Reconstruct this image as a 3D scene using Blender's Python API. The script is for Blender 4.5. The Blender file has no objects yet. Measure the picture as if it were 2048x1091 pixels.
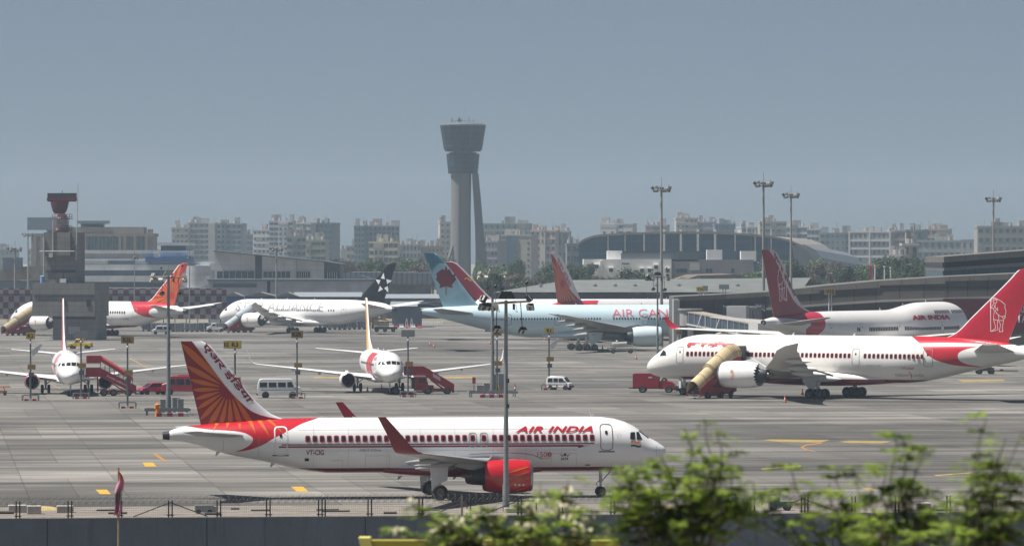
import bpy, bmesh, math, random
from mathutils import Vector, Matrix
R = math.radians
sc = bpy.context.scene
COL = sc.collection

# ---------------------------------------------------------------- camera, sky, sun, exposure
F, H, YH = 9500.0, 18.0, 516.0          # focal length (photo pixels), eye height (m), horizon row
cd = bpy.data.cameras.new('camera')
cam = bpy.data.objects.new('camera', cd)
COL.objects.link(cam)
cd.sensor_width = 36.0
cd.lens = F / 2048 * 36.0
cd.shift_y = (YH - 545.5) / 2048
cd.clip_start = 1.0
cd.clip_end = 30000
cam.location = (0, 0, H)
cam.rotation_euler = (R(90), 0, 0)
cd.dof.use_dof = True
cd.dof.focus_distance = 430
cd.dof.aperture_fstop = 4.2
sc.camera = cam

SUN_DIR = Vector((-0.44, -0.04, 0.90)).normalized()    # towards the sun
wd = bpy.data.worlds.new('World')
sc.world = wd
wd.use_nodes = True
wn = wd.node_tree
bg = wn.nodes['Background']
sky = wn.nodes.new('ShaderNodeTexSky')
sky.sky_type = 'NISHITA'
sky.sun_disc = False
sky.sun_elevation = math.asin(SUN_DIR.z)
sky.sun_rotation = math.atan2(SUN_DIR.x, SUN_DIR.y)
sky.altitude = 0
sky.air_density = 0.5
sky.dust_density = 0.75
sky.ozone_density = 6.0
hs = wn.nodes.new('ShaderNodeHueSaturation')          # dust takes colour out of the sky
hs.inputs['Saturation'].default_value = 0.68
hs.inputs['Value'].default_value = 0.86
wn.links.new(sky.outputs[0], hs.inputs['Color'])
wn.links.new(hs.outputs[0], bg.inputs[0])
bg.inputs[1].default_value = 0.05
sl = bpy.data.lights.new('sun', 'SUN')
sl.energy = 5.0
sl.angle = R(0.5)
sl.color = (1.0, 0.96, 0.90)
so = bpy.data.objects.new('sun', sl)
COL.objects.link(so)
so.rotation_euler = SUN_DIR.to_track_quat('Z', 'Y').to_euler()
so.location = (-200, 300, 400)
sc.view_settings.view_transform = 'Standard'
sc.view_settings.look = 'None'
sc.view_settings.gamma = 1
sc.view_settings.use_curve_mapping = False
sc.view_settings.exposure = 0.56
sc.cycles.use_denoising = True
sc.cycles.volume_bounces = 1
sc.cycles.max_bounces = 8
sc.cycles.transparent_max_bounces = 16

# ---------------------------------------------------------------- where things stand
def gp(px, py, z=0.0):
    "world point at height z seen at a photo pixel"
    D = F * (H - z) / (py - YH)
    return Vector(((px - 1024) / F * D, D, z))
def at(px, py, D):
    return Vector(((px - 1024) / F * D, D, H - (py - YH) / F * D))
def xat(px, D): return (px - 1024) / F * D
def zat(py, D): return H - (py - YH) / F * D
A7 = R(7.0)                              # the apron's grid is turned by 7 degrees
U = Vector((math.cos(A7), math.sin(A7), 0)); V = Vector((-math.sin(A7), math.cos(A7), 0))

# ---------------------------------------------------------------- materials
MATS = {}
def mat(name, col, rough=.55, metal=0.0, var=.10, scale=1.0, stretch=(1, 1, 1), bump=0.0, coat=0.0, spec=.5, emit=None):
    if name in MATS: return MATS[name]
    m = bpy.data.materials.new(name); MATS[name] = m
    m.use_nodes = True
    nt = m.node_tree; n = nt.nodes; p = n['Principled BSDF']
    p.inputs['Roughness'].default_value = rough
    p.inputs['Metallic'].default_value = metal
    p.inputs['Specular IOR Level'].default_value = spec
    if coat: p.inputs['Coat Weight'].default_value = coat; p.inputs['Coat Roughness'].default_value = .08
    tc = n.new('ShaderNodeTexCoord'); mp = n.new('ShaderNodeMapping'); mp.inputs['Scale'].default_value = stretch
    nz = n.new('ShaderNodeTexNoise'); nz.inputs['Scale'].default_value = scale; nz.inputs['Detail'].default_value = 6; nz.inputs['Roughness'].default_value = .65
    rg = n.new('ShaderNodeMapRange'); rg.inputs[1].default_value = .3; rg.inputs[2].default_value = .7
    rg.inputs[3].default_value = 1 - var; rg.inputs[4].default_value = 1 + var
    vm = n.new('ShaderNodeVectorMath'); vm.operation = 'SCALE'; vm.inputs[0].default_value = col[:3]
    L = nt.links.new
    L(tc.outputs['Object'], mp.inputs[0]); L(mp.outputs[0], nz.inputs['Vector']); L(nz.outputs[0], rg.inputs[0])
    L(rg.outputs[0], vm.inputs['Scale']); L(vm.outputs[0], p.inputs['Base Color'])
    if bump:
        b = n.new('ShaderNodeBump'); b.inputs['Strength'].default_value = bump; b.inputs['Distance'].default_value = .05
        L(nz.outputs[0], b.inputs['Height']); L(b.outputs[0], p.inputs['Normal'])
    return m
def math_node(nt, op, a, b=None, c=None):
    n = nt.nodes.new('ShaderNodeMath'); n.operation = op
    for i, x in enumerate((a, b, c)):
        if x is None: continue
        if isinstance(x, (int, float)): n.inputs[i].default_value = x
        else: nt.links.new(x, n.inputs[i])
    return n.outputs[0]

WHITE = mat('white_paint', (.80, .80, .79), .32, var=.04, scale=.6)
CREAM = mat('cream_white_paint', (.80, .785, .74), .32, var=.05, scale=.5)
GREYP = mat('grey_wing_paint', (.30, .31, .32), .4, var=.08, scale=.8)
LGREY = mat('light_grey_paint', (.6, .61, .62), .4, var=.06, scale=.8)
RED = mat('red_paint', (.48, .012, .025), .3, var=.06)
DRED = mat('dark_red_paint', (.20, .006, .018), .35, var=.08)
ORANGE = mat('orange_paint', (.50, .115, .012), .35, var=.05)
GLASS = mat('dark_glass', (.018, .024, .03), .12, var=.2, scale=2)
BLACK = mat('black_rubber', (.012, .012, .013), .75, var=.3, scale=4)
DARK = mat('dark_metal', (.05, .05, .055), .5, metal=.5, var=.2, scale=3)
STEEL = mat('bare_steel', (.42, .42, .43), .35, metal=.9, var=.1, scale=2)
GALV = mat('galvanised_steel', (.30, .32, .33), .5, metal=.4, var=.15, scale=3)
LINE = mat('panel_line', (.16, .16, .17), .5)
HUB = mat('wheel_hub', (.13, .13, .13), .5, metal=.5)

# ---------------------------------------------------------------- mesh builder
class MB:
    def __init__(s): s.v = []; s.f = []; s.m = []
    def add(s, vs, fs, mi=0, M=None):
        o = len(s.v)
        s.v += [tuple(M @ Vector(p)) if M else tuple(p) for p in vs]
        s.f += [tuple(i + o for i in f) for f in fs]; s.m += [mi] * len(fs)
        return s
    def box(s, c, d, mi=0, rz=0, M=None):
        x, y, z = d[0] / 2, d[1] / 2, d[2] / 2
        vs = [Vector((a * x, b * y, e * z)) for e in (-1, 1) for b in (-1, 1) for a in (-1, 1)]
        if rz: q = Matrix.Rotation(rz, 3, 'Z'); vs = [q @ p for p in vs]
        vs = [p + Vector(c) for p in vs]
        return s.add(vs, [(0, 2, 3, 1), (4, 5, 7, 6), (0, 1, 5, 4), (2, 6, 7, 3), (0, 4, 6, 2), (1, 3, 7, 5)], mi, M)
    def frame(s, a):
        a = a.normalized(); b = a.cross(Vector((0, 0, 1)) if abs(a.z) < .95 else Vector((1, 0, 0))).normalized()
        return b, a.cross(b).normalized()
    def cyl(s, p0, p1, r0, r1=None, n=10, mi=0, caps=True, M=None):
        r1 = r0 if r1 is None else r1
        p0, p1 = Vector(p0), Vector(p1); b, c = s.frame(p1 - p0)
        vs = []
        for p, r in ((p0, r0), (p1, r1)):
            vs += [p + (b * math.cos(t) + c * math.sin(t)) * r for t in (2 * math.pi * k / n for k in range(n))]
        fs = [(k, (k + 1) % n, n + (k + 1) % n, n + k) for k in range(n)]
        if caps: fs += [tuple(range(n))[::-1], tuple(range(n, 2 * n))]
        return s.add(vs, fs, mi, M)
    def tube(s, pts, r, n=6, mi=0, M=None):
        for a, b in zip(pts[:-1], pts[1:]): s.cyl(a, b, r, r, n, mi, True, M)
        return s
    def loft(s, rings, mi=0, caps=(True, True), closed=True, M=None):
        n = len(rings[0]); vs = [p for r in rings for p in r]; fs = []
        for i in range(len(rings) - 1):
            for k in range(n if closed else n - 1):
                k2 = (k + 1) % n
                fs.append((i * n + k, i * n + k2, (i + 1) * n + k2, (i + 1) * n + k))
        if caps[0]: fs.append(tuple(range(n))[::-1])
        if caps[1]: fs.append(tuple(range((len(rings) - 1) * n, len(rings) * n)))
        return s.add(vs, fs, mi, M)
    def lathe(s, prof, o=(0, 0, 0), ax=(1, 0, 0), n=24, mi=0, caps=(False, False), M=None):
        ax = Vector(ax).normalized(); b, c = s.frame(ax); o = Vector(o)
        rings = [[o + ax * t + (b * math.cos(a) + c * math.sin(a)) * max(r, 1e-4) for a in (2 * math.pi * k / n for k in range(n))] for t, r in prof]
        return s.loft(rings, mi, caps, True, M)
    def prism(s, poly, h0, h1, plane='xz', mi=0, M=None):
        "polygon in a plane, extruded along the third axis from h0 to h1"
        f = {'xz': lambda a, b, h: (a, h, b), 'xy': lambda a, b, h: (a, b, h), 'yz': lambda a, b, h: (h, a, b)}[plane]
        n = len(poly)
        vs = [f(a, b, h0) for a, b in poly] + [f(a, b, h1) for a, b in poly]
        fs = [tuple(range(n))[::-1], tuple(range(n, 2 * n))] + [(k, (k + 1) % n, n + (k + 1) % n, n + k) for k in range(n)]
        return s.add(vs, fs, mi, M)
    def mesh(s, name, mats, smooth=0):
        me = bpy.data.meshes.new(name)
        me.from_pydata(s.v, [], s.f)
        if not isinstance(mats, (list, tuple)): mats = [mats]
        for m in mats: me.materials.append(m)
        me.polygons.foreach_set('material_index', s.m)
        bm = bmesh.new(); bm.from_mesh(me)
        bmesh.ops.recalc_face_normals(bm, faces=bm.faces); bm.to_mesh(me); bm.free()
        if smooth:
            me.polygons.foreach_set('use_smooth', [True] * len(me.polygons))
            me.set_sharp_from_angle(angle=R(smooth))
        me.update()
        return me
    def build(s, name, mats, parent=None, smooth=0, loc=None, rz=0):
        return put(name, s.mesh(name, mats, smooth), parent, loc, rz)
def put(name, me, parent=None, loc=None, rz=0, scale=None):
    o = bpy.data.objects.new(name, me); COL.objects.link(o)
    if parent: o.parent = parent
    if loc is not None: o.location = loc
    if rz: o.rotation_euler = (0, 0, rz)
    if scale: o.scale = scale
    return o
def tag(o, label, cat, group=None, kind=None):
    if label: o['label'] = label
    if cat: o['category'] = cat
    if group: o['group'] = group
    if kind: o['kind'] = kind
    return o
def thing(name, label, cat, loc=(0, 0, 0), rz=0, group=None):
    o = bpy.data.objects.new(name, None); COL.objects.link(o)
    o.empty_display_size = .5
    o.location = loc; o.rotation_euler = (0, 0, rz)
    return tag(o, label, cat, group)
def struct(o): o['kind'] = 'structure'; return o
KIDS = {}
def copy_tree(o, parent=None):
    c = o.copy(); COL.objects.link(c)
    if parent: c.parent = parent
    for ch in o.children: copy_tree(ch, c)
    return c
def dup(o, loc, rz, label, group=None):
    c = copy_tree(o); c.location = loc; c.rotation_euler = (0, 0, rz); c['label'] = label
    if group: c['group'] = group
    return c

class Curve:
    "monotone cubic through points"
    def __init__(s, pts):
        s.x = [p[0] for p in pts]; s.y = [p[1] for p in pts]; n = len(pts)
        d = [(s.y[i + 1] - s.y[i]) / (s.x[i + 1] - s.x[i]) for i in range(n - 1)]
        m = [d[0]] + [0 if d[i - 1] * d[i] <= 0 else 2 * d[i - 1] * d[i] / (d[i - 1] + d[i]) for i in range(1, n - 1)] + [d[-1]]
        s.m = m
    def __call__(s, t):
        x = s.x
        if t <= x[0]: return s.y[0]
        if t >= x[-1]: return s.y[-1]
        i = 0
        while x[i + 1] < t: i += 1
        h = x[i + 1] - x[i]; u = (t - x[i]) / h
        return ((1 + 2 * u) * (1 - u) ** 2 * s.y[i] + u * (1 - u) ** 2 * h * s.m[i] + u * u * (3 - 2 * u) * s.y[i + 1] + u * u * (u - 1) * h * s.m[i + 1])

# ---------------------------------------------------------------- flat shapes laid on a curved skin
def text_flat(body, size=1.0, shear=0.0, bold=0.0, spacing=1.0, width=1.0):
    "text as a flat triangulated bmesh, starting at x=0 on the base line"
    cu = bpy.data.curves.new('text', 'FONT'); cu.body = body; cu.size = size; cu.shear = shear
    cu.offset = bold; cu.space_character = spacing; cu.fill_mode = 'FRONT'; cu.resolution_u = 3
    o = bpy.data.objects.new('text', cu); COL.objects.link(o)
    me = bpy.data.meshes.new_from_object(o)
    bpy.data.objects.remove(o); bpy.data.curves.remove(cu)
    bm = bmesh.new(); bm.from_mesh(me); bpy.data.meshes.remove(me)
    xs = [v.co.x for v in bm.verts] or [0]
    x0 = min(xs)
    for v in bm.verts: v.co.x = (v.co.x - x0) * width
    return bm
def flat(polys):
    bm = bmesh.new()
    for p in polys:
        vs = [bm.verts.new((a, b, 0)) for a, b in p]
        bm.faces.new(vs)
    bmesh.ops.triangulate(bm, faces=bm.faces)
    return bm
def ext(bm):
    xs = [v.co.x for v in bm.verts]; ys = [v.co.y for v in bm.verts]
    return min(xs), max(xs), min(ys), max(ys)
def cut(bm, dx, dy):
    x0, x1, y0, y1 = ext(bm)
    for ax, a, b, st in ((0, x0, x1, dx), (1, y0, y1, dy)):
        if not st: continue
        k = math.ceil(a / st + 1e-6)
        while k * st < b - 1e-6:
            co = [0, 0, 0]; no = [0, 0, 0]; co[ax] = k * st; no[ax] = 1
            bmesh.ops.bisect_plane(bm, geom=bm.verts[:] + bm.edges[:] + bm.faces[:], plane_co=co, plane_no=no)
            k += 1
    return bm
def lay(bm, fn, name, m, parent, dx=0, dy=.3):
    "cut the flat shape into strips and lay it on the skin: fn(u, v) gives the point"
    cut(bm, dx, dy)
    for v in bm.verts: v.co = fn(v.co.x, v.co.y)
    me = bpy.data.meshes.new(name); bm.to_mesh(me); bm.free()
    me.materials.append(m)
    return put(name, me, parent)
def ring_polys(outer, inner):
    n = len(outer)
    return [[outer[k], outer[(k + 1) % n], inner[(k + 1) % n], inner[k]] for k in range(n)]
def rrect(x0, x1, y0, y1, r, n=3):
    out = []
    for cx, cy, a0 in ((x1 - r, y1 - r, 0), (x0 + r, y1 - r, 90), (x0 + r, y0 + r, 180), (x1 - r, y0 + r, 270)):
        for k in range(n + 1):
            a = R(a0 + 90 * k / n); out.append((cx + r * math.cos(a), cy + r * math.sin(a)))
    return out
def strip(pts, w):
    "a line of width w as quads"
    out = []
    for (a, b), (c, d) in zip(pts[:-1], pts[1:]):
        l = math.hypot(c - a, d - b) or 1; nx, ny = -(d - b) / l * w / 2, (c - a) / l * w / 2
        ex, ey = (c - a) / l * w * .3, (d - b) / l * w * .3
        out.append([(a + nx - ex, b + ny - ey), (a - nx - ex, b - ny - ey), (c - nx + ex, d - ny + ey), (c + nx + ex, d + ny + ey)])
    return out
# ---------------------------------------------------------------- ground
def ground_mat():
    m = bpy.data.materials.new('apron_concrete'); m.use_nodes = True
    nt = m.node_tree; n = nt.nodes; L = nt.links.new; p = n['Principled BSDF']
    p.inputs['Roughness'].default_value = .82; p.inputs['Specular IOR Level'].default_value = .3
    tc = n.new('ShaderNodeTexCoord')
    rot = n.new('ShaderNodeMapping'); rot.inputs['Rotation'].default_value = (0, 0, -A7)
    L(tc.outputs['Object'], rot.inputs[0])
    def brick(w, h, mortar, c1, c2, off=.0):
        b = n.new('ShaderNodeTexBrick'); b.offset = off; b.inputs['Scale'].default_value = 1
        b.inputs['Brick Width'].default_value = w; b.inputs['Row Height'].default_value = h
        b.inputs['Mortar Size'].default_value = mortar; b.inputs['Mortar Smooth'].default_value = .3
        b.inputs['Color1'].default_value = (c1, c1, c1, 1); b.inputs['Color2'].default_value = (c2, c2, c2, 1)
        b.inputs['Mortar'].default_value = (.58, .58, .58, 1)
        L(rot.outputs[0], b.inputs['Vector']); return b
    def noise(scale, sx, sy, det=6, rough=.6):
        mp = n.new('ShaderNodeMapping'); mp.inputs['Scale'].default_value = (sx, sy, 1); L(rot.outputs[0], mp.inputs[0])
        z = n.new('ShaderNodeTexNoise'); z.inputs['Scale'].default_value = scale; z.inputs['Detail'].default_value = det; z.inputs['Roughness'].default_value = rough
        L(mp.outputs[0], z.inputs['Vector']); return z.outputs[0]
    def rng(x, a, b, c, d):
        r = n.new('ShaderNodeMapRange'); L(x, r.inputs[0])
        for i, q in enumerate((a, b, c, d)): r.inputs[i + 1].default_value = q
        return r.outputs[0]
    slab = brick(7.5, 7.5, .05, .82, 1.18)
    bay = brick(22.5, 30, .05, .84, 1.14, .5)
    def tolum(b):
        s = n.new('ShaderNodeSeparateColor'); L(b.outputs[0], s.inputs[0]); return s.outputs[0]
    f = math_node(nt, 'MULTIPLY', tolum(slab), tolum(bay))
    big = rng(noise(.016, 1, 1.0, 4), .38, .62, .62, 1.24)
    streak = rng(noise(1.0, .012, .13, 6, .75), .37, .66, 1.34, .44)     # rubber and fuel stains along the lanes
    streak2 = rng(noise(1.0, .04, .42, 6, .75), .42, .66, 1.12, .62)
    fine = rng(noise(2.2, 1, 1, 5), .3, .7, .93, 1.07)
    for q in (big, streak, streak2, fine): f = math_node(nt, 'MULTIPLY', f, q)
    vm = n.new('ShaderNodeVectorMath'); vm.operation = 'SCALE'; vm.inputs[0].default_value = (.155, .146, .133)
    L(f, vm.inputs['Scale']); L(vm.outputs[0], p.inputs['Base Color'])
    return m
EARTH = mat('dry_earth', (.20, .165, .115), .95, var=.35, scale=.02)
mb = MB(); mb.add([(-9000, -200, 0), (9000, -200, 0), (9000, 14000, 0), (-9000, 14000, 0)], [(0, 1, 2, 3)])
struct(mb.build('ground', mat('dusty_ground', (.17, .155, .115), .95, var=.4, scale=.012)))
def band(name, y0, y1, x0, x1, z, m, rz=A7):
    "a ground sheet in the apron grid: y along V measured at x = 0"
    vs = [U * a + V * b + Vector((0, 0, z)) for a, b in ((x0, y0), (x1, y0), (x1, y1), (x0, y1))]
    return struct(MB().add(vs, [(0, 1, 2, 3)]).build(name, m))
band('apron', 345.5, 1330, -420, 560, .004, ground_mat())
band('verge', 270, 345.5, -420, 420, .008, mat('gravel', (.20, .175, .15), .95, var=.4, scale=.8, stretch=(.4, 1, 1)))
YEL = mat('yellow_line_paint', (.50, .30, .03), .7, var=.2, scale=1.5)
YEL2 = mat('worn_yellow_paint', (.29, .21, .065), .8, var=.35, scale=.8)
def marking(pts, m=YEL, name='ground_marking', z=.014):
    g = [gp(*p, z) for p in pts]
    return struct(MB().add(g, [tuple(range(len(g)))]).build(name, m))
marking([(285, 924), (306, 924), (313, 932), (290, 932)])
marking([(191, 978), (214, 978), (222, 987), (200, 987)])
marking([(582, 972), (606, 972), (617, 982), (594, 982)])
marking([(304, 905), (311, 905), (335, 922), (327, 922)], mat('orange_line_paint', (.36,.17,.03), .7, var=.25, scale=2))
marking([(1524, 879), (1540, 877.5), (1660, 879), (1640, 884), (1560, 883)], YEL2)
marking([(1676, 882), (1700, 880.5), (1783, 881.5), (1765, 885.5), (1700, 885)], YEL2)
marking([(1522, 936), (1600, 929.5), (1604, 931.5), (1524, 938)], YEL2)
marking([(1868, 949), (1945, 943), (1948, 945), (1872, 951)], YEL2)
marking([(1723, 975), (1745, 974), (1751, 980), (1735, 980)], YEL2)
marking([(1318, 1011), (1336, 1011), (1356, 1022), (1336, 1022)], YEL2)
marking([(625, 753), (680, 752.3), (680, 755.3), (628, 755.6)], YEL2)
marking([(885, 752.5), (952, 752), (952, 755.5), (892, 756)], YEL2)
marking([(1915, 759), (2005, 758), (2012, 761), (1925, 763)], YEL2)
marking([(100, 766), (102, 766), (122, 777), (119, 777)], YEL2)
marking([(258, 716), (262, 716), (302, 738), (298, 738)], YEL2)
arc = [(1645, 884), (1612, 888), (1601, 893), (1608, 898), (1632, 903)]
arc2 = [(1630, 902), (1611, 896.5), (1606, 893), (1615, 889.5), (1645, 885.5)]
for a, b, c, d in zip(arc[:-1], arc[1:], arc2[::-1][:-1], arc2[::-1][1:]):
    marking([a, b, d, c], mat('orange_line_paint', (.36,.17,.03)), 'ground_marking')
# ---------------------------------------------------------------- airliners
AIRFOIL = [(0, 0), (.02, .17), (.08, .33), (.2, .47), (.38, .5), (.6, .38), (.82, .18), (1, .01),
           (1, -.01), (.82, -.12), (.6, -.28), (.38, -.42), (.2, -.42), (.08, -.28), (.02, -.14)]
def naca(c):
    c = min(max(c, 0), 1)
    return 10 * (.2969 * math.sqrt(c) - .126 * c - .3516 * c ** 2 + .2843 * c ** 3 - .1036 * c ** 4)   # max 1
class Liner:
    def __init__(s, name, label, spec, loc, heading, group=None, body=WHITE, wing_m=GREYP):
        s.sp = spec; s.xn = spec['mlg']; s.root = thing(name, label, 'airliner', loc, heading, group)
        s.top = Curve([(p[0], p[1]) for p in spec['prof']]); s.bot = Curve([(p[0], p[2]) for p in spec['prof']])
        s.wid = Curve([(p[0], p[3] / 2) for p in spec['prof']])
        s.body = body
        s.fuselage(body)
        for side in (1, -1): s.wing(side, wing_m)
    def half(s, d, z):
        t, b = s.top(d), s.bot(d); hh = (t - b) / 2
        q = 1 - ((z - (t + b) / 2) / hh) ** 2
        return s.wid(d) * math.sqrt(max(q, 0))
    def skin(s, side, eps=.014, d0=0, z0=0):
        def fn(u, v):
            d = d0 + side * u; z = z0 + v; t, b = s.top(d), s.bot(d); zc = (t + b) / 2; hh = (t - b) / 2
            k = max(-1, min(1, (z - zc) / hh)); y = s.wid(d) * math.sqrt(1 - k * k)
            return Vector((s.xn - d, side * (y + eps * math.sqrt(1 - k * k) + .001), z + eps * k))
        return fn
    def front(s, eps=.012):
        "shape given in front view (y, z): finds how far back the nose carries it"
        def fn(y, z):
            lo, hi = .02, s.sp['L'] * .2
            for _ in range(40):
                d = (lo + hi) / 2; t, b = s.top(d), s.bot(d)
                hh = (t - b) / 2; q = ((z - (t + b) / 2) / hh) ** 2 + (y / s.wid(d)) ** 2
                if q > 1: lo = d
                else: hi = d
            return Vector((s.xn - d + eps, y * 1.002, z + eps))
        return fn
    def fuselage(s, m):
        L = s.sp['L']; ds = [.0, .04, .12, .25, .45, .7, 1, 1.4, 1.9, 2.5, 3.2, 4, 5, 6, 7.5, 9]
        ds = [d * s.sp.get('nose', 1) for d in ds]; d = ds[-1]
        while d < L - 1.5: d += 1.2; ds.append(min(d, L - .6))
        ds += [L - .25, L]
        ds = sorted(set(ds)); rings = []
        for d in ds:
            t, b, w = s.top(d), s.bot(d), s.wid(d); zc, hh = (t + b) / 2, (t - b) / 2
            rings.append([(s.xn - d, w * math.sin(a), zc + hh * math.cos(a)) for a in (2 * math.pi * k / 56 for k in range(56))])
        mb = MB().loft(rings)
        s.fus = mb.build('fuselage', m, s.root, 60)
        e = s.sp['L']; zc = (s.top(e) + s.bot(e)) / 2; r = (s.top(e) - s.bot(e)) / 2
        MB().lathe([(0, r * 1.02), (s.sp.get('apu', .5), r * .86), (s.sp.get('apu', .5) - .05, r * .7), (.1, r * .6)], (s.xn - e, 0, zc), (-1, 0, -.0), 20).build('exhaust_outlet', DARK, s.root, 40)
        # wing-to-body fairing
        f = s.sp['fairing']; rings = []
        for k in range(15):
            q = k / 14; sh = math.sin(math.pi * min(max(q, .02), .98)) ** .5
            d = f[0] + (f[1] - f[0]) * q; zb = s.bot(d) + .12 - (f[2] + .12) * sh; zt = s.bot(d) + .3 + (f[3] - .3) * sh; w = s.wid(d) * (.45 + (f[4] - .45) * sh)
            rings.append([(s.xn - d, w * math.copysign(abs(math.sin(a)) ** .75, math.sin(a)), (zb + zt) / 2 + (zt - zb) / 2 * math.copysign(abs(math.cos(a)) ** .8, math.cos(a))) for a in (2 * math.pi * j / 28 for j in range(28))])
        MB().loft(rings).build('wing_fairing', s.sp.get('fairing_mat') or m, s.root, 60)
    def section(s, side, y, z, le, ch, t, cant=0):
        c, sn = math.cos(R(cant)), math.sin(R(cant))
        return [(s.xn - le - a * ch, side * (y - sn * b * ch * t), z + c * b * ch * t) for a, b in AIRFOIL]
    def wing(s, side, m):
        sp = s.sp
        w = MB().loft([s.section(side, *q) for q in sp['wing']]).build('wing', m, s.root, 40)
        if 'winglet' in sp: MB().loft([s.section(side, *q) for q in sp['winglet']]).build('winglet', sp.get('winglet_mat') or m, s.root, 40)
        MB().loft([s.section(side, *q) for q in sp['stab']]).build('tailplane', sp.get('stab_mat') or m, s.root, 40)
        for y, l in sp.get('fairings', ()):
            i = 0
            while i < len(sp['wing']) - 2 and sp['wing'][i + 1][0] < y: i += 1
            a, b = sp['wing'][i], sp['wing'][i + 1]; q = (y - a[0]) / (b[0] - a[0])
            le, ch, z = (a[j] + (b[j] - a[j]) * q for j in (2, 3, 1))
            te = le + ch; r = l * .085
            MB().lathe([(0, .02), (.12 * l, r * .6), (.35 * l, r), (.6 * l, r * .9), (.85 * l, r * .5), (l, .03)], (s.xn - te + l * .62, side * y, z - ch * .02 - r * .9), (-1, 0, -.03), 10).build('flap_fairing', m, s.root, 50)
        for e in sp['engines']: s.engine(side, *e)
    def engine(s, side, y, df, ln, dia, z, core=.62, cowl=None, lipm=None, chev=0, wz=None):
        r = dia / 2; cowl = cowl or s.sp.get('cowl_mat') or s.body; x = s.xn - df
        n = 44; k = .72
        prof = [(.0, r * .83), (.10 * r, r * .90), (.4 * r, r * .97), (1.1 * r, r), (.45 * ln, r), (.62 * ln, r * .95), (k * ln, r * .86)]
        rings = [[(x - t, side * y + q * math.sin(a), z + q * math.cos(a)) for a in (2 * math.pi * j / n for j in range(n))] for t, q in prof]
        if chev: rings.append([(x - k * ln - (chev if j % 2 else .02), side * y + r * (.82 if j % 2 else .855) * math.sin(2 * math.pi * j / n), z + r * (.82 if j % 2 else .855) * math.cos(2 * math.pi * j / n)) for j in range(n)])
        inner = [[(x - t, side * y + q * math.sin(a), z + q * math.cos(a)) for a in (2 * math.pi * j / n for j in range(n))] for t, q in ((k * ln - .02, r * .80), (k * ln - .9 * r, r * .74))]
        mb = MB().loft(rings + inner, 0, (False, True))
        intake = [[(x - t, side * y + q * math.sin(a), z + q * math.cos(a)) for a in (2 * math.pi * j / n for j in range(n))] for t, q in ((.02, r * .80), (.35 * r, r * .78), (.9 * r, r * .8))]
        mb.loft(intake, 1, (False, True))
        en = mb.build('engine', [cowl, DARK], s.root, 50)
        MB().lathe([(.16 * r, r * .93), (.05 * r, r * .89), (0, r * .845), (.02 * r, r * .80), (.12 * r, r * .785)], (x + .015, side * y, z), (-1, 0, 0), 40).build('intake_lip', lipm or STEEL, en, 60)
        fb = MB()
        for j in range(20):
            a = 2 * math.pi * j / 20
            p = lambda rr, da, dx: (x - .75 * r + dx, side * y + rr * math.sin(a + da), z + rr * math.cos(a + da))
            fb.add([p(r * .2, 0, .05), p(r * .76, .05, .02), p(r * .76, .30, -.12), p(r * .2, .25, -.12)], [(0, 1, 2, 3)])
        fb.lathe([(0, .01), (.22 * r, r * .13), (.5 * r, r * .24)], (x - .35 * r, side * y, z), (-1, 0, 0), 16)
        fb.build('fan', DARK, en, 40)
        cr = r * core
        MB().lathe([(k * ln - .8 * r, cr), (k * ln, cr), (.88 * ln, cr * .72), (.9 * ln, cr * .62), (.86 * ln, cr * .56)], (x, side * y, z), (-1, 0, 0), 28).build('exhaust_nozzle', s.sp.get('nozzle_mat') or DARK, en, 50)
        MB().lathe([(.8 * ln, cr * .5), (.9 * ln, cr * .42), (1.0 * ln, cr * .2), (1.06 * ln, .02)], (x, side * y, z), (-1, 0, 0), 20).build('exhaust_cone', mat('exhaust_cone_metal', (.16, .15, .14), .45, metal=.8), en, 50)
        # pylon
        i = 0; W = s.sp['wing']
        while i < len(W) - 2 and W[i + 1][0] < y: i += 1
        a, b = W[i], W[i + 1]; q = (y - a[0]) / (b[0] - a[0]); le, ch, zw = (a[j] + (b[j] - a[j]) * q for j in (2, 3, 1))
        wd_ = r * .16
        P = [(df + .35 * ln, z + r * .9), (df + .6 * ln, z + r * 1.18), (le + ch * .02, zw + .12), (le + ch * .55, zw - ch * .03), (le + ch * .62, zw - ch * .07), (df + .98 * ln, z + r * .42), (df + .7 * ln, z + r * .3)]
        MB().prism([(s.xn - d, zz) for d, zz in P], side * y - wd_, side * y + wd_, 'xz').build('pylon', s.sp.get('pylon_mat') or s.body, s.root)
    # fin
    def fin(s, base, rows, thick=.55):
        "rows (z, leading edge, trailing edge) from the root up"
        s.fr = rows; s.ft = thick
        s.LE = Curve([(r[0], r[1]) for r in rows]); s.TE = Curve([(r[0], r[2]) for r in rows])
        z0, z1 = rows[0][0], rows[-1][0]; rings = []
        cs = [0, .01, .03, .07, .14, .24, .36, .5, .65, .8, .92, 1]
        n = 22
        for k in range(n + 1):
            z = z0 + (z1 - z0) * k / n; le, te = s.LE(z), s.TE(z)
            f = .35 if k == n else 1
            rings.append([(s.xn - le - c * (te - le), s.fy(c, z) * f, z) for c in cs] + [(s.xn - le - c * (te - le), -s.fy(c, z) * f, z) for c in cs[::-1][:-1]])
        s.finob = MB().loft(rings).build('fin', base, s.root, 50)
    def fy(s, c, z):
        z0, z1 = s.fr[0][0], s.fr[-1][0]; ch = s.TE(z) - s.LE(z)
        return max(.012, min(s.ft * (1 - .45 * (z - z0) / (z1 - z0)), ch * .12) / 2 * naca(c))
    def finskin(s, side, eps=.02, d0=0, z0=0):
        def fn(u, v):
            d = d0 + side * u; z = min(z0 + v, s.fr[-1][0]); le, te = s.LE(z), s.TE(z)
            c = (d - le) / (te - le)
            return Vector((s.xn - d, side * (s.fy(c, z) + eps), z))
        return fn
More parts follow.
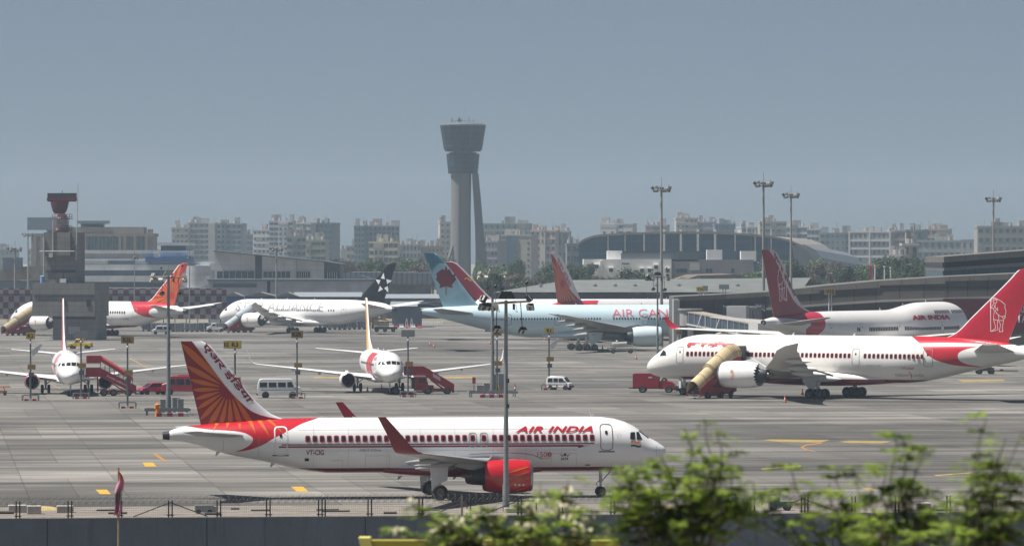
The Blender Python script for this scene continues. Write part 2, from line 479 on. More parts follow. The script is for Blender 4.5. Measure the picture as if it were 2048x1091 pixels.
    def finpoly(s, polys, name, m, side, eps=.02, parent=None):
        "polygons given as (d, z)"
        bm = flat([[(d, z) for d, z in p] for p in polys]); f = s.finskin(1, eps)
        return lay(bm, lambda u, v: (lambda p: Vector((p.x, side * p.y, p.z)))(f(u, v)), name, m, parent or s.finob, .35, .35)
    def sunburst(s, sides, cx, cz, r0, m, mc, n=22, a0=0, halfw=.5, front=None, disc=None, maxr=99, eps=.026):
        "sun rays on the fin around (d, z)"
        for side in sides:
            P = []
            for k in range(n):
                a = a0 + 2 * math.pi * (k + .5) / n
                ca, sa = math.cos(a), math.sin(a)
                def inside(r):
                    d, z = cx + r * ca, cz + r * sa
                    if z > s.fr[-1][0] - .1 or z < s.fr[0][0] + .0: return False
                    return d < s.TE(z) - .04 and d > (front(z) if front else s.LE(z) + .05)
                r = r0
                while inside(r + .05) and r < maxr: r += .05
                if r < r0 + .35: continue
                ln = r - r0; w = math.pi / n * halfw
                pts = []; q = 10
                for sg in (1, -1):
                    seq = range(q + 1) if sg == 1 else range(q, -1, -1)
                    for i in seq:
                        t = i / q; rr = r0 + ln * t
                        h = min(w * rr, ln * .16) * (math.sin(math.pi * min(.97, .12 + t * .86)) ** .8)
                        pts.append((cx + rr * ca - sg * h * sa, cz + rr * sa + sg * h * ca))
                good = [(min(d, s.TE(z) - .02), z) for d, z in pts]
                P.append(good)
            s.finpoly(P, 'sun_rays', m, side, eps)
            if disc:
                s.finpoly([[(cx + disc * math.cos(t), cz + disc * math.sin(t)) for t in (2 * math.pi * k / 24 for k in range(24)) if True]], 'sun_disc', mc, side, eps + .004)
    def fintext(s, body, side, p0, p1, h, m, eps=.03, shear=0, bold=.02):
        "text running down the fin from p0 to p1 (d, z), letters h tall"
        bm = text_flat(body, 1, shear, bold); x0, x1, y0, y1 = ext(bm)
        L = math.hypot(p1[0] - p0[0], p1[1] - p0[1]); ux, uz = (p1[0] - p0[0]) / L, (p1[1] - p0[1]) / L
        sx, sy = L / (x1 - x0), h / (y1 - y0)
        f = s.finskin(1, eps)
        # in (d, z): for starboard, d runs to the left
        def fn(u, v):
            a = u * sx; b = (v - y0) * sy
            d = p0[0] + ux * a - side * uz * b; z = p0[1] + uz * a + side * ux * b
            q = f(d, z); return Vector((q.x, side * q.y, q.z))
        return lay(bm, fn, 'fin_lettering', m, s.finob, .3, 0)
    # body decals
    def text(s, body, side, dl, dr, z0, z1, m, name='lettering', shear=0, bold=0, spacing=1.0, eps=.045):
        "text between the stations dl (left end as seen) and dr"
        bm = text_flat(body, 1, shear, bold, spacing); x0, x1, y0, y1 = ext(bm)
        sx, sy = abs(dr - dl) / (x1 - x0), (z1 - z0) / (y1 - y0); sk = s.skin(side, eps, dl, z0)
        for v in bm.verts: v.co.x = (v.co.x - x0) * sx; v.co.y = (v.co.y - y0) * sy
        return lay(bm, sk, name, m, s.root, .6, .2)
    def decal(s, polys, side, name, m, eps=.016, dx=0, dz=.2, parent=None):
        "polygons as (d, z)"
        bm = flat(polys); sk = s.skin(1, eps)
        return lay(bm, lambda u, v: (lambda p: Vector((p.x, side * p.y, p.z)))(sk(u, v)), name, m, parent or s.root, dx, dz)
    def lines(s, ptss, side, name, m, w=.04, eps=.016, parent=None):
        return s.decal([q for pts in ptss for q in strip(pts, w)], side, name, m, eps, 1.0, .2, parent)
    def door(s, side, d0, d1, z0, z1, m=LINE, w=.05, plate=None, win=True):
        o = rrect(d0, d1, z0, z1, min(.28, (d1 - d0) * .3)); i = rrect(d0 + w, d1 - w, z0 + w, z1 - w, min(.25, (d1 - d0) * .3))
        bm = flat(ring_polys(o, i))
        sk = s.skin(1, .02)
        ob = lay(bm, lambda u, v: (lambda p: Vector((p.x, side * p.y, p.z)))(sk(u, v)), 'door', m, s.root, 0, .25)
        if win:
            dm, zm = (d0 + d1) / 2, z0 + (z1 - z0) * .68
            s.decal([rrect(dm - .10, dm + .10, zm - .13, zm + .13, .06)], side, 'door_window', GLASS, .02, parent=ob)
        return ob
    def windows(s, side, ds, z, gw, gh, fw=0, fh=0, fm=None, dref=None, inner=None):
        "cabin windows; one mesh shared along the straight part of the cabin"
        d0 = dref or s.sp['L'] * .45; sk = s.skin(1, .022); sk2 = s.skin(1, .016)
        def shape(bmf, f, name, m):
            cut(bmf, 0, .15)
            for v in bmf.verts:
                p = f(d0 + v.co.x, z + v.co.y); v.co = Vector((p.x - (s.xn - d0), side * p.y, p.z))
            me = bpy.data.meshes.new(name); bmf.to_mesh(me); bmf.free(); me.materials.append(m); return me
        g = shape(flat([rrect(-gw / 2, gw / 2, -gh / 2, gh / 2, gw * .4)]), sk, 'window', GLASS)
        fr = None
        if fw:
            o = rrect(-fw / 2, fw / 2, -fh / 2, fh / 2, fw * .28); i = rrect(-gw / 2, gw / 2, -gh / 2, gh / 2, gw * .4)
            fr = shape(flat(ring_polys(o, i)), sk2, 'window_frame', fm)
        ir = None
        if inner:
            o = rrect(-fw / 2 + .04, fw / 2 - .04, -fh / 2 + .045, fh / 2 - .045, fw * .25); i = rrect(-gw / 2 - .035, gw / 2 + .035, -gh / 2 - .035, gh / 2 + .035, gw * .4)
            ir = shape(flat(ring_polys(o, i)), s.skin(1, .02), 'window_surround', inner)
        for d in ds:
            o = put('window', g, s.root, (s.xn - d, 0, 0))
            if fr: put('window_frame', fr, o)
            if ir: put('window_surround', ir, o)
    # landing gear
    def wheel(s, r, w):
        if not hasattr(s, '_wh'): s._wh = {}
        if (r, w) not in s._wh:
            mb = MB().lathe([(-w / 2 + .02, r * .55), (-w / 2, r * .7), (-w * .42, r * .93), (-w * .25, r), (w * .25, r), (w * .42, r * .93), (w / 2, r * .7), (w / 2 - .02, r * .55)], (0, 0, 0), (0, 1, 0), 28, 0)
            mb.lathe([(-w / 2 + .03, .01), (-w / 2 + .02, r * .18), (-w / 2 + .08, r * .22), (-w / 2 + .06, r * .5), (-w / 2 + .02, r * .56)], (0, 0, 0), (0, 1, 0), 20, 1)
            mb.lathe([(w / 2 - .03, .01), (w / 2 - .02, r * .18), (w / 2 - .08, r * .22), (w / 2 - .06, r * .5), (w / 2 - .02, r * .56)], (0, 0, 0), (0, 1, 0), 20, 1)
            s._wh[(r, w)] = mb.mesh('wheel', [BLACK, HUB], 40)
        return s._wh[(r, w)]
    def gear(s, name, d, y, r, w, tr, axles, top, sr=.14, m=None, door=None):
        x = s.xn - d; mb = MB(); m = m or LGREY
        mb.cyl((x, y, r), (x + (.0 if name == 'nose_gear' else -.1), y * .97, top), sr * .8, sr, 12).cyl((x, y, r + (top - r) * .35), (x, y, top), sr * 1.25, sr * 1.3, 12)
        for ax in axles: mb.cyl((x + ax, y - tr - w * .3, r), (x + ax, y + tr + w * .3, r), sr * .5, None, 8)
        if len(axles) > 1: mb.cyl((x + axles[0], y, r), (x + axles[-1], y, r), sr * .8, None, 8)
        mb.tube([(x, y, r + (top - r) * .35), (x + (1.1 if name == 'nose_gear' else .2), y * (.55 if y else 1), top)], sr * .5, 6)
        mb.tube([(x, y, r + .15), (x - .35, y, r + (top - r) * .3), (x, y, r + (top - r) * .5)], sr * .35, 6)
        g = mb.build(name, m, s.root, 40)
        for ax in axles:
            for sgn in (-1, 1): put('wheel', s.wheel(r, w), g, (x + ax, y + sgn * tr, r))
        if door: MB().prism(door, (y + .45 * (1 if y > 0 else -1)), (y + .52 * (1 if y > 0 else -1)), 'xz').build('gear_door', s.sp.get('door_mat') or s.body, g)
        return g
    def nose_glass(s, panes, side_panes, m=GLASS):
        for sd in (1, -1):
            for p in panes:
                bm = flat([[(sd * y, z) for y, z in p]]); lay(bm, s.front(), 'cockpit_window', m, s.root, .15, .12)
            for p in side_panes: s.decal([p], sd, 'cockpit_window', m, .02, .15, .12)
    def blade(s, d, h, w=.35, z=None, m=None):
        t = s.top(d) - .03 if z is None else z; x = s.xn - d; sg = 1 if z is None else -1
        MB().prism([(x + w / 2, t), (x - w * .45, t + sg * h), (x - w * .7, t + sg * h), (x - w / 2, t)], -.03, .03, 'xz').build('antenna', m or LGREY, s.root)

def livery(name, base, L, ztop, belly=None, tail=None, rough=.3, belly_rng=(0, 99), dirt=.05):
    "white body, coloured belly below a height, coloured sweep in front of the tailplane"
    m = bpy.data.materials.new(name); m.use_nodes = True; nt = m.node_tree; n = nt.nodes; LK = nt.links.new; p = n['Principled BSDF']
    p.inputs['Roughness'].default_value = rough; p.inputs['Coat Weight'].default_value = .3; p.inputs['Coat Roughness'].default_value = .1
    tc = n.new('ShaderNodeTexCoord'); sx = n.new('ShaderNodeSeparateXYZ'); LK(tc.outputs['Object'], sx.inputs[0])
    d = math_node(nt, 'SUBTRACT', L, sx.outputs[0]); z = sx.outputs[2]        # L here is the station of the origin
    def mix(fac, a, b):
        q = n.new('ShaderNodeMix'); q.data_type = 'RGBA'
        LK(fac, q.inputs['Factor'])
        if isinstance(a, tuple): q.inputs['A'].default_value = (*a, 1)
        else: LK(a, q.inputs['A'])
        q.inputs['B'].default_value = (*b, 1); return q.outputs['Result']
    nz = n.new('ShaderNodeTexNoise'); nz.inputs['Scale'].default_value = .5; nz.inputs['Detail'].default_value = 6
    mp = n.new('ShaderNodeMapping'); mp.inputs['Scale'].default_value = (.5, 1, 2.2); LK(tc.outputs['Object'], mp.inputs[0]); LK(mp.outputs[0], nz.inputs['Vector'])
    rg = n.new('ShaderNodeMapRange'); LK(nz.outputs[0], rg.inputs[0]); rg.inputs[1].default_value = .3; rg.inputs[2].default_value = .7; rg.inputs[3].default_value = 1 - dirt; rg.inputs[4].default_value = 1 + dirt * .5
    col = None; cur = base
    if belly:
        f = math_node(nt, 'LESS_THAN', z, belly[0])
        f = math_node(nt, 'MULTIPLY', f, math_node(nt, 'GREATER_THAN', d, belly_rng[0]))
        f = math_node(nt, 'MULTIPLY', f, math_node(nt, 'LESS_THAN', d, belly_rng[1]))
        cur = mix(f, cur, belly[1])
    if tail:
        def fc(pts):
            q = n.new('ShaderNodeFloatCurve'); q.mapping.extend = 'HORIZONTAL'; c = q.mapping.curves[0]
            P = [(zz / 12.0, dd / 80.0) for zz, dd in pts]
            c.points[0].location = P[0]; c.points[1].location = P[-1]
            for a in P[1:-1]: c.points.new(*a)
            for a in c.points: a.handle_type = 'AUTO_CLAMPED'
            q.mapping.update()
            LK(math_node(nt, 'DIVIDE', z, 12.0), q.inputs['Value'])
            return math_node(nt, 'MULTIPLY', q.outputs[0], 80.0)
        f = math_node(nt, 'GREATER_THAN', d, fc(tail[1]))
        f = math_node(nt, 'MULTIPLY', f, math_node(nt, 'LESS_THAN', d, fc(tail[2])))
        f = math_node(nt, 'MULTIPLY', f, math_node(nt, 'GREATER_THAN', z, tail[1][0][0]))
        cur = mix(f, cur, tail[0])
    vm = n.new('ShaderNodeVectorMath'); vm.operation = 'SCALE'; LK(rg.outputs[0], vm.inputs['Scale'])
    if isinstance(cur, tuple): vm.inputs[0].default_value = cur
    else: LK(cur, vm.inputs[0])
    LK(vm.outputs[0], p.inputs['Base Color'])
    return m
# ---------------------------------------------------------------- the narrow-body in front
HINDI = 'एअर इं' + 'ि' + 'डया'
A32 = dict(L=37.57, mlg=17.67, nose=1.0, apu=.5,
    prof=[(0, 3.50, 3.34, .12), (.12, 3.72, 3.05, .95), (.38, 3.90, 2.80, 1.6), (.86, 4.22, 2.5, 2.25), (1.37, 4.46, 2.33, 2.75), (1.97, 4.94, 2.2, 3.2), (2.6, 5.4, 2.1, 3.5), (3.24, 5.68, 2.02, 3.7),
          (3.88, 5.87, 1.97, 3.84), (4.67, 6.0, 1.92, 3.93), (5.6, 6.04, 1.9, 3.95), (25.5, 6.04, 1.9, 3.95), (28, 6.02, 2.2, 3.85), (30, 5.95, 2.67, 3.5), (33.8, 5.68, 3.46, 2.35), (36, 5.48, 4.2, 1.3), (37, 5.33, 4.36, .95), (37.57, 5.08, 4.42, .66)],
    fairing=(9.6, 21.6, .35, .95, 1.04),
    wing=[(1.0, 2.5, 11.2, 7.4, .13), (1.97, 2.62, 11.9, 6.3, .14), (6.4, 3.0, 14.5, 3.95, .12), (11.5, 3.5, 17.3, 2.8, .11), (16.5, 4.0, 20.2, 1.8, .1)],
    winglet=[(16.5, 4.0, 20.2, 1.8, .1, 0), (16.95, 4.12, 20.6, 1.68, .09, 30), (17.3, 4.5, 21.1, 1.42, .08, 62), (17.5, 5.3, 21.8, 1.05, .07, 78), (17.75, 6.66, 23.02, .58, .07, 80)],
    stab=[(.4, 4.72, 31.5, 4.1, .1), (6.2, 5.2, 35.35, 1.55, .09)],
    fairings=[(3.9, 3.2), (7.6, 3.0), (11.2, 2.6)],
    engines=[(5.75, 11.0, 5.0, 2.5, 1.85, .56)],
    winglet_mat=mat('winglet_shaded_red', (.17, .004, .014), .35), stab_mat=mat('tailplane_grey', (.36, .37, .38), .4), door_mat=LGREY, cowl_mat=mat('red_cowl_paint', (.50, .012, .022), .22, var=.04, coat=.5), pylon_mat=GREYP, nozzle_mat=DARK)  # winglet red darkened, shade of its outer face put into the colour
SW = [(3.45, 33.4), (3.53, 32.9), (3.6, 32.2), (3.91, 31.1), (4.55, 29.9), (5.23, 28.55), (5.68, 27.6), (5.95, 26.7), (6.2, 25.9)]
SB = [(3.45, 33), (3.53, 32.8), (3.8, 32.1), (4.2, 31.55), (4.5, 31.43), (4.8, 31.7), (5.05, 32.4), (5.15, 33.4), (5.22, 34.7), (5.4, 36), (5.6, 37.6), (6.5, 38)]
m = livery('white_narrow_body_livery', (.82, .82, .815), 17.67, 6.1, (2.3, (.20, .006, .018)), ((.52, .014, .026), SW, SB), belly_rng=(3.0, 28.5), dirt=.09)
A = Liner('airliner', 'red and white twin-engine airliner nearest the fence, broadside with its nose right', A32, gp(868, 993.9), R(7), 'red and white airliners on the apron', m)
A32['fairing_mat'] = None
s_ = -1
A.fin(mat('silver_white_fin', (.74, .75, .77), .3, var=.03), [(5.15, 28.2, 35.1), (5.9, 28.6, 35.3), (5.99, 28.95, 35.33), (6.08, 29.4, 35.36), (6.36, 30.0, 35.42), (6.85, 30.6, 35.55), (7.2, 31.0, 35.62), (9.6, 32.92, 36.22), (11.5, 34.55, 36.68), (11.68, 34.75, 36.72), (11.8, 35.15, 36.75)], .7)
FB = Curve([(5.2, 28.2), (5.93, 29.15), (6.17, 30.5), (6.66, 31.6), (11.79, 35.9)])
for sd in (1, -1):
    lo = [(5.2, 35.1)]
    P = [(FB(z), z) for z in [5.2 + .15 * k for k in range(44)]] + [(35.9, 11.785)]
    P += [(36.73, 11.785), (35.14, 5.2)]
    A.finpoly([P], 'fin_panel', DRED if False else mat('fin_shaded_red', (.24, .006, .016), .3, var=.05), sd, .014)  # fuselage red made darker: the fin's shade is painted into its colour
A.sunburst((1, -1), 33.1, 8.23, .78, ORANGE, None, n=24, a0=.1, halfw=.66, front=lambda z: FB(z) + .03)
for sd in (1, -1):
    A.finpoly([[(FB(z), z) for z in [6.75 + .12 * k for k in range(42)]] + [(FB(z) + .07, z) for z in [6.75 + .12 * k for k in range(42)]][::-1]], 'fin_edge_stripe', ORANGE, sd, .024)
A.fintext(HINDI, -1, (35.25, 11.32), (31.72, 7.0), .72, DRED, bold=.025, shear=.1)
A.fintext(HINDI, 1, (35.0, 11.05), (31.5, 6.75), .62, DRED, bold=.03)
for sd in (-1,):
    for d0, d1, zt, zb, w in ((34.0, 34.35, 5.72, 5.1, .17), (33.2, 33.35, 5.78, 5.25, .17), (32.4, 32.35, 5.82, 5.2, .17), (31.6, 31.2, 5.86, 4.9, .18), (30.9, 30.1, 5.9, 4.55, .18), (30.2, 28.95, 5.92, 4.75, .17)):
        A.decal([[(d0 - w, zt), (d0 + w, zt), (d1, zb)]], sd, 'sun_ray_tip', ORANGE)
RW = mat('window_ring_red', (.33, .012, .03), .4); WI = mat('window_ring_white', (.42, .09, .10), .4)
aft = [5.91 + .535 * k for k in range(15)]
win_d = [(1337 - (611 + 14.23 * k)) / 26.54 for k in range(23)] + [(1337 - 940) / 26.54, (1337 - 962.5) / 26.54] + [(1337 - (983.6 + 14.03 * k)) / 26.54 for k in range(15)]
A.windows(-1, win_d, 4.52, .23, .33, .37, .50, RW, inner=WI)
for px in (940, 962.5):
    d = (1337 - px) / 26.54; A.door(-1, d - .31, d + .31, 3.84, 4.94, mat('door_edge_grey', (.30, .36, .33), .5), .06, win=False)
DE = mat('door_edge_dark', (.13, .14, .14), .5)
A.door(-1, 4.33, 5.3, 3.56, 5.53, DE, .05); A.decal([[(4.2, 3.42), (5.4, 3.42), (5.4, 3.52), (4.2, 3.52)]], -1, 'door_sill', DE)
A.door(-1, 28.85, 29.85, 3.3, 5.45, mat('door_edge_white', (.72, .72, .72), .5), .09); A.decal([[(28.75, 3.24), (29.95, 3.24), (29.95, 3.34), (28.75, 3.34)]], -1, 'door_sill', DE)
for z, w, dl, dr in ((4.05, .08, 29.3, 5.75), (3.87, .115, 29.5, 6.6)):
    A.decal([[(dl, z), (dr, z), (dr, z + w), (dl, z + w)]], -1, 'cheat_line', DRED, dx=.8)
A.decal([[(6.6, 3.9), (6.1, 3.985), (6.9, 3.76), (7.1, 3.9)]], -1, 'cheat_line', DRED)
A.text('AIR INDIA', -1, 11.72, 5.86, 4.92, 5.36, RED, shear=.42, bold=.028, spacing=1.08)
A.text('VT-CIG', -1, 27.47, 26.15, 3.33, 3.70, DRED, bold=.012)
A.text('AIRBUS A320neo', -1, 23.5, 21.85, 3.57, 3.76, mat('grey_lettering', (.25, .28, .33), .5))
A.text('150', -1, 10.05, 9.35, 3.1, 3.48, RED, bold=-.01); A.text('CELEBRATING THE MAHATMA', -1, 9.85, 9.1, 2.95, 3.03, RED)
for k in range(12):
    a = 2 * math.pi * k / 12; A.lines([[(9.15 + .05 * math.cos(a), 3.28 + .05 * math.sin(a)), (9.15 + .19 * math.cos(a), 3.28 + .19 * math.sin(a))]], -1, 'emblem', RED, .045) if k == 0 else None
A.decal([q for k in range(12) for q in strip([(9.15 + .06 * math.cos(k * math.pi / 6), 3.28 + .06 * math.sin(k * math.pi / 6)), (9.15 + .2 * math.cos(k * math.pi / 6), 3.28 + .2 * math.sin(k * math.pi / 6))], .04)], -1, 'emblem', RED)
NV = mat('navy_lettering', (.03, .06, .10), .5)
A.text('IATA', -1, 8.25, 7.7, 2.86, 3.05, NV, shear=.2, bold=.02)
A.decal([[(7.97 + .11 * math.cos(t), 3.26 + .11 * math.sin(t)) for t in (2 * math.pi * k / 16 for k in range(16))], [(8.12, 3.2), (8.4, 3.3), (8.12, 3.1)], [(7.82, 3.2), (7.54, 3.3), (7.82, 3.1)]], -1, 'emblem', NV)
A.decal([[(3.85 + .2 * math.cos(k * 1.2566 + .3 + e[0]) * e[1], 4.66 + .2 * math.sin(k * 1.2566 + .3 + e[0]) * e[1]) for e in ((0, 1), (.5, .75), (.75, .45))] for k in range(5)], -1, 'emblem', mat('emblem_grey', (.35, .36, .38), .5))
def wave(d0, d1, z, h, n=8):
    u = [(d0 + (d1 - d0) * k / n, z + .05 * math.sin(2 * math.pi * k / n)) for k in range(n + 1)]
    return u + [(a, b - h) for a, b in u[::-1]]
A.decal([wave(2.95, 2.15, 4.22, .14)], -1, 'national_flag', mat('flag_saffron', (.75, .18, .06), .5)); A.decal([wave(2.95, 2.15, 3.94, .14)], -1, 'national_flag', mat('flag_green', (.02, .10, .06), .5))
A.nose_glass([[(.06, 4.44), (.72, 4.40), (.78, 4.98), (.06, 4.98)]], [[(2.02, 4.36), (2.48, 4.33), (2.45, 4.9), (2.22, 4.9)], [(2.6, 4.35), (3.0, 4.38), (2.95, 4.82), (2.85, 4.9), (2.56, 4.9)]])
A.lines([[(9.0, 3.35), (9.0, 2.45)], [(7.05, 2.45), (7.05, 3.35), (9.0, 3.35)], [(23.0, 3.5), (23.0, 2.4)], [(23.0, 3.25), (21.2, 3.25), (21.2, 2.4)], [(25.6, 2.9), (24.7, 2.9), (24.7, 2.4)], [(.9, 3.9), (.9, 2.6)], [(31, 4.5), (31, 3.1)], [(33.6, 4.4), (33.6, 3.6)]], -1, 'panel_seam', mat('seam_grey', (.45, .45, .45), .5), .022)
A.lines([[(d_, 5.9), (d_, 2.45)] for d_ in (8.2, 10.9, 13.4, 16.3, 18.9, 21.4, 24.3, 26.9)] + [[(7, 3.62), (27, 3.62)], [(6, 5.2), (28, 5.2)]], -1, 'panel_seam', mat('faint_seam', (.60, .60, .60), .4), .022)
A.lines([[(19.8, 2.55), (18.6, 2.9), (16.9, 3.25)], [(15.2, 3.32), (12.2, 3.42), (11.2, 3.38), (10.4, 3.25), (9.7, 2.95)]], -1, 'panel_seam', DARK, .03)
A.decal([[(27.55, 2.86), (27.25, 2.86), (27.25, 3.08), (27.55, 3.08)]], -1, 'outflow_valve', BLACK); A.decal([[(6.35, 2.42), (6.0, 2.42), (6.0, 2.5), (6.35, 2.5)]], -1, 'vent', DARK)
for d, h in ((5.6, .55), (23.6, .12), (14.3, .1), (17.0, .1), (26.0, .15)): A.blade(d, h)
for d in (20.2, 16.0, 29.8, 33.9): A.blade(d, .3, z=A.bot(d) + (.03 if d > 21 else -.25))
A.gear('main_gear', 17.67, 3.8, .585, .42, .46, (0,), 2.7, .16, door=[(-.75, 2.6), (.62, 2.6), (.55, 1.5), (-.1, 1.2), (-.35, .75), (-.6, .75), (-.66, 1.5)])
A.gear('main_gear', 17.67, -3.8, .585, .42, .46, (0,), 2.7, .16, door=[(-.75, 2.6), (.62, 2.6), (.55, 1.5), (-.1, 1.2), (-.35, .75), (-.6, .75), (-.66, 1.5)])
A.gear('nose_gear', 5.0, 0, .39, .24, .27, (0,), 2.3, .1, door=[(-.9, 2.1), (.9, 2.1), (.9, 1.5), (-.9, 1.5)])
for e in [o for o in A.root.children if o.name.startswith('engine')]:
    P = []
    ey = 5.75 if e.data.vertices[0].co.y > 0 else -5.75
    mb = MB(); n = 16
    for a0, t0, t1, a1 in ((.95, .35, 1.9, 1.35), (1.25, .3, 2.2, 1.75), (1.6, .35, 2.1, 2.1), (1.95, .45, 1.7, 2.4), (2.3, .5, 1.4, 2.6)):
        rows = []
        for k in range(9):
            q = k / 8; t = t0 + (t1 - t0) * q; a = a0 + (a1 - a0) * q; w = .05 * math.sin(math.pi * (.1 + .85 * q)) + .006; r = 1.25 * (.97 + .03 * min(1, t / 1.3)) + .012
            for da in (-w, w): rows.append((17.67 - 11.0 - t, ey + math.copysign(1, ey) * r * math.sin(a + da), 1.85 + r * math.cos(a + da)))
        mb.add(rows, [(2 * i, 2 * i + 1, 2 * i + 3, 2 * i + 2) for i in range(8)])
    mb.build('sun_rays', ORANGE, e)
    tx = MB()
    for k in range(3): tx.box((17.67 - 11.75 - .3 * k, ey + math.copysign(1.14, ey), 1.25), (.14, .03, .13))
    tx.build('cowl_marking', WHITE, e)

# ---------------------------------------------------------------- wide-body with raked wing tips
B78 = dict(L=56.2, mlg=28.4, nose=1.5, apu=.9,
    prof=[(0, 3.80, 3.50, .2), (.15, 4.1, 3.15, 1.05), (.6, 4.6, 2.78, 2.2), (1.2, 5.1, 2.53, 3.0), (2.2, 5.8, 2.3, 3.9), (3.5, 6.6, 2.15, 4.7), (5, 7.3, 2.08, 5.3), (7, 7.86, 2.05, 5.68), (9.2, 8.05, 2.05, 5.77), (38, 8.05, 2.05, 5.77), (40.5, 8.05, 2.2, 5.7), (43.2, 8.03, 2.63, 5.3), (48, 7.85, 3.68, 4.1), (52, 7.48, 4.52, 2.7), (54.3, 7.05, 5.0, 1.8), (55.6, 6.5, 5.35, 1.2), (56.2, 6.25, 5.45, .8)],
    fairing=(15.5, 36.5, .5, 1.75, 1.05),
    wing=[(2.0, 3.0, 17.6, 12.2, .11), (2.88, 3.1, 18.5, 11, .12), (9.75, 4.0, 23.5, 6.6, .1), (18, 5.2, 29.2, 4.4, .1), (25.5, 6.6, 34.2, 2.9, .09), (28.3, 7.2, 36.9, 1.9, .09), (30, 7.6, 39.5, .4, .09)],
    stab=[(.9, 6.2, 48.7, 6.0, .1), (9.8, 7.3, 54.6, 2.2, .09)],
    fairings=[(5.0, 6.0), (9.0, 5.2), (14, 4.6), (20, 3.8)],
    engines=[(9.75, 17.2, 7.4, 3.5, 3.1, .55, None, None, .34)], stab_mat=LGREY, cowl_mat=mat('nacelle_white', (.74, .735, .72), .3, var=.05), door_mat=LGREY, pylon_mat=LGREY)
ROWS78 = [(6.9, 43.4, 53.0), (7.95, 44.3, 53.45), (8.1, 44.9, 53.5), (8.75, 46.1, 53.8), (10.3, 47.8, 54.5), (15.5, 53.6, 56.8), (16.4, 54.5, 57.2), (16.75, 55.1, 57.35), (16.9, 56.0, 57.4)]
SW78 = [(4.1, 51.5), (4.24, 50.2), (4.37, 47.4), (4.95, 44.7), (5.64, 43.3), (6.54, 42.4), (7.43, 41.2), (7.9, 40.1), (8.1, 39.4)]
SB78 = [(4.1, 50.3), (4.24, 50.0), (4.7, 48.0), (5.65, 47.2), (6.1, 47.4), (6.6, 48.6), (6.9, 50.4), (7.05, 53), (7.3, 55.5), (8.1, 57)]
def red787(nm, base=(.80, .785, .745)):
    return livery(nm, base, 28.4, 8.1, (2.5, (.20, .006, .018)), ((.50, .014, .03), SW78, SB78), belly_rng=(6, 45), dirt=.08)
FIGURE = [[(.0, .97), (.0, .0)], [(.06, .97), (.12, 1.0), (.2, .99), (.26, .93), (.25, .87), (.2, .83), (.14, .84), (.1, .9), (.12, .95), (.25, .95)],
          [(.25, .97), (.45, .9), (.6, .8), (.58, .72), (.63, .62), (.60, .5), (.58, .42)], [(.12, .82), (.06, .76), (.04, .7), (.1, .68), (.17, .72), (.2, .8)], [(.0, .72), (.1, .68), (.16, .62)],
          [(.15, .78), (.2, .7), (.3, .62), (.28, .72)], [(.2, .64), (.22, .56), (.34, .48), (.46, .44)], [(.46, .44), (.55, .47), (.6, .42), (.54, .38), (.46, .44)], [(.16, .62), (.13, .48), (.12, .36), (.28, .34)],
          [(.32, .5), (.34, .4), (.3, .33), (.5, .33), (.58, .42)], [(.12, .36), (.18, .2), (.2, .1), (.05, .02), (.02, .0), (.22, .04), (.29, .06), (.27, .2), (.28, .34)], [(.33, .33), (.4, .2), (.36, .08), (.34, .0), (.48, .0), (.47, .12), (.5, .24), (.52, .33)]]
LINEW = mat('white_line_paint', (.78, .74, .74), .5)
def figure(A, side, d0, d1, z0, z1, w, mirror=False):
    P = []
    for l in FIGURE:
        P += strip([(d0 + (d1 - d0) * a / .65, z0 + (z1 - z0) * b) for a, b in l], w)
    P += strip([(d0, z0), (d0, z1)], w * 1.7)
    A.finpoly(P, 'tail_figure', LINEW, side, .03)
def band_fin(A, rows, frac, m, sides=(1, -1), zb=None):
    "colour behind the leading-edge band"
    A.fin(WHITE if not isinstance(zb, bpy.types.Material) else zb, rows, .8)
    z0, z1 = rows[0][0], rows[-1][0]
    zs = [z0 + (z1 - z0 - .02) * k / 40 for k in range(41)]
    fr = Curve([(z, A.LE(z) + frac(z)) for z in zs])
    for sd in sides: A.finpoly([[(fr(z), z) for z in zs] + [(A.TE(z) - .01, z) for z in zs[::-1]]], 'fin_panel', m, sd, .015)
    return fr
CRIM = mat('crimson_fin_paint', (.42, .010, .03), .32, var=.05)
g78 = 'red and white airliners on the apron'
def details78(A, side, glass=RW, wins=None):
    W = wins or [10.2 + .62 * k for k in range(10)] + [20.6 + .62 * k for k in range(24)] + [39.3 - 4.3 + .0 + .62 * k for k in range(0)]
    A.nose_glass([[(.1, 5.35), (1.05, 5.25), (1.15, 5.95), (.1, 6.1)]], [[(3.0, 5.15), (4.3, 5.25), (4.0, 5.75), (3.35, 5.95)]])
    for d in (13.5, 22, 31): A.blade(d, .35)
    for y in (4.9, -4.9): A.gear('main_gear', 28.4, y, .66, .5, .65, (.75, -.75), 3.0, .22, door=[(-.3, 3.2), (1.9, 3.2), (1.9, 2.2), (.9, 1.2), (.1, 1.2)] if y * side > 0 else None)
    A.gear('nose_gear', 5.6, 0, .5, .35, .4, (0,), 2.6, .14, door=[(-.9, 2.3), (.9, 2.3), (.9, 1.7), (-.9, 1.7)])
P1 = gp(1672, 795)
B = Liner('airliner', 'large cream-white airliner with a red tail and a beige covered stairway, at right', B78, P1, R(147), g78, red787('cream_wide_body_livery'), mat('cream_wing', (.62, .61, .59), .4, var=.06))
band_fin(B, ROWS78, lambda z: .26, CRIM, zb=mat('silver_leading_edge', (.6, .61, .63), .35))
figure(B, 1, 50.9, 53.1, 8.75, 13.0, .062)
w78 = [9.9 + .645 * k for k in range(14)] + [20.6 + .645 * k for k in range(25)] + [33.9 - .6, 40.1 - 3.3] + [0]
def px78(a): return 28.4 + (a + 22 - 1672) / 13.05
wl = [px78(1381 + 8.2 * k) for k in range(16)] + [px78(1500 + 8.15 * k) for k in range(25)] + [px78(1726 + 8.25 * k) for k in range(14)]
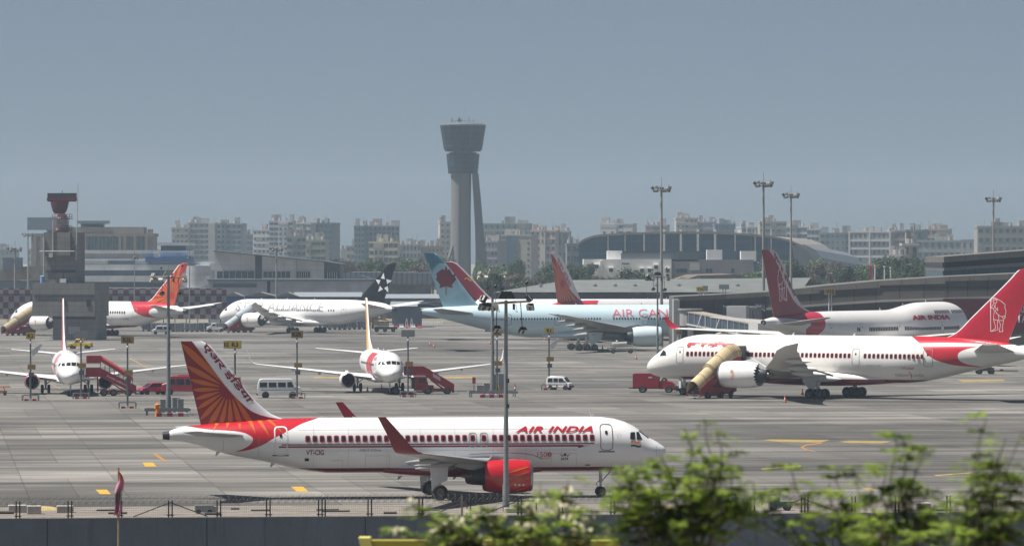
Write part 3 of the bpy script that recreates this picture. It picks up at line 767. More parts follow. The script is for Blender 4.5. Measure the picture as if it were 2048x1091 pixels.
B.windows(1, [d for d in wl if not 31.9 < d < 33.7], 5.52, .30, .47, .42, .6, RW)
for a, b in ((6.0, 7.1), (15.6, 16.7), (32.3, 33.4), (42.5, 43.8)): B.door(1, a, b, 4.25, 6.45, mat('door_edge_grey2', (.28, .28, .28), .5), .06)
B.text(HINDI, 1, 7.4, 14.7, 6.3, 7.15, RED, bold=.075, shear=.5)
B.text('VT-ANP', 1, 39.5, 41.2, 3.85, 4.15, RED, shear=.3)
B.text('DREAM', 1, 38.3, 40.2, 2.95, 3.3, mat('grey_lettering2', (.35, .3, .32), .5)); B.text('LINER', 1, 40.7, 42.2, 2.95, 3.3, mat('grey_lettering2', (.35, .3, .32), .5)); B.text(')', 1, 40.25, 40.6, 2.75, 3.6, RED)
B.text('BOEING 787', 1, 34.4, 36.5, 4.25, 4.4, mat('grey_lettering', (.25, .28, .33), .5))
B.decal([rrect(41.2, 42.4, 2.3 + .25, 3.1, .1)], 1, 'access_panel', mat('panel_cream', (.74, .72, .68), .4))
details78(B, 1)
def engine_sun(A, side, x, y, z, r, m):
    mb = MB()
    for k in range(9):
        a = -1.0 + .25 * k
        for q in (0,):
            p = [(.3, a - .03), (.62, a - .07), (1.0, a), (.62, a + .07)]
            mb.add([(x - rr * math.cos(b), y + side * math.sqrt(max(r * r - (rr * math.sin(b)) ** 2, 0)) + side * .02, z + rr * math.sin(b)) for rr, b in p], [(0, 1, 2, 3)])
    mb.build('sun_emblem', m, [o for o in A.root.children if o.name.startswith('engine')][0])
engine_sun(B, 1, 28.4 - 19.1, 9.75, 3.1, 1.76, mat('pale_orange_paint', (.75, .32, .18), .4))

# the same type behind the radar tower
P2 = gp(222, 671)
Cc = Liner('airliner', 'white airliner with an orange sunburst on its red fin, half hidden behind the radar tower', B78, P2 - Vector((4.9 * math.sin(R(40)), 0, 0)), R(140), g78, red787('white_wide_body_livery', (.82, .815, .79)), mat('cream_wing', (.62, .61, .59), .4))
fr = band_fin(Cc, ROWS78, lambda z: .4, mat('bright_fin_red', (.46, .02, .022), .35))
Cc.sunburst((1,), 52.6, 9.4, .8, mat('bright_orange_paint', (.62,.15,.03), .35), None, n=26, a0=.1, halfw=.7, front=lambda z: fr(z) + .05)
Cc.windows(1, [9.9 + .9 * k for k in range(4)] + [34 + .75 * k for k in range(9)], 5.52, .42, .6)
for a, b in ((7.3, 8.4), (31.6, 32.6), (42.5, 43.8)): Cc.door(1, a, b, 4.25, 6.45, mat('door_edge_pale', (.5, .5, .5), .5), .07)
Cc.text(HINDI, 1, 10.0, 17.3, 6.55, 7.35, RED, bold=.05, shear=.5)
Cc.text('VT-ANX', 1, 39.5, 41.2, 3.85, 4.2, RED)
details78(Cc, 1); engine_sun(Cc, 1, 28.4 - 19.1, 9.75, 3.1, 1.76, mat('pale_orange_paint', (.75, .32, .18), .4))

# alliance aircraft
P3 = gp(639, 665)
S = Liner('airliner', 'all-white airliner with a black fin bearing a five-pointed star and a grey covered stairway', B78, P3 - Vector((4.9 * math.sin(R(40)), 0, 0)), R(140), None, livery('alliance_white', (.84, .84, .83), 28.4, 8.1), mat('white_wing', (.66, .66, .65), .4))
S.fin(mat('black_fin_paint', (.004, .005, .008), .5, var=.1, spec=.2), ROWS78, .8)
st = []
for k in range(5):
    a = R(90 + 72 * k); c = (53.4 + 1.72 * math.cos(a), 12.0 + 1.72 * math.sin(a))
    st.append([(c[0] + .86 * math.cos(a + q), c[1] + .86 * math.sin(a + q)) for q in (R(-10), R(125), R(215))])
S.finpoly(st, 'star_emblem', mat('silver_emblem', (.66, .68, .70), .4), 1, .03)
S.text('STAR ALLIANCE', 1, 7.6, 36.4, 5.2, 7.3, mat('alliance_lettering', (.36, .37, .38), .5), bold=.0)
S.windows(1, [21 + .62 * k for k in range(24)] + [38.2 + .0 + .8 * k for k in range(3)], 5.5, .34, .48)
for a, b in ((7.3, 8.4), (42.2, 43.6)): S.door(1, a, b, 4.25, 6.45, mat('door_edge_pale', (.5, .5, .5), .5), .07)
details78(S, 1); engine_sun(S, 1, 28.4 - 19.1, 9.75, 3.1, 1.76, mat('pale_orange_paint', (.75, .32, .18), .4))

# ---------------------------------------------------------------- twin-aisle with a maple leaf
T77 = dict(L=63.5, mlg=31.8, nose=1.4, apu=.2,
    prof=[(0, 5.1, 4.8, .2), (.2, 5.5, 4.35, 1.2), (.8, 6.1, 3.75, 2.4), (2, 7.0, 3.15, 3.8), (3.5, 7.8, 2.8, 4.9), (5.5, 8.5, 2.65, 5.7), (8, 8.92, 2.6, 6.2), (42, 8.92, 2.6, 6.2), (47, 8.92, 3.2, 5.9), (52, 8.85, 4.3, 5.0), (57, 8.65, 5.6, 3.5), (61, 8.35, 6.6, 1.6), (63.5, 8.0, 7.2, .35)],
    fairing=(17, 40, .4, 1.6, 1.06),
    wing=[(2.5, 3.5, 18.4, 13.4, .12), (3.1, 3.6, 19.2, 12.6, .12), (9.8, 4.6, 24.8, 7.6, .1), (21, 6.0, 32.8, 4.6, .1), (30, 7.2, 39.4, 2.2, .09), (32.3, 7.5, 42.6, .5, .09)],
    stab=[(1, 7.2, 52.8, 7.2, .1), (10.8, 8.2, 60.2, 2.4, .09)],
    fairings=[(5.5, 6.5), (12.5, 5.2), (18, 4.5), (24, 3.6)],
    engines=[(9.6, 17.6, 8.2, 4.0, 2.85, .55)], stab_mat=GREYP, wing_mat=GREYP)
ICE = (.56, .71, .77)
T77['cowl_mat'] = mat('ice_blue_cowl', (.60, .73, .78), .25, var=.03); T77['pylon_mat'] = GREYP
P4 = gp(1165, 700)
K = Liner('airliner', 'pale ice-blue airliner with a red maple leaf on its blue fin, parked at the pier', T77, P4, R(7.5), None, livery('ice_blue_livery', ICE, 31.8, 9, dirt=.03), mat('mid_grey_wing', (.34, .34, .34), .45, var=.1))  # wing in one mid grey, faintly mottled
R77 = [(8.2, 51.6, 59.1), (8.9, 52.4, 59.4), (18.6, 60.3, 62.9), (19.0, 60.9, 63.05)]
K.fin(mat('fin_ice_blue', (.36, .58, .66), .4, var=.05), R77, .9)
TEAL = mat('teal_fin_paint', (.05, .22, .29), .4)
random.seed(4)
dots = []
for i in range(64):
    z = 9.0 + i * .158
    for j in range(60):
        d = 52.4 + j * .19 + (.095 if i % 2 else 0)
        if not (K.LE(z) + .2 < d < K.TE(z) - .2): continue
        q = (z - 9) / 10; up = max(0, (q - .45) / .55); lf = math.hypot((d - 58.1) / 3.0, (z - 14.0) / 3.2)
        dn = .16 if q < .42 else up * 1.3 + .1
        if lf < 1.12: continue
        r = min(.088, .03 + .075 * dn * min(1, (lf - 1) * 3))
        if up > .1: r = min(.135, r * 1.5)
        dots.append([(d - r, z), (d, z - r), (d + r, z), (d, z + r)])
K.finpoly(dots, 'dot_pattern', TEAL, -1, .026)
K.finpoly([[(K.LE(z) + .05, z) for z in (17.0, 17.8, 18.5)] + [(K.TE(z) - .02, z) for z in (18.95, 18.3, 17.0)]], 'fin_cap', mat('teal_cap', (.07, .25, .32), .4), -1, .016)
half = [(0, 1.0), (.13, .72), (.30, .80), (.24, .40), (.46, .60), (.52, .48), (.82, .54), (.74, .34), (.86, .26), (.48, -.06), (.55, -.22), (.07, -.14)]
leaf = half + [(-a, b) for a, b in half[::-1]][:-1]
lf = lambda a, b: (58.7 - 2.35 * a, 13.0 + 3.7 * b)
K.finpoly([[lf(a, b) for a, b in leaf]], 'maple_leaf', mat('leaf_red', (.19, .005, .012), .4, var=.4, scale=.5), -1, .032)
K.finpoly([[lf(-.04, -.1), lf(.04, -.1), lf(.025, -.62), lf(-.025, -.62)]], 'leaf_stem', mat('leaf_red', (.19, .005, .012)), -1, .034)
K.text('AIR CANADA', -1, 26.4, 9.2, 6.5, 8.05, mat('pale_red_lettering', (.66, .16, .19), .4), bold=.0)
K.text('C-FNND', -1, 49.3, 47.2, 5.95, 6.35, NV)
K.windows(-1, [13 + .56 * k for k in range(12)] + [21.0 + .56 * k for k in range(10)] + [28.8 + .56 * k for k in range(32)], 6.2, .30, .42)
for a, b in ((10.2, 11.3), (19.3, 20.4), (36.6, 37.7), (46.2, 47.3)): K.door(-1, a, b, 5.0, 7.1, mat('door_edge_navy', (.10, .14, .18), .5), .06)
K.nose_glass([[(.1, 6.3), (1.1, 6.2), (1.2, 6.9), (.1, 7.0)]], [[(2.2, 6.2), (3.4, 6.3), (3.2, 6.85), (2.4, 6.95)]])
for y in (5.5, -5.5): K.gear('main_gear', 31.8, y, .66, .5, .7, (1.5, 0, -1.5), 3.2, .25, door=[(.2, 3.6), (3.2, 3.6), (2.8, 2.2), (1.2, 1.2), (.6, 1.3)] if y < 0 else None)
K.gear('nose_gear', 5.9, 0, .53, .4, .45, (0,), 3.1, .16)
for d in (14, 20, 33): K.blade(d, .4)

# two more tails behind it
P5 = gp(1115, 516 + 18 * 9.35) - Vector((0, 0, 0))
hd = R(57)
P5 = P5 + Vector((math.cos(hd), math.sin(hd), 0)) * (59.2 - 31.8)
Q = Liner('airliner', 'airliner behind the ice-blue one, showing a sunburst fin and a white roof', T77 | dict(cowl_mat=WHITE, stab_mat=LGREY), P5, hd, g78,
          livery('white_twin_livery', (.80, .79, .77), 31.8, 9, (3.0, (.35, .012, .03)), ((.58, .03, .045), [(4, 55), (5.5, 52.5), (7.5, 48), (8.8, 44), (9.1, 42)], [(4, 56), (5.5, 54), (7, 55), (8, 60), (9.1, 66)])), LGREY)
R77b = [(8.2, 48.8, 59.1), (8.9, 49.6, 59.3), (9.6, 50.3, 59.5), (18.4, 58.0, 61.8), (18.8, 58.7, 62.0)]
fq = band_fin(Q, R77b, lambda z: 2.9 if z > 11 else .5 + (z - 8.2) * .857, mat('coral_fin_red', (.42, .02, .025), .35), zb=mat('fin_cream', (.76, .73, .70), .35))
Q.sunburst((-1,), 57.6, 12.6, .8, mat('coral_orange', (.62, .17, .07), .35), None, n=28, a0=.1, halfw=.75, front=lambda z: fq(z) + .05)
Q.fintext(HINDI, -1, (59.9, 17.6), (55.0, 11.6), 1.2, RED, bold=.02)
for d in (10, 14, 17, 22, 28): Q.blade(d, .4)
P6 = gp(985, 516 + 18 * 9.0); P6 = P6 + Vector((math.cos(R(7)), math.sin(R(7)), 0)) * (47.0 - 31.8)
G = Liner('airliner', 'airliner with a plain red fin carrying a small yellow curl, behind the maple-leaf fin', T77 | dict(cowl_mat=WHITE, stab_mat=mat('navy_paint', (.02, .03, .05), .35)), P6, R(7), None,
          livery('white_navy_tail_livery', (.80, .79, .77), 31.8, 9, None, ((.02, .03, .05), [(4, 55), (5, 54), (7.5, 52), (9.1, 50)], [(4, 80), (7, 80), (9.1, 80)])), LGREY)
G.fin(mat('fin_pale_edge', (.62, .58, .58), .35), [(8.2, 45.8, 55), (8.9, 47.0, 55.3), (9.6, 47.8, 55.5), (16.2, 54.2, 57.2), (17.0, 55.2, 57.5), (17.3, 56.3, 57.6)], .8)
zs = [8.3 + .22 * k for k in range(41)]
G.finpoly([[(G.LE(z) + .45, z) for z in zs] + [(G.TE(z) - .01, z) for z in zs[::-1]]], 'fin_panel', mat('bright_crimson', (.42, .01, .035), .35), -1, .015)
G.finpoly(strip([(53.2, 13.35), (52.9, 13.6), (52.5, 13.5), (52.15, 13.15), (51.75, 13.1), (51.45, 13.4)], .28), 'tail_curl', mat('yellow_paint', (.80, .50, .04), .4), -1, .03)

# ---------------------------------------------------------------- four-engined aircraft with an upper deck
J74 = dict(L=68.6, mlg=34, nose=1.6, apu=.3,
    prof=[(0, 5.7, 5.3, .2), (.3, 6.3, 4.7, 1.4), (1.2, 7.3, 3.9, 3.0), (2.5, 8.6, 3.15, 4.4), (4.3, 9.7, 2.65, 5.6), (6.5, 10.2, 2.25, 6.3), (9, 10.35, 2.1, 6.5), (17, 10.25, 2.1, 6.5), (21, 9.85, 2.1, 6.5), (25, 9.25, 2.1, 6.5), (28, 9.02, 2.1, 6.5), (46, 9.0, 2.1, 6.5), (52, 8.95, 3.0, 6.1), (58, 8.75, 4.4, 4.9), (63, 8.4, 5.7, 3.2), (67, 8.0, 6.5, 1.7), (68.6, 7.75, 6.85, .9)],
    fairing=(18, 42, .35, 1.8, 1.05),
    wing=[(2.5, 3.5, 19.8, 15.4, .11), (3.25, 3.6, 20.8, 14.2, .11), (11.7, 4.5, 28.4, 9.2, .1), (21, 5.2, 36.2, 5.8, .1), (30.8, 5.75, 44.4, 3.7, .09)],
    winglet=[(30.8, 5.75, 44.4, 3.7, .09, 0), (31.4, 5.85, 45.0, 3.2, .08, 30), (31.9, 6.4, 45.9, 2.6, .07, 62), (32.6, 7.8, 47.6, 1.2, .07, 64)],
    stab=[(1.2, 7.0, 57.5, 8.6, .1), (11, 8.1, 65.4, 2.8, .09)],
    fairings=[(6, 6), (15, 5), (24, 4)],
    engines=[(11.7, 23.5, 6.0, 2.8, 2.7, .6), (21.2, 31.6, 6.0, 2.8, 3.7, .6)], winglet_mat=RED, stab_mat=mat('olive_grey_paint', (.36, .36, .34), .45))
hj = R(55.5)
PJ = gp(1737, 516 + 18 * 11.6)
J = Liner('airliner', 'four-engined double-deck airliner by the pier, white outlined figure on a dark red fin', J74, PJ, hj, g78,
          livery('jumbo_livery', (.81, .795, .765), 34, 10.5, (3.6, (.33, .012, .03)), ((.50, .02, .05), [(4.2, 60), (4.6, 56.8), (5.6, 54.4), (7, 53.2), (8.4, 52.6), (9.1, 52.2)], [(4.2, 60.5), (5, 58), (6, 58.6), (7.0, 57.4), (7.6, 59), (8.2, 66), (9.1, 69)])), mat('cream_wing', (.62, .61, .59), .4))
R74 = [(8.0, 52.4, 65.3), (8.95, 53.6, 65.7), (9.6, 55.6, 65.95), (10.4, 56.9, 66.2), (18.9, 64.5, 69.2), (19.4, 65.4, 69.4)]
fj = band_fin(J, R74, lambda z: 2.1 if z > 10.9 else .4 + max(0, z - 8) * .587, mat('wine_fin_paint', (.27, .007, .03), .35), zb=mat('fin_pale_edge', (.62, .58, .58), .35))
figure(J, -1, 61.8, 64.6, 10.9, 17.0, .13)
J.fintext(HINDI + ' ', -1, (66.2, 18.4), (59.2, 11.2), 1.25, DRED, bold=.05)
J.text('AIR INDIA', -1, 23.9, 10.8, 7.25, 8.05, RED, bold=.06, shear=.0)
J.windows(-1, [8 + .56 * k for k in range(10)] + [14.6 + .56 * k for k in range(23)] + [29.6 + .56 * k for k in range(18)] + [42.6 + .56 * k for k in range(2)], 5.85, .38, .62, .44, .7, DRED, dref=35)
J.windows(-1, [10.6 + .6 * k for k in range(9)], 8.62, .38, .52, .44, .6, DRED, dref=12); J.windows(-1, [5.2 + .6 * k for k in range(8)], 8.62, .38, .52, .44, .6, DRED, dref=8.5)
for a in (13.2, 28.2, 41.0, 51.2): J.door(-1, a, a + 1.2, 4.8, 6.9, mat('door_edge_pale', (.5, .5, .5), .5), .06)
for y in (5.5, -5.5, 2, -2): J.gear('main_gear', 33 if abs(y) > 3 else 36, y, .62, .48, .56, (.75, -.75), 3, .2)
J.gear('nose_gear', 8, 0, .6, .4, .45, (0,), 2.8, .15)
J.nose_glass([[(.1, 8.4), (1.2, 8.3), (1.25, 8.95), (.1, 9.05)]], [[(2.9, 8.35), (3.9, 8.45), (3.8, 8.95), (3.2, 9.0)]])
for d in (14, 22, 30): J.blade(d, .45)

# ---------------------------------------------------------------- two single-aisle aircraft seen nose-on
N73 = dict(L=38.0, mlg=19.6, nose=.95, apu=.25,
    prof=[(0, 2.85, 2.65, .15), (.15, 3.12, 2.3, .9), (.6, 3.46, 2.0, 1.75), (1.2, 3.76, 1.8, 2.35), (1.8, 4.2, 1.68, 2.8), (2.5, 4.85, 1.6, 3.25), (3.5, 5.38, 1.53, 3.6), (5, 5.6, 1.5, 3.76), (24.5, 5.6, 1.5, 3.76), (28, 5.58, 1.9, 3.6), (32, 5.45, 2.8, 2.8), (36, 5.1, 3.85, 1.4), (38, 4.8, 4.3, .6)],
    fairing=(10, 24, .2, .9, 1.03),
    wing=[(1.4, 1.95, 11.8, 7.8, .13), (1.88, 2.05, 12.5, 7.0, .13), (5.8, 2.5, 15.6, 4.3, .12), (16.4, 3.65, 21.4, 1.6, .1)],
    winglet=[(16.4, 3.65, 21.4, 1.6, .1, 0), (16.9, 3.8, 21.8, 1.45, .1, 35), (17.25, 4.3, 22.3, 1.15, .09, 70), (17.55, 5.5, 23.4, .5, .08, 82)],
    stab=[(.6, 4.9, 32.8, 4.0, .1), (7.1, 5.5, 36.9, 1.3, .09)],
    fairings=[(4.2, 3), (8, 2.6), (11.5, 2.2)],
    engines=[(4.83, 11.2, 4.8, 2.08, 1.72, .55)], cowl_mat=WHITE)
H73 = [(5.0, 28.6, 36.3), (5.6, 29.8, 36.5), (6.1, 31.2, 36.7), (6.9, 32.4, 37.0), (12.2, 36.4, 39.1), (12.5, 36.9, 39.2)]
def nose_on(label, loc, head, body, fin_m, edge, band):
    A = Liner('airliner', label, N73, loc, head, 'white single-aisle airliners facing the camera', body, LGREY)
    fr = band_fin(A, H73, lambda z: .22, fin_m, zb=edge)
    A.nose_glass([[(.05, 4.02), (.62, 3.98), (.70, 4.42), (.05, 4.48)], [(.72, 3.97), (1.2, 3.98), (1.18, 4.32), (.78, 4.42)]], [[(2.55, 3.95), (3.0, 3.98), (2.95, 4.3), (2.6, 4.38)]])
    for y in (2.86, -2.86): A.gear('main_gear', 19.6, y, .565, .4, .43, (0,), 2.1, .14)
    A.gear('nose_gear', 4.0, 0, .35, .2, .22, (0,), 2.0, .09, door=[(-.6, 1.8), (.7, 1.8), (.7, 1.2), (-.6, 1.2)])
    A.windows(-1, [6.5 + .53 * k for k in range(14)] + [15 + .53 * k for k in range(20)], 3.85, .24, .34)
    A.door(-1, 3.9, 4.75, 2.75, 4.6, mat('door_edge_pale', (.5, .5, .5), .5), .05)
    for d in (6, 12, 20): A.blade(d, .35)
    for sd in (-1, 1):
        if band:
            A.decal([[(a, 2.2), (a + 2.3, 2.2), (a + 2.3, 5.3), (a, 5.3)] for a in (9.8, 12.4, 15.0)], sd, 'red_band', band)
    return A
C1 = nose_on('leftmost white nose-on airliner, with a thin red fin and one crimson engine', gp(134, 785), R(-83), livery('white_single_livery', (.80, .80, .80), 19.6, 5.7), mat('fin_red2', (.48, .06, .07), .4, var=.3, scale=.5), WHITE, mat('pale_red_band', (.62, .25, .27), .4))
for e in C1.root.children:
    if e.name.startswith('engine') and e.data.vertices[0].co.y < 0: e.data.materials[0] = mat('crimson_cowl', (.42, .02, .05), .3); e['label'] = 'crimson engine'
C2 = nose_on('white nose-on airliner with a yellow and orange fin and a red body patch', gp(757, 781.5), R(-83), livery('white_single_livery2', (.82, .815, .80), 19.6, 5.7), mat('fin_yellow', (.66, .40, .13), .4, var=.3, scale=.5), WHITE, mat('red_band', (.52, .05, .07), .4))
C2.fin_extra = C2.finpoly([[(34.9, 8.0), (36.5, 8.6), (37.4, 10.3), (36.3, 10.8)]], 'fin_flash', ORANGE, -1, .03)
for tx, d0, d1, z0, z1 in (('EXPRESS', 8.2, 4.9, 2.5, 2.75), ('AIR-INDIA', 8.6, 5.4, 4.45, 4.85)):
    C2.text(tx, -1, d0, d1, z0, z1, RED, bold=.02); C1.text(tx, -1, d0, d1, z0, z1, mat('pale_red_band', (.62, .25, .27)), bold=.02)
# ---------------------------------------------------------------- city, terminals, towers
def wallmat(name, col, w=4.0, h=3.2, mortar=.06, var=.10, dark=.72, rough=.75, spec=.3):
    "cladding in panels, laid out on x/z of the object"
    if name in MATS: return MATS[name]
    m = bpy.data.materials.new(name); MATS[name] = m; m.use_nodes = True
    nt = m.node_tree; n = nt.nodes; L = nt.links.new; p = n['Principled BSDF']; p.inputs['Roughness'].default_value = rough; p.inputs['Specular IOR Level'].default_value = spec
    tc = n.new('ShaderNodeTexCoord'); sp = n.new('ShaderNodeSeparateXYZ'); cb = n.new('ShaderNodeCombineXYZ')
    L(tc.outputs['Object'], sp.inputs[0]); L(math_node(nt, 'ADD', sp.outputs[0], sp.outputs[1]), cb.inputs[0]); L(sp.outputs[2], cb.inputs[1])
    b = n.new('ShaderNodeTexBrick'); b.offset = 0; b.inputs['Scale'].default_value = 1
    b.inputs['Brick Width'].default_value = w; b.inputs['Row Height'].default_value = h; b.inputs['Mortar Size'].default_value = mortar; b.inputs['Mortar Smooth'].default_value = .2
    c1 = [c * (1 + var * .5) for c in col]; c2 = [c * (1 - var * .5) for c in col]
    b.inputs['Color1'].default_value = (*c1, 1); b.inputs['Color2'].default_value = (*c2, 1); b.inputs['Mortar'].default_value = (*[c * dark for c in col], 1)
    L(cb.outputs[0], b.inputs['Vector'])
    nz = n.new('ShaderNodeTexNoise'); nz.inputs['Scale'].default_value = .25; nz.inputs['Detail'].default_value = 7; L(tc.outputs['Object'], nz.inputs['Vector'])
    rg = n.new('ShaderNodeMapRange'); L(nz.outputs[0], rg.inputs[0]); rg.inputs[1].default_value = .3; rg.inputs[2].default_value = .7; rg.inputs[3].default_value = .84; rg.inputs[4].default_value = 1.1
    vm = n.new('ShaderNodeVectorMath'); vm.operation = 'SCALE'; L(b.outputs[0], vm.inputs[0]); L(rg.outputs[0], vm.inputs['Scale']); L(vm.outputs[0], p.inputs['Base Color'])
    return m
FARG = mat('far_window_glass', (.045, .06, .075), .2, var=.3, scale=.3)
WINM = {}
def winmesh(w, h):
    k = (round(w, 1), round(h, 1))
    if k not in WINM: WINM[k] = MB().box((0, 0, 0), (k[0], .16, k[1])).mesh('window', FARG)
    return WINM[k]
CON = mat('weathered_concrete', (.33, .31, .29), .85, var=.2, scale=.2)
random.seed(11)
def building(label, px0, px1, yt, D, col, rows, cols, dep=18, name='apartment_building', ledge=True, roofs=(), cat='building', group=None, wfrac=.55, hfrac=.5, stripes=(), rz=0, blank=0, ledcol=None, pent=True, y0=0):
    x0, x1, z1 = xat(px0, D), xat(px1, D), zat(yt, D); w = x1 - x0
    col = tuple(c * random.uniform(.66, 1.0) for _ in (0,) for c in col) if False else tuple(c * k_ for k_ in [random.uniform(.45, .82)] for c in (col[0] * 1.02, col[1], col[2] * .97))
    t = thing(name, label, cat, ((x0 + x1) / 2, D, 0), rz or R(random.uniform(-16, 6)), group)
    wm = mat('render_%d_%d_%d' % tuple(int(c * 100) for c in col), col, .85, var=.16, scale=.12)
    MB().box((0, dep / 2, z1 / 2), (w, dep, z1)).build('walls', wm, t)
    fh = (z1 - .8) / rows if rows else 0
    lm = mat('ledge_%d' % len(MATS), ledcol or [min(.8, c * random.choice((1.0, 1.12, 1.3))) for c in col], .8, var=.12, scale=.3)
    mb = MB().box((0, dep / 2, z1 + .45), (w + .5, dep + .5, .9))
    if ledge:
        for r in range(rows): mb.box((0, -.45, .7 + fh * (r + .06)), (w * .96, .9, fh * .28))
    for sx, sw in stripes: mb.box((-w / 2 + w * sx, -.5, z1 / 2), (w * sw, 1.1, z1 + .2))
    mb.build('ledges', lm, t)
    wing = None
    if rows and cols >= 4 and not stripes and random.random() < .75:
        c0 = random.randrange(0, cols - 1); c1 = min(cols, c0 + random.randint(1, max(1, cols // 2))); zt_ = z1 * random.uniform(.86, 1.03); kk = random.uniform(.6, 1.35)
        xa, xb = -w / 2 + w * c0 / cols, -w / 2 + w * c1 / cols; wing = (c0, c1, zt_)
        MB().box(((xa + xb) / 2, .6, zt_ / 2), (xb - xa, 4.8, zt_)).box(((xa + xb) / 2, .6, zt_ + .3), (xb - xa + .3, 5.1, .6)).build('projecting_bay', mat('bay_%d' % len(MATS), tuple(min(.6, c * kk) for c in col), .85, var=.16, scale=.12), t)
    wfrac = random.choice((.32, .45, .55, .7, .82)); hfrac = random.choice((.34, .42, .5, .58))
    if rows and cols:
        # window rows low in the block are hidden behind what stands in front: the top rows are built
        top = max(1, min(rows, 96 // cols)); bw = w / cols
        for r in range(rows - top, rows):
            for c in range(cols):
                if random.random() < blank: continue
                zw = .9 + fh * (r + .60); inb = wing and wing[0] <= c < wing[1]
                if inb and zw > wing[2] - 1.2: continue
                put('window', winmesh(bw * wfrac * (.7 if inb else 1), fh * hfrac), t, (-w / 2 + bw * (c + .5), -1.86 if inb else -.06, zw))
    if pent:
        mb = MB(); k = random.randint(2, 4)
        for i in range(k):
            a = random.uniform(-.4, .4) * w; b = random.uniform(1.6, 4.2); mb.box((a, dep * .4, z1 + .9 + b / 2), (random.uniform(2, min(7, w * .3)), 4, b))
        for i in range(random.randint(1, 3)):
            a = random.uniform(-.45, .45) * w; mb.cyl((a, dep * .3, z1 + .9), (a, dep * .3, z1 + 2.6), 1.0, None, 8)
        for i in range(2):
            a = random.uniform(-.45, .45) * w; mb.cyl((a, dep * .2, z1 + .9), (a, dep * .2, z1 + random.uniform(4, 7)), .12, None, 5)
        mb.build('rooftop_plant', CON, t)
    return t
CITY = 'apartment and office blocks behind the airport'
CREAMW = (.52, .48, .41); PALE = (.50, .50, .48); GREYW = (.30, .31, .33); TANW = (.36, .29, .23); PINKW = (.40, .36, .34); BROWN = (.25, .215, .195)
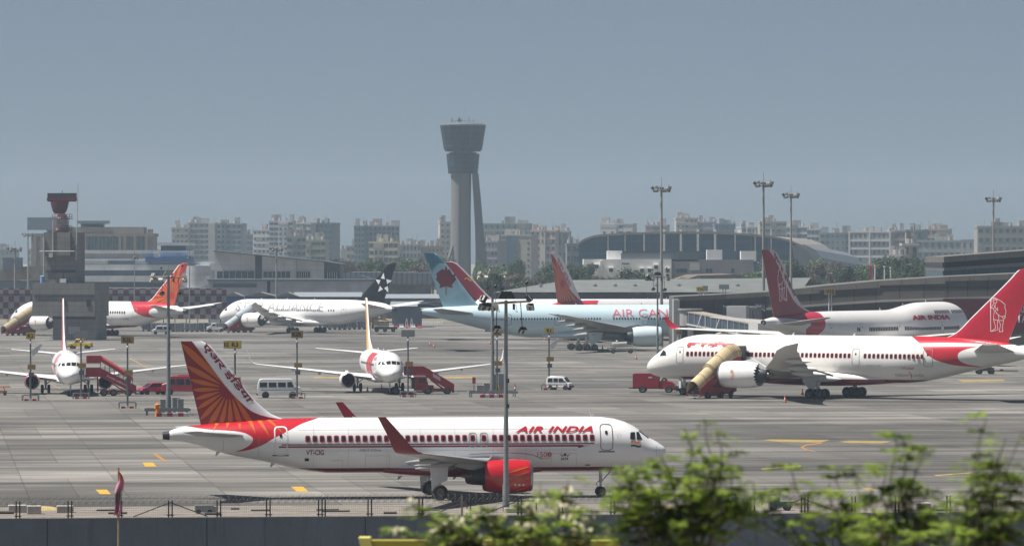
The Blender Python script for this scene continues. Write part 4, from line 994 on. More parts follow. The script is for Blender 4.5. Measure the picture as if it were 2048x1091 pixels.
CL = [
 ('short cream apartment block with brown upper bands left of the balcony tower', 343, 377, 457, 2850, CREAMW, 11, 4),
 ('tall apartment tower with white curved balconies and a brown stair slab', 376, 431, 447, 2860, (.48, .46, .44), 12, 5),
 ('pale green-grey apartment tower with five window columns beside the brown slab', 431, 484, 449, 2880, (.43, .46, .45), 12, 5),
 ('low brown block between the balcony tower and the stepped pale block', 484, 507, 470, 3050, BROWN, 9, 3),
 ('pale stepped block left of the tall white apartment tower', 505, 541, 461, 2960, PALE, 9, 4),
 ('tall white apartment tower with dark window columns', 538, 586, 444, 2900, (.52, .53, .53), 13, 5),
 ('wide grey apartment slab joined to the tall white tower', 586, 622, 448, 2920, (.38, .37, .36), 12, 5),
 ('dark grey netted slab at the right end of its row', 621, 665, 448, 2930, (.16, .19, .22), 11, 5),
 ('tan block in front of the grey slab', 574, 613, 475, 2500, PINKW, 8, 4),
 ('small cream block with an upper room above the hangar roof', 612, 651, 482, 2450, CREAMW, 7, 4),
 ('narrow pale block left of the unfinished tower', 692, 712, 494, 2800, PINKW, 6, 2),
 ('unfinished concrete tower wrapped in green netting', 708, 730, 454, 2750, (.13, .20, .19), 11, 3),
 ('grey unfinished concrete frame beside a bright white stair strip', 729, 799, 453, 2760, (.20, .225, .25), 11, 8),
 ('cream block with a yellow cornice in front of the unfinished frame', 738, 796, 486, 2450, CREAMW, 7, 6),
 ('low pink rooftops left of the maple-leaf fin', 797, 842, 491, 2700, PINKW, 6, 6),
 ('low brown rooftops behind the maple-leaf fin', 840, 886, 494, 2720, TANW, 5, 6),
 ('cream glass-fronted block at the left of the control tower shaft', 880, 911, 446, 2950, CREAMW, 11, 3),
 ('grey office slab with blue window bands right of the control tower', 966, 1059, 449, 2960, (.33, .33, .32), 10, 8),
 ('cream clad office with a tall dark glass strip in its middle', 995, 1063, 472, 2500, (.46, .42, .37), 0, 0),
 ('low glazed annexe under a flat cream roof right of the tower leg', 968, 996, 484, 2480, (.44, .42, .40), 6, 4),
 ('pinkish block with a recessed rust-stained front', 1060, 1112, 463, 2700, PINKW, 8, 5),
 ('blank white block right of the rust-stained one', 1111, 1138, 464, 2710, (.50, .49, .48), 3, 2),
 ('grey low block at the left foot of the arched hall', 1134, 1165, 490, 2300, GREYW, 5, 5),
 ('rooftop block with a white curved band above the arched hall', 1201, 1266, 449, 3000, (.50, .50, .50), 10, 4),
 ('plain pink block rising above the arched hall', 1291, 1334, 452, 3000, (.43, .37, .36), 10, 1),
 ('cream stepped block, highest above the arched hall', 1352, 1396, 438, 3050, CREAMW, 12, 5),
 ('grey block with terraces right of the highest stepped one', 1396, 1432, 446, 3060, (.40, .38, .36), 11, 4),
 ('blue-grey glass block above the arched hall', 1430, 1471, 450, 3040, (.13, .17, .23), 10, 6),
 ('low white block with a small tower room above the arched hall', 1483, 1523, 456, 3000, (.52, .50, .47), 9, 4),
 ('cream block with balconies behind the right end of the hall roof', 1520, 1573, 445, 2950, CREAMW, 11, 5),
 ('grey block with white terraces behind the curved hall roof', 1572, 1616, 455, 2940, (.36, .35, .35), 10, 4),
 ('small white block beside the grey terraces', 1614, 1638, 460, 2930, (.5, .5, .48), 9, 3),
 ('dark grey block with a red panel left of the framed apartments', 1640, 1700, 468, 2800, (.22, .24, .26), 9, 6),
 ('long apartment block framed in white with balcony rows', 1697, 1782, 465, 2650, (.40, .38, .37), 7, 9),
 ('brick red apartment end beside the white framed block', 1781, 1812, 463, 2660, (.36, .22, .19), 7, 3),
 ('dark blue-grey slab with a roof terrace right of the brick end', 1811, 1845, 462, 2670, (.17, .20, .24), 7, 4),
 ('small tan block with a glass corner on the right skyline', 1850, 1898, 460, 2800, (.38, .34, .32), 8, 4),
 ('low lilac grey block left of the wide pink-grey office', 1834, 1960, 483, 2600, (.34, .33, .36), 5, 10),
 ('wide pink-grey office with a long row of square windows at far right', 1955, 2075, 455, 2500, (.40, .37, .36), 7, 9),
 ('square white block in front of the brick apartments', 1805, 1837, 491, 1750, (.60, .59, .57), 3, 2),
 ('small white house among the trees with a dark window strip', 1779, 1808, 513, 1700, (.62, .61, .59), 2, 3),
]
for l, a, b, y, D, c, r, k in CL:
    st = {'tall apartment tower with white curved balconies and a brown stair slab': ((.86, .24),), 'grey unfinished concrete frame beside a bright white stair strip': ((.03, .06),), 'long apartment block framed in white with balcony rows': ((.02, .04), (.98, .04), (.5, .04))}.get(l, ())
    lc = (.42, .42, .42) if st or 'white' in l else None
    if 'brown stair' in l: lc = (.46, .45, .43)
    t = building(l, a, b, y, D, c, r, k, group=CITY, ledge=('blank' not in l and 'plain' not in l and 'frame ' not in l), stripes=st, ledcol=lc, blank=.06)
    if r == 0:
        z = zat(y, D); w = xat(b, D) - xat(a, D)
        MB().box((-1.5, -.3, z * .52), (5.6, .7, z * .98)).build('glass_strip', mat('blue_glass_strip', (.05, .085, .12), .2, var=.2, scale=.3), t)
        for k_ in range(8): put('window', winmesh(1.2, 1.0), t, (7.5, -.06, 5 + 3 * k_))
# low sprawl filling the gaps on the horizon
random.seed(5)
for i in range(34):
    a = -20 + i * 62 + random.uniform(-15, 15); w = random.uniform(28, 60); y = random.uniform(489, 503)
    side = 'left of the control tower' if a < 900 else 'right of the control tower'
    c = random.choice([CREAMW, PALE, TANW, PINKW, GREYW, BROWN])
    building('distant low apartment block on the hazy skyline ' + side, a, a + w, y, 3300 + random.uniform(0, 300), c, 5, 6, group='distant low blocks ' + side, ledge=i % 2 == 0, pent=True, blank=.1)

# sandstone office behind the radar tower
D = 1900
t = thing('office_building', 'sandstone office block with tall teal window bays behind the radar tower', 'building', (xat(184, D), D, 0))
w = xat(305, D) - xat(62, D); z1 = zat(472, D); SAND = mat('sandstone_cladding', (.27, .24, .215), .85, var=.12, scale=.2)
mb = MB().box((0, 12, z1 / 2), (w, 24, z1)).box((0, 11.9, z1 + .5), (w + 1, 25, 1.2)).box((1, 12, z1 + 2.4), (w * .8, 16, 2.6)).box((-w * .02, 14, z1 + 3), (9, 7, 6)).box((w * .46, 13, z1 + 1.7), (2, 3, 2.4))
mb.build('walls', SAND, t)
mb = MB()
for px in (70, 84, 98, 112, 126, 160, 170, 240, 250, 270, 293): mb.box((xat(px, D) - xat(184, D), -.3, z1 / 2), (1.2, .9, z1))
mb.build('pilasters', SAND, t)
TEALG = mat('teal_window_glass', (.05, .10, .12), .2, var=.25, scale=.4)
for a, b in ((140, 155), (177, 194), (199, 217), (220, 237), (257, 267), (277, 288)):
    f = MB().box((xat((a + b) / 2, D) - xat(184, D), -.15, zat(487, D)), (xat(b, D) - xat(a, D), .5, 5.4)).build('window', TEALG, t)
    mb = MB()
    for q in (.33, .66): mb.box((xat(a + (b - a) * q, D) - xat(184, D), -.48, zat(487, D)), (.16, .16, 5.4))
    mb.build('window_bars', SAND, f)
MB().box((xat(184, D) - xat(184, D), 8, z1 + 5.6), (12, 10, 1.2)).box((-18, 5, z1 + 5), (16, 8, 5)).build('rooftop_plant', mat('blue_grey_sheet', (.16, .22, .28), .5), t)

# banded low terminal (left)
D = 1500
WB = wallmat('white_band_cladding', (.60, .62, .645), 5, 2.2); GB = wallmat('grey_band_cladding', (.33, .335, .345), 4, 2.2)
t = thing('terminal_building', 'long banded white and grey terminal with dark window strips, left of the cladded hangar', 'building', (0, D, 0))
x0, x1 = xat(150, D), xat(302, D); X = lambda p: xat(p, D)
mb = MB(); gl = MB(); gb = MB()
def slab(m, a, b, yt, yb, dep=30, fwd=0): m.box(((X(a) + X(b)) / 2, dep / 2 - fwd, (zat(yt, D) + zat(yb, D)) / 2), (X(b) - X(a), dep, zat(yt, D) - zat(yb, D)))
slab(mb, 150, 303, 500, 506.5); slab(gb, 150, 303, 506.5, 517, fwd=-.3); slab(mb, 150, 303, 517, 521); slab(gb, 150, 303, 521, 528, fwd=-.3)
slab(mb, 140, 430, 529, 540, fwd=1.5); slab(gl, 140, 380, 540, 551, fwd=.6); slab(mb, 140, 420, 551, 563, fwd=3); slab(gl, 140, 420, 563, 574, fwd=1.2); slab(mb, 130, 430, 574, 634, fwd=4)
slab(gl, 216, 268, 521, 528, fwd=.2); slab(mb, 303, 420, 523, 529); slab(mb, 320, 375, 505, 523); slab(gl, 322, 372, 491, 501, fwd=.4); slab(mb, 316, 376, 501, 505, fwd=.8); slab(mb, 316, 378, 485, 491, fwd=.8); slab(gb, 303, 430, 540, 560)
mb.build('walls', WB, t); gb.build('recessed_walls', GB, t)
gl.build('window_band', mat('blue_grey_glass', (.055, .085, .105), .25, var=.3, scale=.2), t)
MB().box(((X(292) + X(384)) / 2, 4, zat(518.5, D)), (X(384) - X(292), 14, 1.5)).build('blue_canopy', mat('blue_sheet_roof', (.05,.15,.36), .5, var=.15), t)
c = MB().lathe([(0, 6.5), (zat(531, D), 6.5)], (X(391), 3, 0), (0, 0, 1), 24, 0, (True, True)); c.build('round_stair_tower', WB, t, 30)
# far-left low roofs
t = thing('cargo_building', 'low tan-roofed cargo shed at the far left edge', 'building', (0, 1550, 0)); D = 1550
mb = MB(); mb.prism([(X(-20), zat(560, D)), (X(-20), zat(540, D)), (X(40), zat(533, D)), (X(88), zat(531, D)), (X(88), zat(560, D))], 0, 40, 'xz')
mb.build('roof', mat('tan_roof_sheet', (.22,.195,.165), .7, var=.25, scale=.3), t)
MB().box(((X(-20) + X(88)) / 2, 19, zat(590, D) * .5 + 1), (X(86) - X(-20), 36, zat(558, D) + 2)).build('walls', mat('slate_wall', (.13, .15, .19), .8, var=.2, scale=.2), t)
f = MB().box((X(26), -.3, zat(527, D)), (6, 5, 4)).build('rooftop_box', mat('slate_wall', (.13, .15, .19)), t)

# cladded hangar building (centre left)
D = 1400; CLAD = wallmat('pale_metal_cladding', (.52, .535, .56), 3.2, 1.6, .05, dark=.8); DCL = mat('dark_recess_cladding', (.11, .12, .14), .6, var=.2, scale=.2)
t = thing('hangar_building', 'grey cladded airport building with a long roof sloping down to the right', 'building', (0, D, 0))
mb = MB(); P = [(428, 502), (512, 509), (525, 511), (600, 518), (648, 523)]
def seg(m, a, b, ya, yb, dep=30, fwd=0, yl=640): m.prism([(X(a), zat(yl, D)), (X(a), zat(ya, D)), (X(b), zat(yb, D)), (X(b), zat(yl, D))], -fwd, dep, 'xz')
seg(mb, 429, 510, 502, 509); seg(mb, 524, 593, 511, 517.5); seg(mb, 594, 648, 517.5, 523)
mb.build('walls', CLAD, t)
mb = MB(); seg(mb, 510, 524, 509, 511, fwd=-1.5); seg(mb, 648, 680, 523.5, 529, fwd=-1.0); seg(mb, 593, 594, 516, 517, fwd=-.4); mb.build('recessed_walls', DCL, t)
mb = MB()
for (a, ya), (b, yb) in zip(((427, 500.5), (524, 509.5), (648, 521.5)), ((524, 509.5), (648, 521.5), (683, 527))):
    mb.prism([(X(a), zat(ya, D)), (X(b), zat(yb, D)), (X(b), zat(yb + 2.2, D)), (X(a), zat(ya + 2.2, D))], -1.2, 30.6, 'xz')
mb.build('roof', mat('dark_roof_edge', (.10, .11, .13), .6), t)
GLB = mat('blue_grey_glass', (.055, .085, .105))
for a, b, y0, y1 in ((434, 508, 542, 556), (527, 580, 543, 555), (594, 620, 543, 555), (650, 678, 543, 559)):
    f = MB().box(((X(a) + X(b)) / 2, -.1 if a < 640 else .9, zat((y0 + y1) / 2, D)), (X(b) - X(a), .4, zat(y0, D) - zat(y1, D))).build('window', GLB, t)
    mb = MB()
    for k in range(1, 6): mb.box((X(a) + (X(b) - X(a)) * k / 6, -.36 if a < 640 else .64, zat((y0 + y1) / 2, D)), (.14, .12, zat(y0, D) - zat(y1, D)))
    mb.build('window_bars', CLAD, f)
# lower block in front
D = 1330; t = thing('cargo_building', 'low grey cladded block in front of the sloping-roof building', 'building', (0, D, 0))
mb = MB().box(((X(417) + X(534)) / 2, 12, zat(561, D) / 2), (X(534) - X(417), 24, zat(561, D))).box(((X(540) + X(752)) / 2, 13, zat(561, D) / 2), (X(752) - X(540), 24, zat(561, D)))
mb.build('walls', CLAD, t)
MB().box((X(537), 13.5, zat(562, D) / 2), (X(540) - X(534) - .1, 23, zat(562, D))).box((X(470), -.2, zat(571, D)), (X(514) - X(428), .5, .9)).box(((X(417) + X(752)) / 2, 12, zat(560, D)), (X(754) - X(415), 26, .5)).build('dark_trim', DCL, t)
BLUE = mat('blue_sheet_wall', (.05, .13, .30), .55, var=.25, scale=.2); TANR = mat('tan_roof_sheet', (.22,.195,.165))
D = 1285
for lb, a, b in (('first blue-walled shed with a tan roof beside the chequered fence', 452, 483), ('wide blue-walled shed with a tan roof left of the tall thin mast', 490, 552), ('blue-walled shed with a cream roof right of the tall thin mast', 556, 594)):
    t = thing('shed', lb, 'shed', (0, D, 0), 0, 'blue sheds by the cargo block')
    MB().box(((X(a) + X(b)) / 2, 6, zat(592, D) / 2), (X(b) - X(a), 12, zat(592, D))).build('walls', BLUE, t)
    MB().prism([(X(a) - .3, zat(592, D)), ((X(a) + X(b)) / 2, zat(584, D)), (X(b) + .3, zat(592, D))], -.6, 12.6, 'xz').build('roof', TANR, t)
t = thing('shed', 'long shed with a ribbed translucent roof, between the cladded hangar and the maple-leaf fin', 'shed', (0, 1480, 0)); D = 1480
MB().prism([(X(683), zat(568, D)), (X(683), zat(546, D)), (X(700), zat(543.5, D)), (X(862), zat(545, D)), (X(862), zat(568, D))], 4, 30, 'xz').build('roof', wallmat('ribbed_roof_sheet', (.2, .215, .24), 1.6, 40, .25, dark=.6), t)
MB().box(((X(683) + X(862)) / 2, 16, zat(566, D) / 2), (X(860) - X(685), 20, zat(567, D))).build('walls', mat('cluttered_wall', (.13, .135, .15), .85, var=.6, scale=.25), t)
MB().prism([(X(695), zat(556, D)), (X(722), zat(549, D)), (X(745), zat(556, D))], -3, 3.5, 'xz').build('gable', mat('blue_grey_sheet', (.16, .22, .28)), t)
# low airport sheds between that and the tower
for lb, a, b, y, D, m in (('slate blue shed under the tail of the white alliance airliner', 784, 842, 612, 1240, mat('slate_shed_wall', (.10, .12, .16), .8, var=.2, scale=.3)), ('dark low workshop wall behind the white alliance airliner', 590, 720, 593, 1290, mat('dark_workshop_wall', (.07, .08, .10), .8, var=.5, scale=.3)), ('long low store with a pale sheet roof behind the maple-leaf fin', 760, 900, 596, 1420, mat('cluttered_wall', (.13, .135, .15)))):
    t = thing('shed', lb, 'shed', (0, D, 0)); MB().box(((X(a) + X(b)) / 2, 6, zat(y, D) / 2), (X(b) - X(a), 12, zat(y, D))).build('walls', m, t)
    MB().prism([(-.8, 0), (6, 1.2), (12.8, 0)], X(a) - .5, X(b) + .5, 'yz', M=Matrix.Translation((0, 0, zat(y, D)))).build('roof', mat('slate_roof_sheet', (.22, .24, .27), .6), t)
# chequered blast fence
def checker(name, w, h):
    m = bpy.data.materials.new(name); m.use_nodes = True; nt = m.node_tree; n = nt.nodes; L = nt.links.new
    tc = n.new('ShaderNodeTexCoord'); mp = n.new('ShaderNodeMapping'); mp.inputs['Scale'].default_value = (1 / w, 0, 1 / h); mp.inputs['Location'].default_value = (.001, .5, .001)
    ck = n.new('ShaderNodeTexChecker'); ck.inputs['Scale'].default_value = 1; ck.inputs['Color1'].default_value = (.30, .30, .31, 1); ck.inputs['Color2'].default_value = (.15, .045, .055, 1)
    L(tc.outputs['Object'], mp.inputs[0]); L(mp.outputs[0], ck.inputs[0]); L(ck.outputs[0], n['Principled BSDF'].inputs['Base Color']); n['Principled BSDF'].inputs['Roughness'].default_value = .7
    return m
D = 1250; CK = checker('chequered_panels', 1.44, 1.62)
for lb, a, b in (('red and white chequered blast fence left of the radar tower', -30, 68), ('red and white chequered blast fence between the radar tower and the blue sheds', 190, 453)):
    t = thing('blast_fence', lb, 'fence', (0, D, 0), 0, 'chequered blast fence')
    MB().box(((X(a) + X(b)) / 2, 0, zat(576, D) / 2 + 1), (X(b) - X(a), .3, zat(576, D) - 2)).build('panels', CK, t)
    mb = MB(); x = X(a)
    while x < X(b): mb.cyl((x, .6, 0), (x, .25, zat(576, D) - .2), .12, None, 6); x += 3
    mb.box(((X(a) + X(b)) / 2, -.25, zat(588.5, D)), (X(b) - X(a), .2, .3)); mb.build('supports', DARK, t)
# ---------------------------------------------------------------- control tower
D = 2266; CX = xat(926, D)
t = thing('control_tower', 'tall control tower with a flared glass cab on a grey concrete shaft and leg', 'control tower', (CX, D, 0))
CONC = mat('tower_concrete', (.15, .145, .142), .8, var=.1, scale=.1, stretch=(1, 1, .2)); TG = mat('tower_glass', (.035, .055, .075), .18, var=.35, scale=.25)
px = lambda p: xat(p, D) - CX
def ngon(r, z, n=14, a0=.1, sx=1, sy=1, cx=0): return [(cx + r * sx * math.cos(a0 + 2 * math.pi * k / n), r * sy * math.sin(a0 + 2 * math.pi * k / n), z) for k in range(n)]
cabm = wallmat('tower_cab_glass', (.010, .018, .027), 2.6, 2.3, .12, var=.8, dark=2.6, rough=.5, spec=.12)
Z = lambda y: zat(y, D)
c = MB().loft([ngon(8.4, Z(303)), ngon(9.2, Z(298)), ngon(10.6, Z(262)), ngon(11.0, Z(252))]).build('cab', cabm, t)
mb = MB().loft([ngon(11.1, Z(252)), ngon(11.15, Z(250)), ngon(9.6, Z(247)), ngon(8, Z(246))]); mb.build('cab_roof', mat('tower_roof', (.09, .10, .11), .6), t)
mb = MB()
for x, h, w in ((-5.2, 2.6, .5), (-3.6, 1.4, .3), (-1.8, 2.8, 1.2), (-.6, 3.0, .25), (2.8, 3.2, .4), (5.0, 2.2, .3), (.8, 8, .08)):
    mb.cyl((x, 0, Z(247)), (x, 0, Z(247) + h), w * .4, None, 6)
mb.box((-1.6, 0, Z(241)), (2.6, .6, .5)).tube([(-6, 0, Z(246) + 1.1), (6, 0, Z(246) + 1.1)], .07, 5); mb.build('roof_antennas', mat('tower_roof', (.09, .10, .11)), t)
MB().loft([ngon(5.2, Z(307)), ngon(5.2, Z(302.5))]).loft([ngon(6.6, Z(308)), ngon(6.6, Z(304.8))]).build('neck', DARK, t)
MB().loft([ngon(7.1, Z(347)), ngon(7.95, Z(309)), ngon(7.6, Z(307.5))]).build('lower_cab', cabm, t)
sh = [(4.9, 4.6, -.9, 347), (4.7, 4.8, -1.0, 420), (4.9, 5.2, -1.2, 500), (5.2, 5.6, -1.3, 590)]
MB().loft([ngon(1, Z(y), 28, 0, a, b, c_) for a, b, c_, y in sh]).build('shaft', CONC, t, 40)
gm = MB(); 
for y0, y1 in ((348, 588),): gm.loft([[(px(918.5) - .25, -5.05, Z(y0)), (px(918.5) + .25, -5.05, Z(y0)), (px(918.5) + .25, -4.2, Z(y0)), (px(918.5) - .25, -4.2, Z(y0))], [(px(917) - .25, -6.0, Z(y1)), (px(917) + .25, -6.0, Z(y1)), (px(917) + .25, -5.0, Z(y1)), (px(917) - .25, -5.0, Z(y1))]])
gm.build('shaft_groove', mat('dark_concrete', (.14, .14, .15), .8), t)
leg = []
for a, b, y in ((944, 957, 347), (947, 962, 400), (950, 966, 450), (951, 972, 500), (951, 981, 591)): leg.append([(px(a), -3.6, Z(y)), (px(b), -2.2, Z(y)), (px(b), 2.2, Z(y)), (px(a), 3.6, Z(y))])
MB().loft(leg).build('leg', mat('tower_leg_concrete', (.10,.10,.105), .8, var=.12, scale=.1), t)
MB().tube([(px(906), -3, Z(490)), (px(890), -6, Z(545))], .8, 8).tube([(px(890), -6, Z(545)), (px(890), -6, 0)], .8, 8).build('strut', CONC, t)

# ---------------------------------------------------------------- radar tower
D = 1043; CX = xat(129, D)
t = thing('radar_tower', 'dark grey clad radar tower with a red and black rotating antenna on top', 'radar tower', (CX, D, 0), R(-9))
px = lambda p: (p - 129) / F * D
TC = wallmat('grey_tower_cladding', (.20, .20, .193), 1.6, 1.25, .04, dark=.6, rough=.6); TB = mat('dark_tower_band', (.05, .055, .065), .5)
mb = MB()
mb.box((px(149), 5, Z(678) * 0 + (zat(632, D)) / 2), (px(193) - px(105), 10, zat(632, D)))
mb.box((px(129), 5.5, (zat(566, D) + zat(632, D)) / 2), (px(193) - px(65), 13, zat(566, D) - zat(632, D)))
mb.box((px(115), 7, (zat(464, D) + zat(566, D)) / 2), (px(145) - px(85), 8.5, zat(464, D) - zat(566, D)))
mb.box((px(109), 6, (zat(464, D) + zat(512, D)) / 2), (px(135) - px(81), 8, zat(464, D) - zat(512, D) - .02))
mb.build('walls', TC, t)
mb = MB().box((px(115), 2.62, zat(542.5, D)), (px(145) - px(85) + .04, .1, .55)).box((px(131), -1.06, zat(591, D)), (px(192) - px(69), .12, .6)).box((px(149), -.1, zat(635, D)), (px(193) - px(105) + .02, .3, .6))
mb.build('dark_bands', TB, t)
for p in (130.5, 180.5):
    f = MB().box((px(p), -1.05, zat(605.5, D)), (.8, .2, 1.4)).build('window', GLASS, t)
MB().box((px(149), 0, zat(660, D)), (2.6, .16, 1.6)).build('door', mat('grey_door', (.32, .33, .34), .6), t)
MB().box((px(122), 1.9, zat(561, D)), (1.4, .7, .9)).build('cooling_unit', LGREY, t)
MB().lathe([(0, .5), (1.3, .55), (1.45, .6), (1.6, .3)], (px(79), 2.0, zat(565.5, D)), (0, 0, 1), 14, 0, (True, True)).build('water_tank', mat('pale_blue_plastic', (.20, .32, .55), .5), t)
mb = MB()
z0 = zat(464, D)
mb.lathe([(0, 1.5), (.3, 1.4), (3.6, 1.15), (4.0, 1.0)], (px(110), 6, z0), (0, 0, 1), 8, 0, (True, True)); mb.build('pedestal', mat('pale_pedestal', (.34, .33, .32), .6), t)
mb = MB()
for z in (z0 + .35, z0 + 2.9):
    mb.lathe([(0, 2.3), (.12, 2.3)], (px(110), 6, z), (0, 0, 1), 16, 0, (True, True))
    for k in range(12):
        a = 2 * math.pi * k / 12; mb.cyl((px(110) + 2.25 * math.cos(a), 6 + 2.25 * math.sin(a), z), (px(110) + 2.25 * math.cos(a), 6 + 2.25 * math.sin(a), z + 1.1), .05, None, 4)
    for h in (.55, 1.1): mb.tube([(px(110) + 2.25 * math.cos(2 * math.pi * k / 12), 6 + 2.25 * math.sin(2 * math.pi * k / 12), z + h) for k in range(13)], .045, 4)
mb.build('railings', mat('red_oxide_steel', (.17, .02, .03), .6, var=.2), t)
MB().lathe([(0, .7), (.5, .6), (1.0, .8)], (px(110), 6, z0 + 3.9), (0, 0, 1), 12, 0, (True, True)).build('turning_gear', mat('red_oxide_steel', (.17, .02, .03)), t)
dish = []
for k in range(7):
    q = k / 6; w = 1.1 + 1.0 * q ** .5; dish.append([(px(105) + w * math.cos(a) , 6 + w * .8 * math.sin(a) , z0 + 4.1 + 2.7 * q) for a in (2 * math.pi * j / 18 for j in range(18))])
MB().loft(dish).build('reflector', mat('red_mesh_reflector', (.10, .016, .024), .6, var=.35, scale=3, stretch=(4, 4, .3)), t, 40)
an = MB().box((px(110), 6, z0 + 8.1), (6.5, .7, 1.1)).build('array_antenna', mat('black_array', (.03, .025, .03), .5), t)
MB().box((px(111), 5.75, z0 + 7.3), (6.8, 1.0, .5)).box((px(110), 6, z0 + 6.9), (6.5, .8, .28)).build('array_beam', mat('dark_red_steel', (.13, .012, .02), .5), an)
MB().cyl((px(110), 6, z0 + 8.1), (px(110), 6, z0 + 9.3), .06).build('lightning_rod', DARK, t)
MB().cyl((px(147), 2.5, zat(520, D)), (px(151), 2.5, zat(367, D)), .14, .07, 6).tube([(px(141), 3, zat(488, D)), (px(148), 2.5, zat(488, D))], .15).tube([(px(141), 3, zat(503, D)), (px(148), 2.5, zat(503, D))], .15).build('whip_antenna', mat('pale_pole', (.45, .44, .40), .5), t)
MB().tube([(px(101), 1.9, zat(508, D)), (px(101), 1.9, zat(440, D))], .12).tube([(px(82), 1.8, zat(560, D)), (px(82), 1.8, zat(474, D))], .13).tube([(px(73), 1.8, zat(502, D)), (px(145), 1.8, zat(502, D))], .09).box((px(97), 1.8, zat(510, D)), (.9, .5, .9)).build('conduits', mat('pale_pole', (.45, .44, .40)), t)
MB().cyl((px(123), 1.7, zat(566, D)), (px(123), 1.7, zat(543, D)), .12).build('lamp_post', DARK, t)

# ---------------------------------------------------------------- arched hall
D = 2000
t = thing('arched_hall', 'long arched glass hall with white roof ribs on the horizon right of the control tower', 'building', (0, D, 0))
arch = [(1152, 492), (1160, 482), (1170, 476), (1185, 471), (1200, 468.5), (1250, 465), (1340, 463), (1440, 463.5), (1500, 467), (1545, 471.5), (1575, 478), (1600, 488), (1617, 500), (1628, 515), (1634, 532)]
Xd = lambda p: xat(p, D)
HG = wallmat('hall_glass', (.016, .042, .08), 7.2, 5.0, .22, var=.5, dark=2.2, rough=.4, spec=.12)
MB().prism([(Xd(a), zat(y + 3, D)) for a, y in arch] + [(Xd(1634), 0), (Xd(1158), 0), (Xd(1158), zat(492, D))], 0, 3, 'xz').build('glass_front', HG, t)
rf = MB(); rings = []
for a, y in arch:
    x, z = Xd(a), zat(y, D)
    rings.append([(x, -1.5, z), (x + .01, -1.5, z - .9), (x + (14 if a > 1560 else 6), 60, z - .9), (x + (14 if a > 1560 else 6), 60, z)])
rf.loft(rings); rf.build('roof', wallmat('hall_roof', (.22, .20, .18), 3.0, 400, .12, dark=.75), t)
rings = []
for k in range(9):
    q = k / 8; y0 = -1 + 62 * q; rings.append([(Xd(1600) + 22 * q + 9.5 * (1 - math.cos(a)) * 0 + 10 * math.sin(a) * 1.0, y0, zat(488, D) - 10 * (1 - math.cos(a)) - 3.2 * q) for a in (R(-20), R(10), R(40), R(65), R(85))] + [(Xd(1600) + 22 * q, y0, 0)])
MB().loft(rings).build('side_shell', mat('hall_shell', (.15, .165, .185), .5, var=.12, scale=.3), t)
mb = MB()
for p, w in ((1288, .5), (1328, .9), (1361.5, .9), (1395.5, .9), (1430, .9), (1470, .35), (1542, .3), (1510, .3), (1250, .3), (1216, .3)):
    mb.box((Xd(p), -.6, zat(480, D) + .0), (w, 1.0, (zat(464, D) - zat(510, D)) * .95))
mb.build('columns', mat('white_steel', (.80, .79, .77), .5), t)

# ---------------------------------------------------------------- white low block and long metal-roofed shed
D = 1550
t = thing('airport_office', 'low white flat-roofed office with small hooded windows below the arched hall', 'building', (0, D, 0))
WW = mat('white_render', (.76, .755, .74), .85, var=.12, scale=.15); GW = mat('grey_render', (.22,.22,.24), .85, var=.15, scale=.15)
Xd = lambda p: xat(p, D)
mb = MB().box((Xd(1255), 9, zat(518, D) / 2), (Xd(1344) - Xd(1168), 18, zat(518, D))).box((Xd(1230), 8, zat(510, D)), (5, 6, 3)).box((Xd(1202), -.3, zat(545, D)), (.6, .6, 8)).box((Xd(1430), 6, zat(510, D)), (5, 6, 3.6)).box((Xd(1498), 6, zat(512, D)), (5, 6, 3.4)); mb.build('walls', WW, t)
MB().box((Xd(1425), 11, zat(519, D) / 2), (Xd(1510) - Xd(1344), 18, zat(519, D))).build('grey_wing', GW, t)
MB().box((Xd(1320), 6, zat(514, D)), (Xd(1420) - Xd(1265), 8, 2.6)).build('dark_roof', mat('dark_roof_edge', (.10, .11, .13)), t)
for p, y in ((1193, 533), (1222, 540), (1284, 541), (1299, 541), (1312, 534), (1335, 541)):
    f = MB().box((Xd(p), -.1, zat(y, D)), (1.2, .3, 1.1)).build('window', FARG, t); MB().box((Xd(p), -.5, zat(y, D) + .75), (1.7, 1.1, .22)).build('window_hood', WW, f)
for p in (1356, 1362, 1368, 1372, 1415, 1422, 1466): put('window', winmesh(.9, 1.4), t, (Xd(p), 1.95, zat(541, D)))
MB().box((Xd(1390), 1.8, zat(533, D)), (3.2, .3, 2.2)).build('louvre_window', mat('pale_louvre', (.46, .46, .46), .6), t)
MB().box((Xd(1251), -.08, zat(527, D)), (2.6, .1, .5)).build('name_board', mat('teal_board', (.05, .18, .24), .5), t)
D = 1160; Xd = lambda p: xat(p, D)
t = thing('service_shed', 'very long shed with a pale metal roof and corrugated dark wall behind the airliners', 'shed', (0, D, 0))
zr0, zr1 = zat(584, D), zat(566, D)
RFM = wallmat('pale_roof_sheet', (.14, .15, .145), 9.0, 300, .10, dark=.86, var=.08)
MB().add([(Xd(985), 0, zr0), (Xd(1600), 0, zr0), (Xd(1640), 36, zr1 + 1.2), (Xd(1140), 36, zr1 + .6)], [(0, 1, 2, 3)]).add([(Xd(985), 0, zr0 - .3), (Xd(1600), 0, zr0 - .3), (Xd(1640), 36, zr1 + .9), (Xd(1140), 36, zr1 + .3)], [(0, 1, 2, 3)]).build('roof', RFM, t)
MB().box((Xd(1290), .3, zr0 - .95), (Xd(1600) - Xd(960), .8, 1.2)).build('gutter_fascia', DARK, t)
MB().box((Xd(1290), 2.5, (zr0 - 1.5) / 2), (Xd(1600) - Xd(960), 1, zr0 - 1.5)).build('corrugated_wall', wallmat('corrugated_wall', (.15, .155, .165), .7, .55, .16, dark=.5, var=.3), t)
